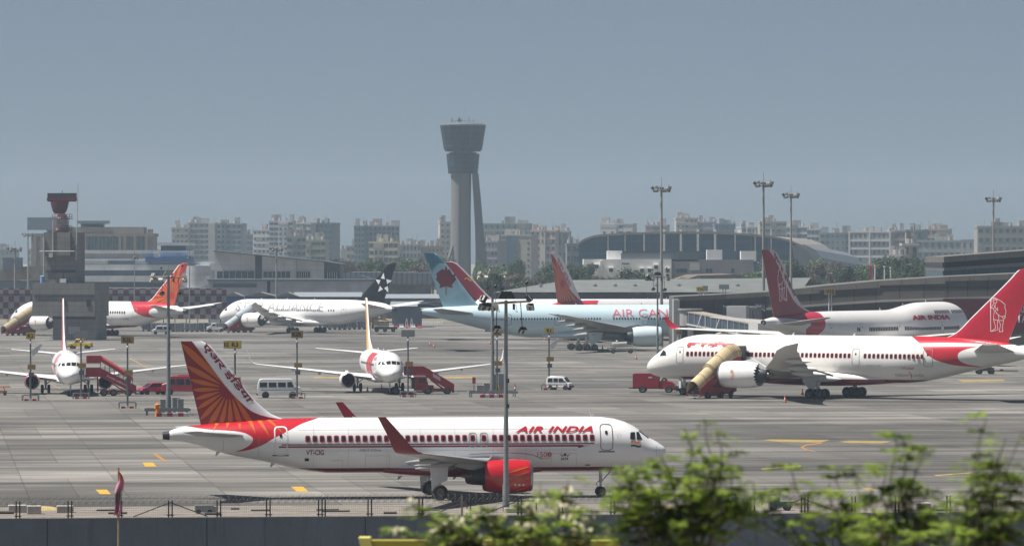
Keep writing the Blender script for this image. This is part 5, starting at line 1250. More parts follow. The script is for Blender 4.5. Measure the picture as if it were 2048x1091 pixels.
for p in (1082, 1192, 1233, 1273, 1316, 1362, 1481):
    z = zr0 + 1.4; f = MB().lathe([(0, .35), (.5, .35), (.55, .6), (.75, .55), (1.0, .1)], (Xd(p), 15, z - .4), (0, 0, 1), 10, 0, (True, True)).build('roof_ventilator', STEEL, t, 40)

# ---------------------------------------------------------------- pier and terminal at the right
PAN = wallmat('pier_panels', (.088, .081, .075), 2.9, 4.2, .07, dark=.45, var=.15, rough=.5)
PTOP = wallmat('pier_parapet', (.14, .132, .12), 2.9, 4, .06, dark=.6); LEDG = mat('pier_ledge', (.24,.228,.208), .7, var=.15, scale=.3)
pier = [(1347, 893, 593), (1452, 893, 588), (1532, 892, 583.5), (1640, 889, 572), (1760, 886, 561), (1890, 882, 553), (2110, 878, 543)]
t = thing('pier_building', 'dark grey panelled terminal pier rising to the right behind the double-deck airliner', 'building', (0, 0, 0))
w = MB(); tp = MB(); lg = MB()
for i, ((a, Da, ya), (b, Db, yb)) in enumerate(zip(pier[:-1], pier[1:])):
    P = lambda p, D_, z, dy=0: (xat(p, D_), D_ + dy, z)
    za, zb = zat(ya, Da), zat(yb, Db)
    def blk(m, z0a, z1a, z0b, z1b, f0, f1):
        m.add([P(a, Da, z0a, f0), P(b, Db, z0b, f0), P(b, Db, z0b, f1), P(a, Da, z0a, f1), P(a, Da, z1a, f0), P(b, Db, z1b, f0), P(b, Db, z1b, f1), P(a, Da, z1a, f1)], [(0, 3, 2, 1), (4, 5, 6, 7), (0, 1, 5, 4), (1, 2, 6, 5), (2, 3, 7, 6), (3, 0, 4, 7)])
    blk(w, 0, za - .85, 0, zb - (.85 if i < 2 else 1.3), 0, 26)
    blk(tp, za - .85, za, zb - (.85 if i < 2 else 1.3), zb, -.25, 25.7)
    if i >= 2: blk(lg, za - 3.4 - (i - 2) * .3, za - 3.0 - (i - 2) * .3, zb - 3.7 - (i - 2) * .3, zb - 3.3 - (i - 2) * .3, -.9, 0)
w.build('walls', PAN, t); tp.build('parapet', PTOP, t); lg.build('ledge', LEDG, t)
MB().box((xat(1353, 885), 888.5, 5.1), (1.1, 9, 10.4)).build('end_column', mat('pale_end_column', (.33, .33, .33), .6), t)
TG2 = mat('teal_pier_glass', (.04, .10, .13), .15, var=.3, scale=.5)
for a, b, y0, y1 in ((1446, 1492, 611, 632), (1511, 1530, 608, 622)):
    f = MB().box((xat((a + b) / 2, 892), 892.0, zat((y0 + y1) / 2, 892)), (xat(b, 892) - xat(a, 892), .5, zat(y0, 892) - zat(y1, 892))).build('window', TG2, t)
    MB().tube([(xat(a, 892), 891.6, zat(y0, 892)), (xat(b, 892), 891.6, zat(y1, 892))], .12).tube([(xat((a + b) / 2, 892), 891.6, zat(y0, 892)), (xat((a + b) / 2, 892), 891.6, zat(y1, 892))], .1).build('window_bars', GALV, f)
# hoarding
ad = thing('advertising_board', 'wide dark red advertising board with white lettering on the pier wall', 'advertising board', (xat(1985, 870), 876.5, 0))
z0, z1 = zat(658, 876), zat(597, 876)
MB().box((2, 0, (z0 + z1) / 2), (21, .5, z1 - z0)).build('panel', mat('dark_red_hoarding', (.10, .008, .022), .5, var=.1), ad)
mb = MB()
for x in (-7, 0, 7, 12): mb.cyl((x, .2, 0), (x, .2, z0), .2)
mb.build('posts', DARK, ad)
HW = mat('hoarding_lettering', (.48, .40, .42), .5)
for s_, a, b, y0, y1 in (('ADITYA BIRLA', 1978, 2061, 625, 611), ('CAPITAL', 1996, 2064, 645, 628)):
    bm = text_flat(s_, 1, 0, .015); x0, x1, v0, v1 = ext(bm); xa, xb = xat(a, 876) - xat(1985, 870), xat(b, 876) - xat(1985, 870)
    lay(bm, lambda u, v: Vector((xa + u * (xb - xa) / (x1 - x0), -.27, zat(y0, 876) + (v - v0) * (zat(y1, 876) - zat(y0, 876)) / (v1 - v0))), 'lettering', HW, ad, 0, 0)
# main terminal mass
D = 935; t = thing('terminal_building', 'main terminal block with a pale roof edge and blue glass band at the right edge', 'building', (0, D, 0))
Xd = lambda p: xat(p, D)
def lay2(m, ya0, ya1, yb0, yb1, f0): m.prism([(Xd(1886), zat(ya1, D)), (Xd(1886), zat(ya0, D)), (Xd(2110), zat(yb0, D)), (Xd(2110), zat(yb1, D))], f0, 40, 'xz')
m_ = MB(); lay2(m_, 513, 524.5, 496, 508.5, -2); lay2(m_, 535.5, 541, 520.5, 528, -2); m_.build('roof_edge', PTOP, t)
m_ = MB(); lay2(m_, 524.5, 535.5, 508.5, 520.5, 1); m_.build('recess', mat('dark_recess', (.03, .03, .035), .6), t)
m_ = MB(); lay2(m_, 541, 615, 528, 615, 0); m_.build('glass_wall', wallmat('terminal_blue_glass', (.05, .11, .17), 2.4, 3.2, .06, dark=.6, rough=.15), t)
# jet bridges
WS = mat('white_bridge_steel', (.52, .52, .515), .45, var=.05); BG = mat('bridge_glass', (.05, .075, .11), .12, var=.3); TANT = mat('dusty_bridge_roof', (.28,.245,.205), .8, var=.15)
def bridge(label, A_, B_, za, zb, w=3.0, h=2.5, D=0):
    t = thing('jet_bridge', label, 'jet bridge', (A_[0], A_[1], 0), 0, 'jet bridges at the pier')
    a = Vector((0, 0, za)); b = Vector((B_[0] - A_[0], B_[1] - A_[1], zb)); d = b - a; L = math.hypot(d.x, d.y); n_ = Vector((-d.y / L, d.x / L, 0)) * w / 2
    def seg(m, q0, q1, h0, h1, k=1.0):
        p, q = a + d * q0, a + d * q1; m.loft([[p + n_ * k + Vector((0, 0, h0)), p - n_ * k + Vector((0, 0, h0)), p - n_ * k + Vector((0, 0, h1)), p + n_ * k + Vector((0, 0, h1))], [q + n_ * k + Vector((0, 0, h0)), q - n_ * k + Vector((0, 0, h0)), q - n_ * k + Vector((0, 0, h1)), q + n_ * k + Vector((0, 0, h1))]])
    m = MB(); seg(m, .02, .98, .25, h - .25, .94); m.build('glazed_tunnel', BG, t)
    m = MB(); seg(m, 0, 1, h - .25, h - .02, 1.02); m.build('roof', TANT, t)
    m = MB(); seg(m, 0, 1, 0, .25, 1.02)
    for k in range(13):
        q = k / 12; c = a + d * q
        for s in (1, -1): m.cyl(c + n_ * s * 1.0 + Vector((0, 0, .1)), c + n_ * s * 1.0 + Vector((0, 0, h)), .13 if k % 4 == 0 else .05, None, 6)
    for q in (.28, .55): 
        for s in (1, -1): 
            c = a + d * q + n_ * s; m.tube([c + Vector((-.9, 0, 0)), c + Vector((0, 0, h)), c + Vector((.9, 0, 0))], .1, 5)
    m.build('frame', WS, t)
    MB().lathe([(0, .55), (za - .2, .55)], (0, 0, 0), (0, 0, 1), 14, 0, (True, True)).build('rotunda_column', WS, t)
    MB().lathe([(za - .3, 2.0), (za + h, 2.0), (za + h + .1, 2.3), (za + h + .35, 2.3)], (0, 0, 0), (0, 0, 1), 16, 0, (True, True)).build('rotunda', mat('rotunda_grey', (.30,.30,.295), .5), t)
    for s in (1, -1): MB().tube([a + d * .8 + n_ * s, Vector((d.x * .8, d.y * .8, .5)) + n_ * s], .25, 8).cyl(Vector((d.x * .8 - .5, d.y * .8, .5)) + n_ * s, Vector((d.x * .8 + .5, d.y * .8, .5)) + n_ * s, .5, None, 12).build('drive_leg', WS, t)
    cb = b + d.normalized() * 1.4; MB().box((cb.x, cb.y, zb + h / 2), (3.4, 3.6, h + .4), 0, math.atan2(d.y, d.x)).build('bridge_head', WS, t)
    return t
bridge('white framed jet bridge with a dusty roof, nearest the camera', (xat(1381, 872), 872), (xat(1516, 850), 850), 5.9, 3.9)
bridge('second white jet bridge, half hidden behind the first one', (xat(1502, 884), 884), (xat(1460, 862) + 2, 870), 6.2, 6.6)
# ---------------------------------------------------------------- flood light masts
PG = mat('galvanised_pole', (.22, .245, .25), .5, metal=.3, var=.15, scale=1.5); LB = mat('black_lamp_body', (.028, .03, .032), .5, var=.3, scale=3); LP = mat('pale_lamp_body', (.48, .45, .38), .5, var=.2, scale=2)
def floodlight(t, loc, rz, tilt, m, s=1.0):
    M_ = Matrix.Translation(loc) @ Matrix.Rotation(rz, 4, 'Z') @ Matrix.Rotation(tilt, 4, 'X')
    f = MB().prism([(-.28 * s, .16 * s), (.28 * s, .16 * s), (.22 * s, -.12 * s), (-.22 * s, -.12 * s)], -.22 * s, .22 * s, 'xz', M=M_).box((0, 0, .22 * s), (.08 * s, .3 * s, .12 * s), M=M_).build('floodlight', m, t)
    MB().box((0, 0, .175 * s), (.5 * s, .40 * s, .02), M=M_).build('lamp_lens', mat('lamp_lens', (.4, .42, .42), .15), f)
def small_mast(label, base, h, r, lm, span=3.4, group='apron light masts'):
    t = thing('light_mast', label, 'light mast', base, A7, group)
    MB().cyl((0, 0, 0), (0, 0, h), r, r * .55, 14).cyl((0, 0, 0), (0, 0, 1.9), r * 1.25, r * 1.2, 14).build('pole', PG, t, 40)
    MB().cyl((-span / 2, 0, h - .25), (span / 2, 0, h - .05), .085, None, 8).tube([(-span * .45, 0, h - .2), (-span * .45, 0, h + .5)], .03).tube([(span * .42, 0, h), (span * .42, 0, h + 1.1)], .03).tube([(-span * .22, 0, h - .2), (-span * .22, 0, h + .9)], .03).tube([(0, 0, h), (0, 0, h + 1.7)], .022).build('cross_arm', PG, t)
    MB().prism([(-.62, 0), (.62, 0), (.36, .52), (-.36, .52)], -.35, .35, 'xz', M=Matrix.Translation((0, -.1, h + .12))).build('head_cover', lm, t)
    for x, rz, tl in ((-span * .5, .5, 2.2), (-span * .36, .2, 2.4), (-span * .24, -.2, 2.3), (span * .5, -.4, 2.2), (span * .46, 1.2, .9), (-span * .46, -1.0, 1.0)):
        floodlight(t, (x, -.15, h - .45 + (.55 if tl < 1.5 else 0)), rz, tl, lm)
    for x, dz in ((span * .33, 1.9), (-span * .2, 1.8)):
        MB().tube([(x * .9, 0, h - .1), (x, -.05, h - dz)], .035).build('hanging_arm', LB, t); floodlight(t, (x, -.1, h - dz - .2), .4, 2.4, LB, .95)
    mb = MB()
    for x in (-.72, .55): mb.box((x, -.12, h - .45), (.16, .14, .42)).tube([(x + .15, -.1, h - .3), (x + .25, -.12, h - .85), (x + .05, -.1, h - .7)], .015, 4)
    for q in (.35, .5, .62): mb.box((.12, -.3, h * q), (.14, .16, .3))
    mb.build('ballast_box', LB, t)
    for x in (-span * .22, span * .42): MB().lathe([(0, .03), (.06, .12), (.2, .12), (.3, .03)], (x, 0, h + .85 + (.25 if x > 0 else 0)), (0, 0, 1), 10).build('marker_lamp', LB, t)
    return t
def tall_mast(label, px, yt, D, group='tall apron light masts', h=None, n=10, s=1.0):
    z = zat(yt, D); b = Vector((xat(px, D), D, 0))
    t = thing('light_mast', label, 'light mast', b, 0, group)
    MB().cyl((0, 0, 0), (0, 0, z), .38 * s, .2 * s, 12).build('pole', mat('pale_mast_pole', (.30, .29, .27), .55, metal=.2, var=.15), t, 40)
    MB().lathe([(0, .8 * s), (.12, .8 * s)], (0, 0, z - .6), (0, 0, 1), 16, 0, (True, True)).tube([(0, 0, z), (0, 0, z + 2.2)], .04, 5).tube([(1.4 * s, 0, z - .5), (1.4 * s, 0, z + .8)], .04, 4).tube([(-.9 * s, 0, z - .5), (-.9 * s, 0, z + .6)], .04, 4).lathe([(0, .5), (.4, .5), (.6, .2)], (0, 0, z - .3), (0, 0, 1), 10).build('head_ring', mat('dark_head', (.10, .10, .10), .5), t)
    for k in range(n):
        a = 2 * math.pi * k / n + .2; floodlight(t, ((1.5 + .3 * (k % 2)) * s * math.cos(a), 1.6 * s * math.sin(a), z - .5 + .55 * (k % 2)), a + math.pi / 2, 2.2, mat('dusty_lamp_body', (.10, .098, .09), .5, var=.3), 1.35 * s)
    return t
def gxy(px, D): return Vector((xat(px, D), D, 0))
def guard(label, c, w, dpt, rz=A7):
    t = thing('guard_rail', label, 'guard rail', c, rz, 'guard rails around mast feet')
    mb = MB()
    for sx, sy, lx, ly in ((0, -dpt / 2, w, 0), (0, dpt / 2, w, 0), (-w / 2, 0, 0, dpt), (w / 2, 0, 0, dpt)):
        mb.box((sx, sy, .62), (max(lx, .08), max(ly, .08), .3)).box((sx, sy, .62), (max(lx - .02, .12), max(ly - .02, .12), .1))
    mb.build('rail', GALV, t); mb = MB()
    for x in (-w / 2 + .3, -w / 6, w / 6, w / 2 - .3):
        for y in (-dpt / 2 + .06, dpt / 2 - .06): mb.box((x, y, .36), (.14, .1, .72))
    mb.build('posts', GALV, t)
    return t
def cabinet(label, c, w, d, h, col=(.36, .37, .36)):
    t = thing('power_cabinet', label, 'power cabinet', c, A7, 'power cabinets at the mast feet')
    MB().box((0, 0, h / 2 + .05), (w, d, h - .1)).box((0, 0, h), (w + .08, d + .08, .08)).build('body', mat('cabinet_grey', col, .55, var=.12), t)
    MB().box((0, -d / 2 - .012, h * .52), (w * .86, .02, h * .8)).build('door', mat('cabinet_door', tuple(c * .86 for c in col), .55), t)
    MB().box((0, 0, .05), (w * 1.1, d * 1.1, .1)).build('plinth', CON, t)
RB = mat('red_kerb_paint', (.42, .04, .05), .7, var=.2); WBK = mat('white_kerb_paint', (.62, .60, .58), .7, var=.15)
def kerb(label, c, n=6, w=.7, group='striped base blocks'):
    t = thing('base_block', label, 'concrete block', c, A7, group)
    mb = MB()
    for k in range(n): mb.box(((k - (n - 1) / 2) * w, 0, .2), (w - .01, .8, .4), k % 2)
    mb.build('block', [RB, WBK], t)
m8 = small_mast('nearest dark light mast, crossing the front airliner beside its red engine', gxy(1012, 338), 15.0, .205, LB, 3.5)
m6 = small_mast('light mast with a row of lamps in front of the orange sunburst fin', gp(337, 826), 15.9, .27, LP, 3.8)
guard('long steel guard rail around the mast foot, left of the front fin', gp(334, 829), 5.2, 2.4)
kerb('red and white base block under the mast left of the front fin', gp(345, 832), 6, .62)
for p, y, w, h, l in ((327, 824, .8, 1.5, 'grey cabinet left of the mast pole, left of the front fin'), (352, 822, .9, 1.6, 'grey cabinet right of the mast pole, left of the front fin'), (361, 823, .7, 1.5, 'narrow grey cabinet outermost right in the guard rail near the front fin')): cabinet(l, gp(p, y), w, .7, h)
m7 = small_mast('light mast with pale lamps left of the nearest mast', gp(985, 788), 15.9, .27, LP, 3.6)
guard('steel guard rail around the mast left of the nearest mast', gp(985, 793), 6.3, 2.2)
kerb('red and white base block under the mast left of the nearest mast', gp(983, 794.5), 5, .6)
for p, y, w, h, l in ((961, 785, 1.1, 1.0, 'low grey cabinet, first from the left at the middle mast'), (976, 785, 1.2, 1.3, 'pale cabinet just left of the middle mast'), (992, 783, .9, 2.4, 'tall grey cabinet behind the middle mast'), (1003, 784, 1.0, 2.5, 'tall pale cabinet right of the middle mast')): cabinet(l, gp(p, y), w, .8, h)
hy = thing('hydrant', 'yellow hydrant pillar beside the tall pale cabinet', 'hydrant', gp(996, 788)); MB().lathe([(0, .2), (.9, .18), (1.0, .26), (1.2, .22), (1.3, .05)], (0, 0, 0), (0, 0, 1), 12, 0, (True, True)).build('pillar', mat('yellow_hydrant', (.60, .36, .03), .5), hy, 40); MB().cyl((-.3, 0, .95), (.3, 0, .95), .09).build('outlet', mat('yellow_hydrant', (.60, .36, .03)), hy)
hy = thing('hydrant', 'orange and yellow hydrant at the guard rail left of the front fin', 'hydrant', gp(315, 832)); MB().lathe([(0, .3), (.5, .22), (1.1, .22), (1.15, .36), (1.35, .36), (1.5, .1)], (0, 0, 0), (0, 0, 1), 12, 0, (True, True)).build('pillar', mat('orange_hydrant', (.60, .22, .03), .5), hy, 40); MB().cyl((-.4, 0, .9), (.4, 0, .9), .1).build('outlet', mat('orange_hydrant', (.60, .22, .03)), hy)
sg = thing('warning_sign', 'small red sign plate on a short post left of the middle mast', 'sign', gp(948, 786)); MB().cyl((0, 0, 0), (0, 0, 2.0), .05).build('post', DARK, sg); MB().box((0, -.06, 1.75), (.45, .05, .85)).build('plate', RB, sg)
m5 = small_mast('dark light mast behind the nose of the right-hand airliner', gxy(1315, 740), 15.2, .2, LB, 3.4)
tall_mast('tall pale mast with a lamp crown left of the dark red fin', 1323, 376, 960)
tall_mast('tallest mast on the skyline, rising behind the dark red fin', 1527, 366, 960)
tall_mast('tall mast just right of the tallest one', 1582, 389, 1090)
tall_mast('tall mast on the skyline at the right edge above the terminal', 1987, 397, 1160)
tall_mast('thin distant mast above the cladded hangar building', 553, 497, 1270, 'thin distant masts', s=.9)
tall_mast('thin distant mast at the left edge with a wide lamp head', 30, 497, 1300, 'thin distant masts', s=1.0)
tall_mast('thin distant mast just left of the sandstone office', 56, 468, 1500, 'thin distant masts', s=.9)
tall_mast('thin distant mast in front of the round stair tower', 379, 512, 1240, 'thin distant masts', s=.5, n=6)
tall_mast('thin distant mast left of the sunburst fin in front of the banded terminal', 269, 514, 1235, 'thin distant masts', s=.5, n=6)
# ---------------------------------------------------------------- stand number boards
YB = mat('yellow_sign_face', (.62, .46, .05), .5, var=.06); OB = mat('amber_sign_face', (.34, .22, .06), .5, var=.1); SGR = mat('sign_back_grey', (.27, .285, .30), .5, var=.08); FRM = mat('sign_frame', (.30, .30, .25), .5); BLK = mat('black_lettering', (.012, .012, .012), .5)
def board(mb_parent, x, z, w, h, face, txt, tm=None, rz=0):
    b = MB().box((x, 0, z), (w, .22, h)).build('sign_board', FRM if face is not SGR else SGR, mb_parent)
    MB().box((x, -.12, z), (w - .12, .03, h - .12)).build('sign_face', face, b)
    if txt:
        bm = text_flat(txt, 1, 0, .03); x0, x1, v0, v1 = ext(bm); tw = min(w * .78, (x1 - x0) / (v1 - v0) * h * .62); th = h * .62
        lay(bm, lambda u, v: Vector((x - tw / 2 + u * tw / (x1 - x0), -.142, z - th / 2 + (v - v0) * th / (v1 - v0))), 'lettering', tm or BLK, b, 0, 0)
def stand_sign(label, px, yb, yt, txt, w=1.7, h=.85, face=YB, extra=None, plates=True, cam_=False, tw=None):
    c = gp(px, yb); D_ = c.y; z = zat(yt, D_); t = thing('stand_sign', label, 'stand sign', c, A7 * .3, 'stand number signs on poles')
    MB().cyl((0, 0, 0), (0, 0, z - h / 2), .13, .1, 10).build('pole', mat('dark_sign_pole', (.10, .11, .11), .5, var=.2), t)
    board(t, 0, z, w, h, face, txt)
    if extra: board(t, -w * .5 - .28, z, .55, h * .95, YB, extra)
    if plates:
        MB().box((.15, -.17, z * .52), (1.0, .1, .62)).build('number_plate', OB, t); MB().box((.1, -.16, z * .41), (.65, .12, .55)).build('dark_plate', mat('slate_plate', (.10, .12, .15), .5), t)
    MB().lathe([(0, .1), (.1, .2), (.25, .2), (.35, .08)], (0, 0, z - h / 2 - .6), (0, 0, 1), 10).build('sensor', LGREY, t)
    mb = MB().box((0, -.9, .72), (2.0, .09, .09)).box((0, .9, .72), (2.0, .09, .09))
    for sx in (-1, 1):
        mb.box((sx, 0, .72), (.09, 1.89, .085))
        for sy in (-.9, .9): mb.box((sx, sy, .34), (.1, .1, .68))
    mb.build('foot_rail', GALV, t)
    k = MB()
    for j in range(3): k.box(((j - 1) * .5, 0, .13), (.49, .7, .26), j % 2)
    k.build('base', [RB, WBK], t)
    if cam_: MB().prism([(-.1, 0), (1.1, .9), (1.3, .75), (.6, -.3), (.1, -.7)], -.25, .25, 'xz', M=Matrix.Translation((.2, 0, z - 1.9))).build('guidance_unit', LGREY, t)
    return t
stand_sign('yellow stand sign reading R2 at the left edge', 61, 801, 671, 'R2', 1.15, .85, cam_=True)
stand_sign('amber stand sign reading R2L on its pole', 255, 816, 679, 'R2L', 1.55, .85, OB)
stand_sign('yellow stand sign reading R3 above the front fin', 470, 836, 688.5, 'R3', 1.45, .9, YB, 'R3')
stand_sign('amber stand sign reading R2R in front of the white minibus', 594, 796.5, 668, 'R2R', 1.55, .95, OB)
stand_sign('blank grey back of a stand sign beside the white nose, near the red stairs', 816, 793.5, 666, '', 1.75, .9, SGR)
stand_sign('blank grey back of a stand sign before the leftmost nose-on airliner', 162, 797, 669, '', 1.75, .9, SGR)
stand_sign('yellow stand sign reading R1 beside the small white van', 1098, 779, 660.5, 'R1', 1.3, .8, YB, cam_=True)
stand_sign('amber stand sign beside the middle mast, half hidden', 994, 792, 665, 'R3', 1.2, .75, OB)
def gate_sign(label, px, y0, y1, D_, w, txt, face, zb):
    c = Vector((xat(px, D_), D_, zb)); t = thing('gate_sign', label, 'gate sign', c, 0, 'gate signs on the pier roof'); h = zat(y0, D_) - zat(y1, D_)
    z = (zat(y0, D_) + zat(y1, D_)) / 2 - zb
    MB().cyl((-.2, .1, 0), (-.2, .1, z), .12).cyl((.3, .1, 0), (.3, .1, z), .12).build('posts', LGREY, t); board(t, 0, z, w, h, face, txt)
gate_sign('yellow gate sign reading V16 on the pier roof', 1400, 573, 582, 895, 1.35, 'V16', YB, zat(590.5, 893))
gate_sign('small grey sign back beside the yellow one on the pier roof', 1410, 571, 581, 897, 1.1, '', SGR, zat(590, 893))
gate_sign('wide blank grey sign back on the pier roof', 1448, 568.5, 578, 896, 1.9, '', SGR, zat(588.2, 893))
gate_sign('amber gate sign reading V15 above the jumbo fuselage', 1660, 576, 589, 885, 2.0, 'V15', OB, 6.0)
gate_sign('dark amber gate sign under the wing by the pier end', 1358, 660, 668, 800, 1.1, 'V16', OB, 0)
# ---------------------------------------------------------------- vehicles and ground equipment
TYRE_ME = {}
def wheel_me(r, w):
    if (r, w) not in TYRE_ME:
        TYRE_ME[(r, w)] = MB().lathe([(-w / 2, .02), (-w / 2 + .02, r * .55), (-w / 2, r * .62), (-w * .45, r * .92), (-w * .3, r), (w * .3, r), (w * .45, r * .92), (w / 2, r * .62)], (0, 0, 0), (0, 1, 0), 20).lathe([(w / 2, r * .62), (w / 2 - .02, r * .55), (w / 2 - .04, r * .2), (w / 2 - .02, .02)], (0, 0, 0), (0, 1, 0), 20, 1).mesh('wheel', [BLACK, HUB], 40)
    return TYRE_ME[(r, w)]
def wheels(t, xs, track, r, w=.2):
    for x in xs:
        for s in (1, -1): put('wheel', wheel_me(r, w), t, (x, s * track / 2, r), 0 if s > 0 else math.pi)
HL = mat('headlamp_glass', (.55, .56, .56), .1, var=.05); TL = mat('tail_lamp_glass', (.35, .01, .01), .2); BUMP = mat('dark_bumper', (.03, .03, .032), .6)
def vehicle(name, label, cat, loc, rz, prof, width, paint, wins, wx, r, track=None, tumble=.88, front=None, rear=None, group=None, roof=None, screen=None, stripe=None, bumper=True):
    "prof: closed side outline (x, z) starting at the rear sill; upper corners lean in by `tumble`"
    t = thing(name, label, cat, loc, rz, group)
    zs = [p[1] for p in prof]; z1 = max(zs); zb = min(z1 * .55, 1.1)
    hw = lambda z: width / 2 * (1 if z < zb else 1 - (1 - tumble) * (z - zb) / (z1 - zb))
    rings = [[(x, s * hw(z), z) for x, z in prof] for s in (-1, 1)]
    b = MB().loft(rings).build('body', paint, t, 35)
    mod = b.modifiers.new('bevel', 'BEVEL'); mod.width = .06; mod.segments = 2; mod.limit_method = 'ANGLE'; mod.angle_limit = R(30)
    for q in wins:
        for s in (1, -1):
            MB().add([(x, s * (hw(z) + .012), z) for x, z in q] + [(x, s * (hw(z) - .03), z) for x, z in q], [tuple(range(len(q)))] + [(i, (i + 1) % len(q), len(q) + (i + 1) % len(q), len(q) + i) for i in range(len(q))]).build('window', GLASS, t)
    if screen:
        (xa, za), (xb, zb_) = screen; n_ = Vector((-(zb_ - za), 0, xb - xa)).normalized() * (-.02 if xb < xa else .02)
        n_ = Vector((zb_ - za, 0, xa - xb)).normalized() * .02
        MB().add([Vector((xa, -hw(za) * .88, za)) + n_, Vector((xa, hw(za) * .88, za)) + n_, Vector((xb, hw(zb_) * .86, zb_)) + n_, Vector((xb, -hw(zb_) * .86, zb_)) + n_], [(0, 1, 2, 3)]).build('windscreen', GLASS, t)
    wheels(t, wx, track or width - .28, r)
    xf, xr = max(p[0] for p in prof), min(p[0] for p in prof); zl = z1 * .36
    for s in (1, -1):
        MB().box((xf - .02, s * width * .36, zl), (.1, .3, .2)).build('headlight', HL, t); MB().box((xr + .02, s * width * .42, zl + .1), (.08, .16, .34)).build('tail_light', TL, t)
        MB().box(((screen or ((xf * .5, 1), 0))[0][0] - .15, s * (hw(zb) + .12), zb + .12), (.1, .2, .22)).build('mirror', BUMP, t)
    if bumper: MB().box((xf + .03, 0, .48), (.2, width * .96, .24)).build('bumper', BUMP, t); MB().box((xr - .03, 0, .48), (.16, width * .96, .22)).build('bumper', BUMP, t)
    for s in (1, -1):
        for x in (wx if stripe != 0 else ()): MB().lathe([(0, r * 1.22), (.02, r * 1.22)], (x, s * (width / 2 + .004), r * 1.02), (0, s, 0), 20, 0, (True, True)).build('wheel_arch', BUMP, t)
    if isinstance(stripe, bpy.types.Material):
        for s in (1, -1): MB().box((0, s * (width / 2 + .006), z1 * .42), ((xf - xr) * .84, .012, .1)).build('side_stripe', stripe, t)
    if roof: MB().box(((xf + xr) / 2 - .2, 0, z1 + .06), ((xf - xr) * .3, .9, .12)).build('roof_bar', roof, t)
    return t
VW = mat('van_white_paint', (.74, .74, .73), .3, var=.04, coat=.4); VR = mat('van_red_paint', (.40, .02, .035), .3, var=.06, coat=.4); VY = mat('truck_yellow_paint', (.58, .42, .03), .4, var=.12); VD = mat('truck_dark_red_paint', (.30, .012, .028), .45, var=.12)
mini = [(-2.75, .42), (-2.8, 1.0), (-2.72, 1.9), (-2.55, 2.35), (-2.3, 2.5), (1.5, 2.5), (1.75, 2.4), (2.15, 1.55), (2.75, 1.38), (2.85, 1.0), (2.85, .45)]
mw = [[(-2.5, 1.4), (-1.55, 1.4), (-1.55, 2.02), (-2.5, 2.02)], [(-1.35, 1.4), (-.35, 1.4), (-.35, 2.02), (-1.35, 2.02)], [(-.15, 1.4), (.85, 1.4), (.85, 2.02), (-.15, 2.02)], [(1.05, 1.4), (1.9, 1.4), (1.62, 2.1), (1.05, 2.05)]]
vehicle('minibus', 'white minibus parked behind the tail of the front airliner', 'minibus', gp(558, 795), R(4), mini, 1.95, VW, mw, (-1.75, 1.75), .38, screen=((2.2, 1.5), (1.8, 2.35)), stripe=mat('thin_stripe_paint', (.35, .30, .28), .5))
mr = mini
vehicle('minibus', 'red minibus behind the fin of the front airliner', 'minibus', gp(366, 788.5), R(184), mini, 1.95, VR, [[(-2.5, 1.35), (-.35, 1.35), (-.35, 2.1), (-2.5, 2.1)], [(-.15, 1.35), (.85, 1.35), (.85, 2.1), (-.15, 2.1)], [(1.05, 1.4), (1.9, 1.4), (1.62, 2.1), (1.05, 2.1)]], (-1.75, 1.75), .38, screen=((2.2, 1.5), (1.8, 2.35)), roof=mat('roof_bar_red', (.4, .03, .03), .4))
hatch = [(-1.75, .35), (-1.85, .8), (-1.7, 1.1), (-1.45, 1.5), (-1.2, 1.56), (.2, 1.56), (.45, 1.48), (1.05, 1.0), (1.7, .86), (1.85, .6), (1.85, .35)]
vehicle('car', 'small red car with its nose to the left beside the red minibus', 'car', gp(305, 788), R(208), hatch, 1.68, mat('car_red_paint', (.40, .015, .06), .25, coat=.6, var=.03), [[(-1.35, 1.0), (-.45, 1.0), (-.45, 1.44), (-1.2, 1.44)], [(-.35, 1.0), (.85, 1.0), (.35, 1.44), (-.35, 1.44)]], (-1.15, 1.15), .29, screen=((1.08, 1.0), (.48, 1.46)), tumble=.8)
omni = [(-1.65, .35), (-1.7, .9), (-1.62, 1.6), (-1.4, 1.82), (-1.1, 1.86), (.55, 1.86), (.8, 1.78), (1.3, 1.08), (1.65, .92), (1.72, .6), (1.7, .35)]
vehicle('van', 'small white van beside the yellow stand sign in mid apron', 'van', gp(1119, 779), R(-22), omni, 1.55, VW, [[(-1.45, 1.1), (-.75, 1.1), (-.75, 1.6), (-1.4, 1.6)], [(-.62, 1.1), (.05, 1.1), (.05, 1.6), (-.62, 1.6)], [(.16, 1.1), (1.05, 1.1), (.72, 1.6), (.16, 1.6)]], (-1.05, 1.15), .29, screen=((1.32, 1.1), (.84, 1.74)), stripe=mat('thin_stripe_paint', (.35, .30, .28)))
pick = [(-2.4, .55), (-2.4, 1.25), (-.55, 1.25), (-.5, 1.85), (-.3, 1.95), (.7, 1.95), (.95, 1.3), (2.0, 1.2), (2.25, .95), (2.3, .55)]
vehicle('pickup_truck', 'yellow pickup truck on the apron at the foot of the radar tower', 'pickup truck', gp(160, 697), R(172), pick, 1.75, VY, [[(-.4, 1.3), (.1, 1.3), (.1, 1.8), (-.4, 1.8)], [(.2, 1.3), (.85, 1.3), (.65, 1.8), (.2, 1.8)]], (-1.5, 1.45), .36, screen=((.97, 1.3), (.74, 1.9)), roof=mat('amber_beacon', (.6, .3, .03), .3))
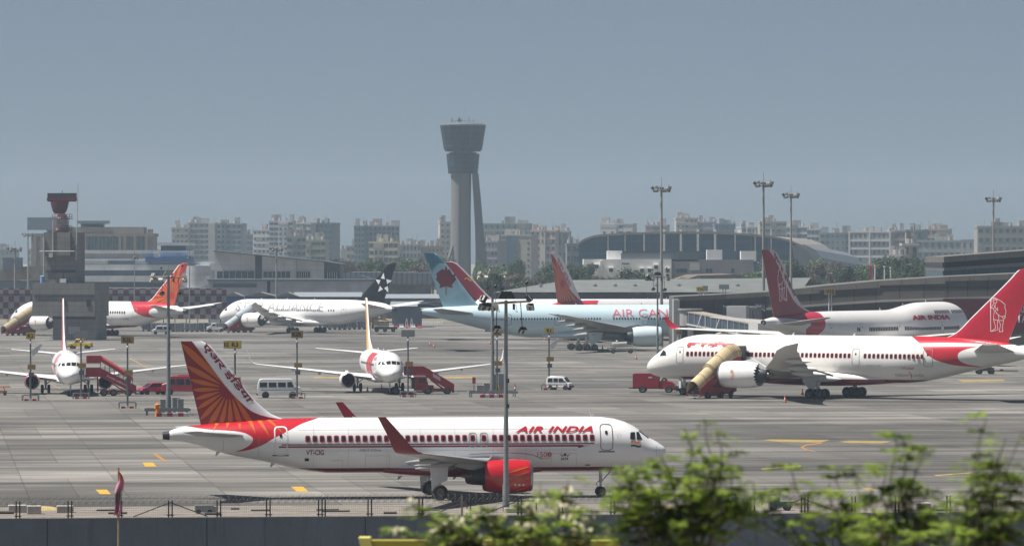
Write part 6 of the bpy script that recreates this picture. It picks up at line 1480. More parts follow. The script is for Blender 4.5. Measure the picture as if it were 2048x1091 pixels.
vehicle('van', 'white ambulance van among the container dollies, below the sunburst tail', 'van', gp(322, 668), R(184), [(-2, .4), (-2.05, 1.9), (-1.9, 2.1), (.9, 2.1), (1.4, 1.3), (2.0, 1.1), (2.1, .4)], 1.8, VW, [[(-1.7, 1.2), (-.6, 1.2), (-.6, 1.8), (-1.7, 1.8)], [(-.4, 1.2), (1.2, 1.2), (.9, 1.8), (-.4, 1.8)]], (-1.3, 1.3), .34, screen=((1.45, 1.3), (1.0, 2.0)))
vehicle('truck', 'white flat-nosed truck under the nose of the all-white airliner', 'truck', gp(432, 664), R(185), [(-2.2, .6), (-2.2, 1.2), (-.1, 1.2), (0, 2.2), (1.0, 2.2), (1.35, 1.5), (2.2, 1.35), (2.3, .6)], 2.0, VW, [[(.1, 1.5), (1.15, 1.5), (.9, 2.0), (.1, 2.0)]], (-1.4, 1.5), .42, screen=((1.4, 1.5), (1.05, 2.1)))
# red box truck
t = thing('service_truck', 'dark red service truck with a box body under the nose of the right-hand airliner', 'truck', gp(1309, 784.5), R(-6))
MB().box((-1.1, 0, 1.65), (3.5, 2.1, 1.75)).box((-1.1, 0, .68), (3.5, 1.9, .3)).build('box_body', VD, t); MB().box((-1.4, 0, 2.56), (2.4, 1.6, .06)).build('roof_panel', VD, t)
MB().prism([(.75, .5), (.75, 1.35), (1.0, 1.6), (1.6, 1.6), (2.35, 1.45), (2.75, 1.1), (2.75, .55)], -.95, .95, 'xz').build('cab', VD, t); MB().tube([(.8, .9, 1.4), (1.3, .9, 2.0), (1.7, .9, 1.6)], .07).tube([(.8, -.9, 1.4), (1.3, -.9, 2.0), (1.7, -.9, 1.6)], .07).box((1.2, 0, 1.4), (.5, 1.5, .5)).build('cab_frame', BLACK, t)
MB().box((-2.95, 0, .62), (.9, 1.9, .12)).box((2.85, 0, .55), (.15, 1.9, .3)).build('step', BUMP, t); wheels(t, (-1.55, 1.95), 1.8, .5, .32)
for s in (1, -1): MB().box((-.5, s * 1.06, 2.05), (.5, .02, .16)).build('name_plate', LGREY, t)
# passenger stairs
def stairs(label, top, rz, h, run, canopy, side, style, plat=2.0, w=1.6, nwheels=3, cab=None, text=None, panel=None, group='passenger stairs at the airliners'):
    "top: ground point under the door sill; the flight climbs along +x and ends there"
    t = thing('passenger_stairs', label, 'passenger stairs', top, rz, group)
    x1 = -plat; x0 = x1 - run; b0 = .45
    st = MB(); n = int(h / .2)
    for k in range(n): st.box((x0 + run * (k + .5) / n, 0, b0 + (h - b0) * (k + .5) / n), (run / n + .05, w, .06))
    st.box((-plat / 2, 0, h - .05), (plat, w, .1)).box((x0 - .3, 0, .25), (.7, w * .9, .1)); st.build('steps', mat('tread_grey', (.40, .41, .42), .6), t)
    for s in (1, -1):
        MB().prism([(x0 - .1, b0 - .2), (x0 - .1, b0 + .9), (x1, h + .95), (-.05, h + .95), (-.05, h - .25), (x1, h - .25)], s * w / 2 - .03, s * w / 2 + .03, 'xz').build('side_panel', side, t)
    ch = MB().box((x0 + run * .5, 0, .62), (run * .95, 1.9, .28)).tube([(x1 + .3, .6, .6), (x1 + .3, .6, h)], .1).tube([(x1 + .3, -.6, .6), (x1 + .3, -.6, h)], .1).tube([(x0 + run * .3, .7, .6), (x0 + run * .75, .7, h * .7)], .09).tube([(x0 + run * .3, -.7, .6), (x0 + run * .75, -.7, h * .7)], .09)
    ch.build('chassis', mat('red_chassis_paint', (.28, .012, .025), .5, var=.15), t); wheels(t, [x0 + run * q for q in ((.2, .62, .9)[:nwheels])], 1.8, .45, .3)
    if style == 'arch':
        cr = MB(); rings = []
        path = [(x0 - .2, b0 + .5), (x0 + run * .42, b0 + .5 + (h - b0) * .46), (x0 + run * .43, b0 + .66 + (h - b0) * .47), (x1 - .3, h + .75), (x1 + .6, h + 1.0), (-.2, h + 1.0)]
        for i, (x, z) in enumerate(path):
            r = w / 2 + (-.04 if i in (0, 1) else .1); rings.append([(x - .35 * math.sin(a), r * math.cos(a), z + 1.35 * r * math.sin(a)) for a in (math.pi * k / 14 for k in range(15))])
        inner = [[(p[0] + .02, p[1] * .95, p[2] - .06) for p in r_] for r_ in rings]
        m = MB()
        m.loft([r_ + i_[::-1] for r_, i_ in zip(rings, inner)], 0, (True, True)); m.build('canopy', canopy, t, 30)
        rb = MB()
        for i in range(11):
            q = i / 10 * (len(path) - 1); k = min(int(q), len(path) - 2); f = q - k
            pr = [tuple(Vector(a).lerp(Vector(b), f) + Vector((0, 0, .012))) for a, b in zip(rings[k], rings[k + 1])]; rb.tube([(p[0], p[1] * 1.01, p[2]) for p in pr], .035, 4)
        rb.build('canopy_ribs', mat('canopy_rib', (.16, .13, .08), .6), t)
    elif style == 'box':
        m = MB()
        rings = []
        for x, z in ((x0 + .35, b0 + 1.5), (x1 - .1, h + 1.75)):
            rings.append([(x, s * (w / 2 + .1), z + e) for s, e in ((1, 0), (1, .5), (.6, .8), (-.6, .8), (-1, .5), (-1, 0))])
        m.loft(rings, 0).box((-plat / 2 - .1, 0, h + 2.05), (plat, w + .3, 1.0)); m.build('canopy', canopy, t, 20)
        pm = MB()
        for q in range(8):
            x = x0 + .35 + (x1 - x0 - .4) * q / 7; z = b0 + .85 + (h - b0) * (x - x0) / run
            for s in (1, -1): pm.tube([(x, s * w / 2, z), (x, s * (w / 2 + .05), z + .8)], .035, 5)
        pm.build('canopy_posts', LGREY, t)
    if style == 'arch':
        MB().box((x0 + run * .58, 0, 1.05), (run * .82, 2.0, .75)).box((x0 + run * .80, 0, 1.75), (run * .34, 1.9, .7)).build('truck_body', side, t); MB().box((x0 + run * .98, 0, 1.5), (1.3, 2.0, 1.5)).build('cab', VD, t)
        for s in (1, -1): MB().box((x0 + run * .98, s * 1.01, 1.85), (.8, .03, .5)).build('cab_window', GLASS, t)
    if style in ('arch',): MB().box((-.15, 0, h + 1.15), (.7, w + .7, 2.4)).build('door_hood', mat('slate_hood', (.05, .055, .06), .7), t)
    if panel:
        for s in (1, -1):
            xa, xb = x0 + run * .2, x0 + run * .8
            MB().prism([(xa + run * .25, b0 + .25 + (h - b0) * .45), (xa + run * .25, b0 + .75 + (h - b0) * .45), (xa + run * .5, b0 + .75 + (h - b0) * .70), (xa + run * .5, b0 + .25 + (h - b0) * .70)], s * (w / 2 + .045) - .01, s * (w / 2 + .045) + .01, 'xz').build('white_panel', panel, t)
    if text:
        for s in (-1, 1):
            bm = text_flat(text, 1, 0, .02); u0, u1, v0, v1 = ext(bm); L = run * .55; k = L / (u1 - u0); dz = (h - b0) / run
            if s > 0: fn = lambda u, v: Vector((x0 + run * .82 - u * k, (w / 2 + .045), b0 + .25 + dz * (run * .82 - u * k) + v * .42))
            else: fn = lambda u, v: Vector((x0 + run * .22 + u * k, -(w / 2 + .045), b0 + .2 + dz * (run * .22 + u * k) + v * .42))
            lay(bm, fn, 'lettering', LINEW, t, 0, 0)
    if cab:
        MB().prism([(-1.9 + cab, .5), (-1.9 + cab, 1.55), (-1.5 + cab, 2.3), (-.2 + cab, 2.3), (-.2 + cab, .5)], -1.0, 1.0, 'xz').build('cab', VD, t); MB().box((-.85 + cab, 0, 2.4), (1.5, 1.9, .16)).build('cab_roof', VW, t)
        MB().box((-1.1 + cab, 0, 1.85), (.8, 2.03, .5)).box((.0 + cab, 0, 1.5), (.5, 1.7, 1.5)).build('cab_window', GLASS, t); MB().box((-2.2 + cab, 0, .85), (.9, 1.9, .7)).build('bonnet', VD, t); wheels(t, (-1.9 + cab, 2.4 + cab), 1.9, .5, .34)
    return t
def doorpt(A, d, side, out=0.0, head=0):
    x, y = A.xn - d, side * (A.wid(d) + out); c, s = math.cos(head), math.sin(head); o = A.root.location
    return Vector((o.x + x * c - y * s, o.y + x * s + y * c, 0))
BEI = mat('beige_canopy', (.52, .41, .24), .7, var=.15, scale=1.2); BEI2 = mat('tan_canopy', (.40, .32, .20), .7, var=.15, scale=1.2); SIL = mat('silver_canopy', (.46, .52, .56), .35, var=.1, scale=1.2); CRED = mat('red_canopy', (.42, .05, .06), .55, var=.12, scale=1.2)
stairs('red truck stairs with a ribbed beige arched canopy at the right-hand airliner', doorpt(B, 15.4, 1, .25, R(147)), R(57), 4.3, 8.6, BEI, VD, 'arch', 2.2, 2.0)
stairs('covered stairs with a tan arched canopy at the far left airliner', doorpt(Cc, 12.0, 1, .25, R(140)), R(50), 4.3, 8.6, BEI2, VD, 'arch', 2.2, 2.1)
stairs('covered stairs with a silver ribbed canopy at the all-white airliner', doorpt(S, 14.9, 1, .25, R(140)), R(50), 4.3, 8.6, SIL, VD, 'arch', 2.2, 2.1)
stairs('red stairs under a sloping red box canopy at the leftmost nose-on airliner', doorpt(C1, 4.4, 1, .1, R(-83)), R(187), 2.75, 4.6, CRED, mat('stair_side_red', (.38, .02, .04), .4, var=.1), 'box', 1.9, 1.6, text='Avoid walking')
stairs('red truck-mounted stairs with a white-roofed cab at the right nose-on airliner', doorpt(C2, 4.4, 1, .1, R(-83)), R(187), 2.75, 3.9, CRED, mat('stair_side_red', (.38, .02, .04)), 'open', 2.6, 1.6, nwheels=1, cab=-1.2, panel=mat('pale_panel_paint', (.62, .52, .53), .5))
# ground power unit, loader, tug
t = thing('ground_power_unit', 'grey ground power cart between the red truck and the beige stairs', 'ground power unit', gp(1369, 784), R(10))
MB().box((0, 0, .95), (1.3, 1.2, 1.1)).build('housing', LGREY, t); MB().box((0, -.62, .95), (.9, .03, .7)).build('grille', DARK, t); MB().box((-1.0, 0, .45), (1.1, .9, .3)).build('drawbar', DARK, t); wheels(t, (-.4, .4), 1.1, .28, .16)
t = thing('catering_lift', 'dark red lift platform under the nose of the right-hand airliner', 'lift truck', gp(1365, 781), R(5)); MB().box((0, 0, 2.35), (2.0, 1.6, .9)).build('platform', VD, t); MB().tube([(-.8, 0, .6), (.8, 0, 1.9)], .1).tube([(.8, 0, .6), (-.8, 0, 1.9)], .1).build('scissor_lift', GALV, t); MB().box((0, 0, .55), (2.2, 1.3, .3)).build('chassis', DARK, t); wheels(t, (-.7, .7), 1.3, .3, .2)
t = thing('baggage_loader', 'grey belt loader parked under the engine of the ice-blue airliner', 'loader', gp(1243, 706), R(4))
MB().prism([(-2.8, .9), (-2.8, 1.1), (1.6, 1.6), (2.2, 1.6), (2.2, 1.35)], -.5, .5, 'xz').build('belt', mat('loader_grey', (.36, .35, .33), .6, var=.2), t); MB().box((.3, 0, .75), (5.0, 1.7, .4)).box((-1.6, .5, 1.3), (1.0, .7, .9)).build('chassis', mat('loader_frame', (.30, .29, .27), .6, var=.2), t); wheels(t, (-1.6, 1.7), 1.6, .4, .3)
MB().lathe([(-1.6, .2), (-1.5, .4), (1.2, .4), (1.3, .2)], (-.2, .2, 1.75), (1, 0, .05), 14, 0, (True, True)).build('covered_load', mat('pale_cover', (.34, .335, .32), .7), t, 40)
t = thing('tow_tractor', 'low dark tow tractor with a long tow bar below the right-hand tail', 'tow tractor', gp(1970, 747.5), R(5))
MB().box((0, 0, .75), (2.6, 1.5, .5)).box((.5, 0, 1.1), (.9, 1.2, .35)).build('body', mat('tractor_grey', (.07, .07, .075), .6, var=.3), t); MB().tube([(1.3, 0, .55), (5.2, 0, .5)], .09).box((2.6, 0, .6), (.5, .5, .3)).build('tow_bar', DARK, t); wheels(t, (-.95, .95), 1.5, .42, .32); MB().box((.2, 0, 1.55), (.3, .3, .2)).build('beacon', mat('amber_beacon', (.6, .3, .03)), t)
# container dollies
DB = mat('container_grey', (.24, .25, .27), .55, metal=.3, var=.2); DBl = mat('container_slate', (.10, .13, .18), .55, var=.2); DP = mat('container_pale', (.42, .42, .42), .5, var=.2)
def dolly(i, loc, m, label, group):
    t = thing('container_dolly', label, 'container dolly', loc, A7, group)
    MB().prism([(-.95, .55), (-1.25, 1.0), (-1.25, 2.15), (.95, 2.15), (.95, .55)], -.75, .75, 'xz').build('container', m, t)
    mb = MB()
    for x in (-1.1, -.4, .3, .93): mb.box((x, -.77, 1.35), (.06, .05, 1.55))
    mb.box((-.1, -.77, 2.12), (2.2, .05, .06)); mb.build('container_frame', LGREY, t); MB().box((0, 0, .42), (2.3, 1.5, .14)).build('chassis', GALV, t); wheels(t, (-.8, .8), 1.3, .2, .12)
random.seed(3); rows = []
for i in range(17):
    m = (DB, DBl, DP, DB)[random.randrange(4)]; nm = {id(DB): 'grey', id(DBl): 'slate', id(DP): 'pale'}[id(m)]
    dolly(i, gp(293 + i * 9.6 + random.uniform(-1, 1), 663.0 + random.uniform(-.8, .4)), m, nm + ' cargo container on a dolly in the row below the sunburst tail', 'container dollies, ' + nm)
for i in range(9):
    m = (DB, DBl)[random.randrange(2)]; nm = {id(DB): 'grey', id(DBl): 'slate'}[id(m)]
    dolly(i, gp(655 + i * 9.8, 658.5 + random.uniform(-1, .5)), m, nm + ' cargo container on a dolly beneath the black-finned tail', 'container dollies under the black fin, ' + nm)
# excavator-like loader, barriers, posts
t = thing('cargo_loader', 'yellow and grey cargo loader parked right of the yellow-finned airliner', 'loader', gp(765, 663.5), R(3))
MB().tube([(-2.4, 0, .8), (-2.2, 0, 3.6)], .3).tube([(-2.2, 0, 3.4), (1.4, 0, 2.9)], .25).build('boom', mat('loader_orange', (.45, .24, .06), .5, var=.25), t); MB().box((.2, 0, 1.9), (2.8, 1.6, .9)).box((-1.5, 0, 2.4), (.9, 1.3, 1.6)).build('cab', mat('loader_tan', (.42, .33, .2), .6, var=.25), t); MB().box((.8, 0, 1.0), (5.6, 1.9, .6)).build('chassis', DARK, t); wheels(t, (-1.4, .6, 2.6), 1.8, .5, .35)
for p, c in ((783, 'white'), (791, 'red'), (803, 'white'), (815, 'red'), (826, 'white'), (839, 'red')):
    t = thing('road_barrier', '%s plastic barrier block in the row right of the cargo loader' % c, 'barrier', gp(p, 655.5), A7, 'plastic barriers, ' + c); MB().prism([(-.5, 0), (-.5, .25), (-.22, .5), (-.18, 1.05), (.18, 1.05), (.22, .5), (.5, .25), (.5, 0)], -.55, .55, 'yz', M=Matrix.Identity(4)).build('block', mat('barrier_red', (.38, .04, .06), .6) if c == 'red' else mat('barrier_white', (.60, .60, .60), .6), t)
wp = MB().lathe([(0, .16), (.7, .16), (.75, .1)], (0, 0, 0), (0, 0, 1), 8, 0, (True, True)).mesh('kerb_post', mat('white_post_paint', (.66, .66, .64), .6))
for i in range(30): tag(put('kerb_post', wp, None, gp(789 + i * 3.35, 647.5 + i * .03)), 'small white post in the line along the far apron edge', 'bollard', 'white posts along the far apron edge')
for px in (813, 823):
    t = thing('frame_mast', 'white lattice trestle behind the blank grey stand sign, %s one' % ('left' if px < 820 else 'right'), 'trestle', gp(px, 657)); MB().tube([(-.4, 0, 0), (0, 0, 2.6)], .07).tube([(.5, 0, 0), (.1, 0, 2.6)], .07).tube([(-.25, 0, .9), (.3, 0, .9)], .06).build('frame', VW, t)
# cones
CO = mat('cone_orange', (.72, .14, .05), .6); CW = mat('cone_white', (.66, .62, .60), .6); CB = mat('cone_base', (.05, .05, .05), .8)
def cone(px, py, label, h=.78, m=CO):
    t = thing('traffic_cone', label, 'traffic cone', gp(px, py), A7, 'traffic cones on the apron')
    MB().lathe([(.05, .19), (h * .42, .125), (h * .62, .085), (h, .03)], (0, 0, 0), (0, 0, 1), 14, 0, (True, True)).build('cone', m, t, 40); MB().lathe([(h * .42, .13), (h * .62, .09)], (0, 0, 0), (0, 0, 1), 14).build('white_band', CW, t); MB().box((0, 0, .03), (.5, .5, .06)).build('base', CB, t)
for a in ((1570, 804, 'orange cone in front of the gear of the right-hand airliner', .9), (1605, 789, 'orange cone left of the main wheels of the right-hand airliner', .9), (1272, 718, 'orange cone below the front of the ice-blue engine', .95), (792, 787, 'orange cone right of the nose wheel of the yellow-finned airliner', .85), (735, 783.5, 'orange cone left of the nose wheel of the yellow-finned airliner', .8), (763, 778, 'orange cone behind the nose wheel of the yellow-finned airliner', .8), (860, 690, 'left one of two orange cones on the empty apron left of the ice-blue tail', 1.0), (868, 694, 'right one of two orange cones on the empty apron left of the ice-blue tail', .9), (217, 782, 'orange cone under the engine beside the box-canopy stairs', .75), (1430, 789, 'yellow orange cone at the rear wheel of the beige stairs', .9), (980, 688, 'orange cone behind the middle mast', 1.0), (1089, 680, 'orange cone below the belly of the ice-blue airliner', .9), (1205, 698, 'orange cone between the ice-blue gear and engine', .9)): cone(a[0], a[1], a[2], a[3])
cone(1030, 785, 'dark red cone right of the middle mast', 1.3, mat('cone_dark_red', (.28, .05, .05), .6))
t = thing('chock_trolley', 'orange equipment trolley cut by the left edge of the frame', 'trolley', gp(2, 790), A7); MB().box((0, 0, .5), (1.6, .8, .2)).box((.2, 0, 1.15), (2.0, .9, .12)).tube([(-.6, 0, .5), (-.3, 0, 1.1)], .06).tube([(.6, 0, .5), (.3, 0, 1.1)], .06).build('frame', CO, t); wheels(t, (-.5, .5), .8, .22, .12)
# ---------------------------------------------------------------- boundary wall, fence, verge, flag, trees
BW = bpy.data.materials.new('grey_blue_wall_paint'); BW.use_nodes = True
def _bw():
    nt = BW.node_tree; n = nt.nodes; L = nt.links.new; p = n['Principled BSDF']; p.inputs['Roughness'].default_value = .85
    tc = n.new('ShaderNodeTexCoord')
    def nz(s, sc_, det, a, b, c, d):
        m = n.new('ShaderNodeMapping'); m.inputs['Scale'].default_value = sc_; L(tc.outputs['Object'], m.inputs[0]); z = n.new('ShaderNodeTexNoise'); z.inputs['Scale'].default_value = s; z.inputs['Detail'].default_value = det; z.inputs['Roughness'].default_value = .7; L(m.outputs[0], z.inputs['Vector'])
        r = n.new('ShaderNodeMapRange'); L(z.outputs[0], r.inputs[0])
        for i, q in enumerate((a, b, c, d)): r.inputs[i + 1].default_value = q
        return r.outputs[0]
    f = math_node(nt, 'MULTIPLY', nz(1.6, (1, 1, .07), 5, .55, .75, 1.0, .55), nz(.5, (1, 1, 1), 6, .3, .7, .85, 1.15))
    f = math_node(nt, 'MULTIPLY', f, nz(14, (1, 1, 1), 3, .3, .7, .9, 1.1))
    v = n.new('ShaderNodeVectorMath'); v.operation = 'SCALE'; v.inputs[0].default_value = (.135, .16, .21); L(f, v.inputs['Scale']); L(v.outputs[0], p.inputs['Base Color'])
_bw()
WO = Vector((0, 271, 0)); WZ = 3.28
t = thing('boundary_wall', 'weathered grey-blue boundary wall along the bottom of the frame', 'wall', WO, A7)
MB().box((0, .15, WZ / 2), (90, .3, WZ)).build('wall_panels', BW, t); mb = MB()
for k in range(-4, 5): mb.box((k * 9.0 + .6, -.012, WZ / 2), (.05, .02, WZ - .02))
mb.build('joints', mat('dark_joint', (.05, .06, .075), .9), t); MB().box((0, .15, WZ + .04), (90, .38, .08)).build('coping', mat('wall_coping', (.16, .165, .17), .9, var=.25, scale=2), t)
# double fence posts on the wall
FP = mat('black_fence_post', (.018, .018, .02), .6, var=.2)
def wx(px): # distance along the wall seen at a photo column
    k = (px - 1024) / F; return k * WO.y / (math.cos(A7) - k * math.sin(A7))
post = MB().box((-.10, .12, WZ + .08 + .48), (.075, .075, .96)).box((.10, .12, WZ + .08 + .48), (.075, .075, .96)).box((0, .12, WZ + .2), (.4, .12, .05)).mesh('fence_post', FP)
def fence_posts():
    out = []
    for px in [36, 140, 240, 341, 438, 537, 641, 740, 842, 938, 1040, 1122, 1226, 1316, 1409, 1506, 1607, 1708, 1795, 1898, 1990]:
        out.append(wx(px))
    return out
fx = fence_posts()
t = thing('wire_fence', 'wire mesh fence with black double posts and coiled barbed wire on the boundary wall', 'fence', WO, A7)
for x in fx: put('fence_post', post, t, (x, 0, 0))
for x in (wx(1607) + .28, wx(641) + .28): MB().box((x, .12, WZ + .56), (.075, .075, .96)).build('fence_post', FP, t)
for px, s in ((341, 1), (341, -1), (1607, 1), (1607, -1), (938, -1), (1040, -1)):
    x = wx(px); MB().tube([(x, .2, WZ + .92), (x + s * 2.1, .2, WZ + .12)], .032, 6).build('brace', FP, t)
for px in (925, 1074):
    x = wx(px); MB().box((x, .3, WZ + .6), (.09, .09, 1.15)).build('fence_post', mat('pale_fence_post', (.34, .30, .25), .8) if px < 1000 else FP, t)
WIRE = mat('rusty_wire', (.10, .095, .09), .6, metal=.4)
wm_ = MB()
x = -33.0
while x < 33:
    wm_.box((x, .12, WZ + .5), (.007, .007, .8)); x += .105
for k in range(7): wm_.box((0, .12, WZ + .12 + k * .125), (66, .007, .007))
mesh_o = wm_.build('wire_mesh', WIRE, t); mesh_o['kind'] = 'stuff'
co = MB(); random.seed(8)
pts = []; n = 3600
for i in range(n):
    a = 2 * math.pi * i / 11; xx = -33 + 66 * i / n + .22 * math.cos(a * .5) ; r = .22 + .03 * math.sin(i * .37)
    pts.append((xx + .16 * math.sin(a), .12 + r * math.cos(a), WZ + 1.08 + r * math.sin(a)))
co.tube(pts, .0075, 3); co.build('barbed_coil', WIRE, t)
# odds and ends on the verge behind the wall
PIP = mat('dark_pipe', (.06, .06, .06), .6, var=.2); GRN = mat('green_machine_paint', (.04, .12, .06), .6, var=.2); PALB = mat('pale_block', (.42, .40, .37), .85, var=.2)
random.seed(21); n = 0
def vat(px, py): return gp(px, py)
for px, y, l, r in ((10, 1027, 1.2, .12), (214, 1021, 1.5, .07), (235, 1027, 1.3, .08), (425, 1029, 1.1, .1), (470, 1018, .6, .07), (520, 1021, 1.3, .06), (655, 1020, 1.6, .06), (672, 1023, 1.9, .07), (780, 1027, .9, .09), (860, 1020, 1.4, .06), (1880, 1021, 1.6, .08), (1950, 1025, 1.3, .07)):
    w_ = ('left of the front airliner tail' if px < 350 else 'below the front airliner' if px < 900 else 'at the right')
    t = thing('pipe', 'dark pipe length lying on the gravel verge ' + w_, 'pipe', vat(px, y), A7 + random.uniform(-.15, .15), 'pipes lying on the verge ' + w_)
    MB().cyl((-l / 2, 0, r), (l / 2, 0, r), r, None, 10).build('tube', PIP, t, 40); MB().cyl((l / 2 - .12, 0, r), (l / 2 + .02, 0, r), r * 1.2, None, 10).build('flange', PIP, t, 40)
for px, y, s, c in ((35, 1024, (1.3, .8, .55), 'first'), (68, 1027, (1.0, .8, .6), 'second'), (130, 1024, (1.2, .7, .5), 'third'), (1845, 1018, (1.1, .8, .5), 'fourth'), (1030, 1024, (1.5, .7, .35), 'fifth')):
    t = thing('concrete_block', 'pale concrete block on the gravel verge, %s from the left' % c, 'concrete block', vat(px, y), A7, 'pale blocks on the verge')
    b = MB().box((0, 0, s[2] / 2), s).build('block', PALB, t); m_ = b.modifiers.new('bevel', 'BEVEL'); m_.width = .04; MB().tube([(-.15, 0, s[2]), (0, 0, s[2] + .15), (.15, 0, s[2])], .02).build('lifting_eye', PIP, t)
t = thing('cable_drum', 'grey machine housing on the verge below the front airliner tail', 'machine', vat(408, 1026), A7); MB().box((0, 0, .35), (1.3, .7, .5)).box((.6, 0, .3), (.5, .5, .4)).build('housing', GALV, t); wheels(t, (-.4, .4), .7, .16, .1)
for px, l in ((1478, 'green pump trolley left of the triple fence post'), (1560, 'green pump trolley beside the triple fence post')):
    t = thing('pump_trolley', l, 'pump trolley', vat(px, 1020), A7, 'green pump trolleys'); MB().box((0, 0, .45), (1.6, .7, .4)).box((-.3, 0, .8), (.5, .5, .35)).build('housing', GRN, t); MB().tube([(-1.3, 0, .4), (-1.3, 0, 1.1), (-.3, 0, 1.15), (-.2, 0, .8)], .045).build('hoop', PIP, t); wheels(t, (-.5, .5), .7, .25, .12)
t = thing('earth_pile', 'low heap of pale sand on the verge beside the front fin side', 'heap', vat(85, 1019), A7)
mb = MB(); rings = []
for k in range(6):
    q = k / 5; rings.append([((1.5 * (1 - q) + .1) * math.cos(a) * random.uniform(.9, 1.1), (.9 * (1 - q) + .05) * math.sin(a), .3 * math.sin(q * 1.5)) for a in (2 * math.pi * j / 18 for j in range(18))])
mb.loft(rings).build('heap', mat('sand', (.42, .33, .16), .95, var=.2, scale=2), t, 60)
# flag
D = 150; t = thing('flag', 'drooping faded pink flag on a thin pole at the lower left', 'flag', (xat(237, D), D, 0))
zt = zat(934, D); MB().cyl((0, 0, 0), (0, 0, zt), .045, .03, 8).build('pole', mat('bamboo_pole', (.28, .22, .14), .7, var=.2, scale=2), t)
mb = MB(); random.seed(2); G = []
for j in range(15):
    v = j / 14; z = zt - .08 - 1.42 * v; row = []
    for i in range(9):
        u = i / 8; wdt = .02 + .26 * math.sin(min(1, v * 2.2 + .05) * math.pi / 2) * (1 - .3 * v); x = -.10 * min(1, v * 2) + wdt * u + .03 * math.sin(v * 9) - (.06 if v > .55 else 0) * (v - .55) * 2; y = .07 * math.sin(u * 9 + v * 5) * (.3 + v)
        row.append((x, y - .05, z - .06 * u * (1 - v)))
    G.append(row)
vs = [p for r in G for p in r]; fs = [(j * 9 + i, j * 9 + i + 1, (j + 1) * 9 + i + 1, (j + 1) * 9 + i) for j in range(14) for i in range(8)]
PK = bpy.data.materials.new('faded_pink_cloth'); PK.use_nodes = True
def _pk():
    nt = PK.node_tree; n = nt.nodes; L = nt.links.new; tc = n.new('ShaderNodeTexCoord'); s = n.new('ShaderNodeSeparateXYZ'); L(tc.outputs['Object'], s.inputs[0]); z = n.new('ShaderNodeTexNoise'); z.inputs['Scale'].default_value = 3.0; z.inputs['Detail'].default_value = 4; L(tc.outputs['Object'], z.inputs['Vector'])
    zz = math_node(nt, 'ADD', math_node(nt, 'DIVIDE', math_node(nt, 'SUBTRACT', zt, s.outputs[2]), 1.5), math_node(nt, 'MULTIPLY', math_node(nt, 'SUBTRACT', z.outputs[0], .5), .35))
    r = n.new('ShaderNodeValToRGB'); L(zz, r.inputs[0]); e = r.color_ramp.elements; r.color_ramp.interpolation = 'EASE'
    e[0].position = .0; e[0].color = (.30, .05, .04, 1); e[1].position = .22; e[1].color = (.34, .10, .08, 1)
    for p, c in ((.3, (.55, .24, .34)), (.52, (.42, .18, .28)), (.6, (.08, .12, .08)), (.68, (.16, .10, .14)), (.78, (.45, .16, .30)), (1, (.50, .20, .33))): q = e.new(p); q.color = (*c, 1)
    L(r.outputs[0], n['Principled BSDF'].inputs['Base Color']); n['Principled BSDF'].inputs['Roughness'].default_value = .9
_pk()
fo = MB().add(vs, fs).build('cloth', PK, t, 80); sm = fo.modifiers.new('thick', 'SOLIDIFY'); sm.thickness = .008
MB().add([(-.13, -.06, zt - .34), (-.04, -.07, zt - .30), (-.03, -.07, zt - .46), (-.11, -.06, zt - .44)], [(0, 1, 2, 3)]).build('paper_tag', VW, t)
# yellow gantry beam
D = 66; t = thing('gantry_beam', 'yellow steel height-limit beam behind the foliage at the bottom edge', 'gantry', (xat(1030, D), D, 0), R(-1))
x0, x1 = xat(738, D) - xat(1030, D), xat(1240, D) - xat(1030, D); zt = zat(1079, D)
MB().box(((x0 + x1) / 2, 0, zt - .22), (x1 - x0, .35, .44)).build('beam', mat('yellow_gantry_paint', (.33, .28, .03), .5, var=.25), t); MB().prism([(x0 - .02, zt - .45), (x0 - .14, zt + .04), (x0 + .02, zt + .04), (x0 + .16, zt - .45)], -.22, .22, 'xz').build('end_plate', mat('pale_yellow_paint', (.62, .56, .16), .5, var=.1), t)
for x in (x0 + .4, x1 - .4): MB().cyl((x, 0, 0), (x, 0, zt - .44), .14, None, 10).build('post', mat('yellow_gantry_paint', (.42, .34, .02)), t)
# ---------------------------------------------------------------- feathery trees close to the camera
def leafmat(name, c1, c2, trans=.35, cl_=5.0):
    m = bpy.data.materials.new(name); m.use_nodes = True; nt = m.node_tree; n = nt.nodes; L = nt.links.new; p = n['Principled BSDF']; p.inputs['Roughness'].default_value = .55
    g = n.new('ShaderNodeNewGeometry'); mx = n.new('ShaderNodeMix'); mx.data_type = 'RGBA'; mx.inputs['A'].default_value = (*c1, 1); mx.inputs['B'].default_value = (*c2, 1); nz_ = n.new('ShaderNodeTexNoise'); nz_.inputs['Scale'].default_value = cl_; tc_ = n.new('ShaderNodeTexCoord'); L(tc_.outputs['Object'], nz_.inputs['Vector']); mr_ = n.new('ShaderNodeMapRange'); mr_.inputs[1].default_value = .38; mr_.inputs[2].default_value = .62; mr_.inputs[3].default_value = -.2; mr_.inputs[4].default_value = .8; L(nz_.outputs[0], mr_.inputs[0]); L(math_node(nt, 'ADD', mr_.outputs[0], math_node(nt, 'MULTIPLY', g.outputs['Random Per Island'], .45)), mx.inputs['Factor']); L(mx.outputs['Result'], p.inputs['Base Color'])
    tr = n.new('ShaderNodeBsdfTranslucent'); L(mx.outputs['Result'], tr.inputs['Color']); ms = n.new('ShaderNodeMixShader'); ms.inputs[0].default_value = trans; L(p.outputs[0], ms.inputs[1]); L(tr.outputs[0], ms.inputs[2]); L(ms.outputs[0], n['Material Output'].inputs['Surface'])
    return m
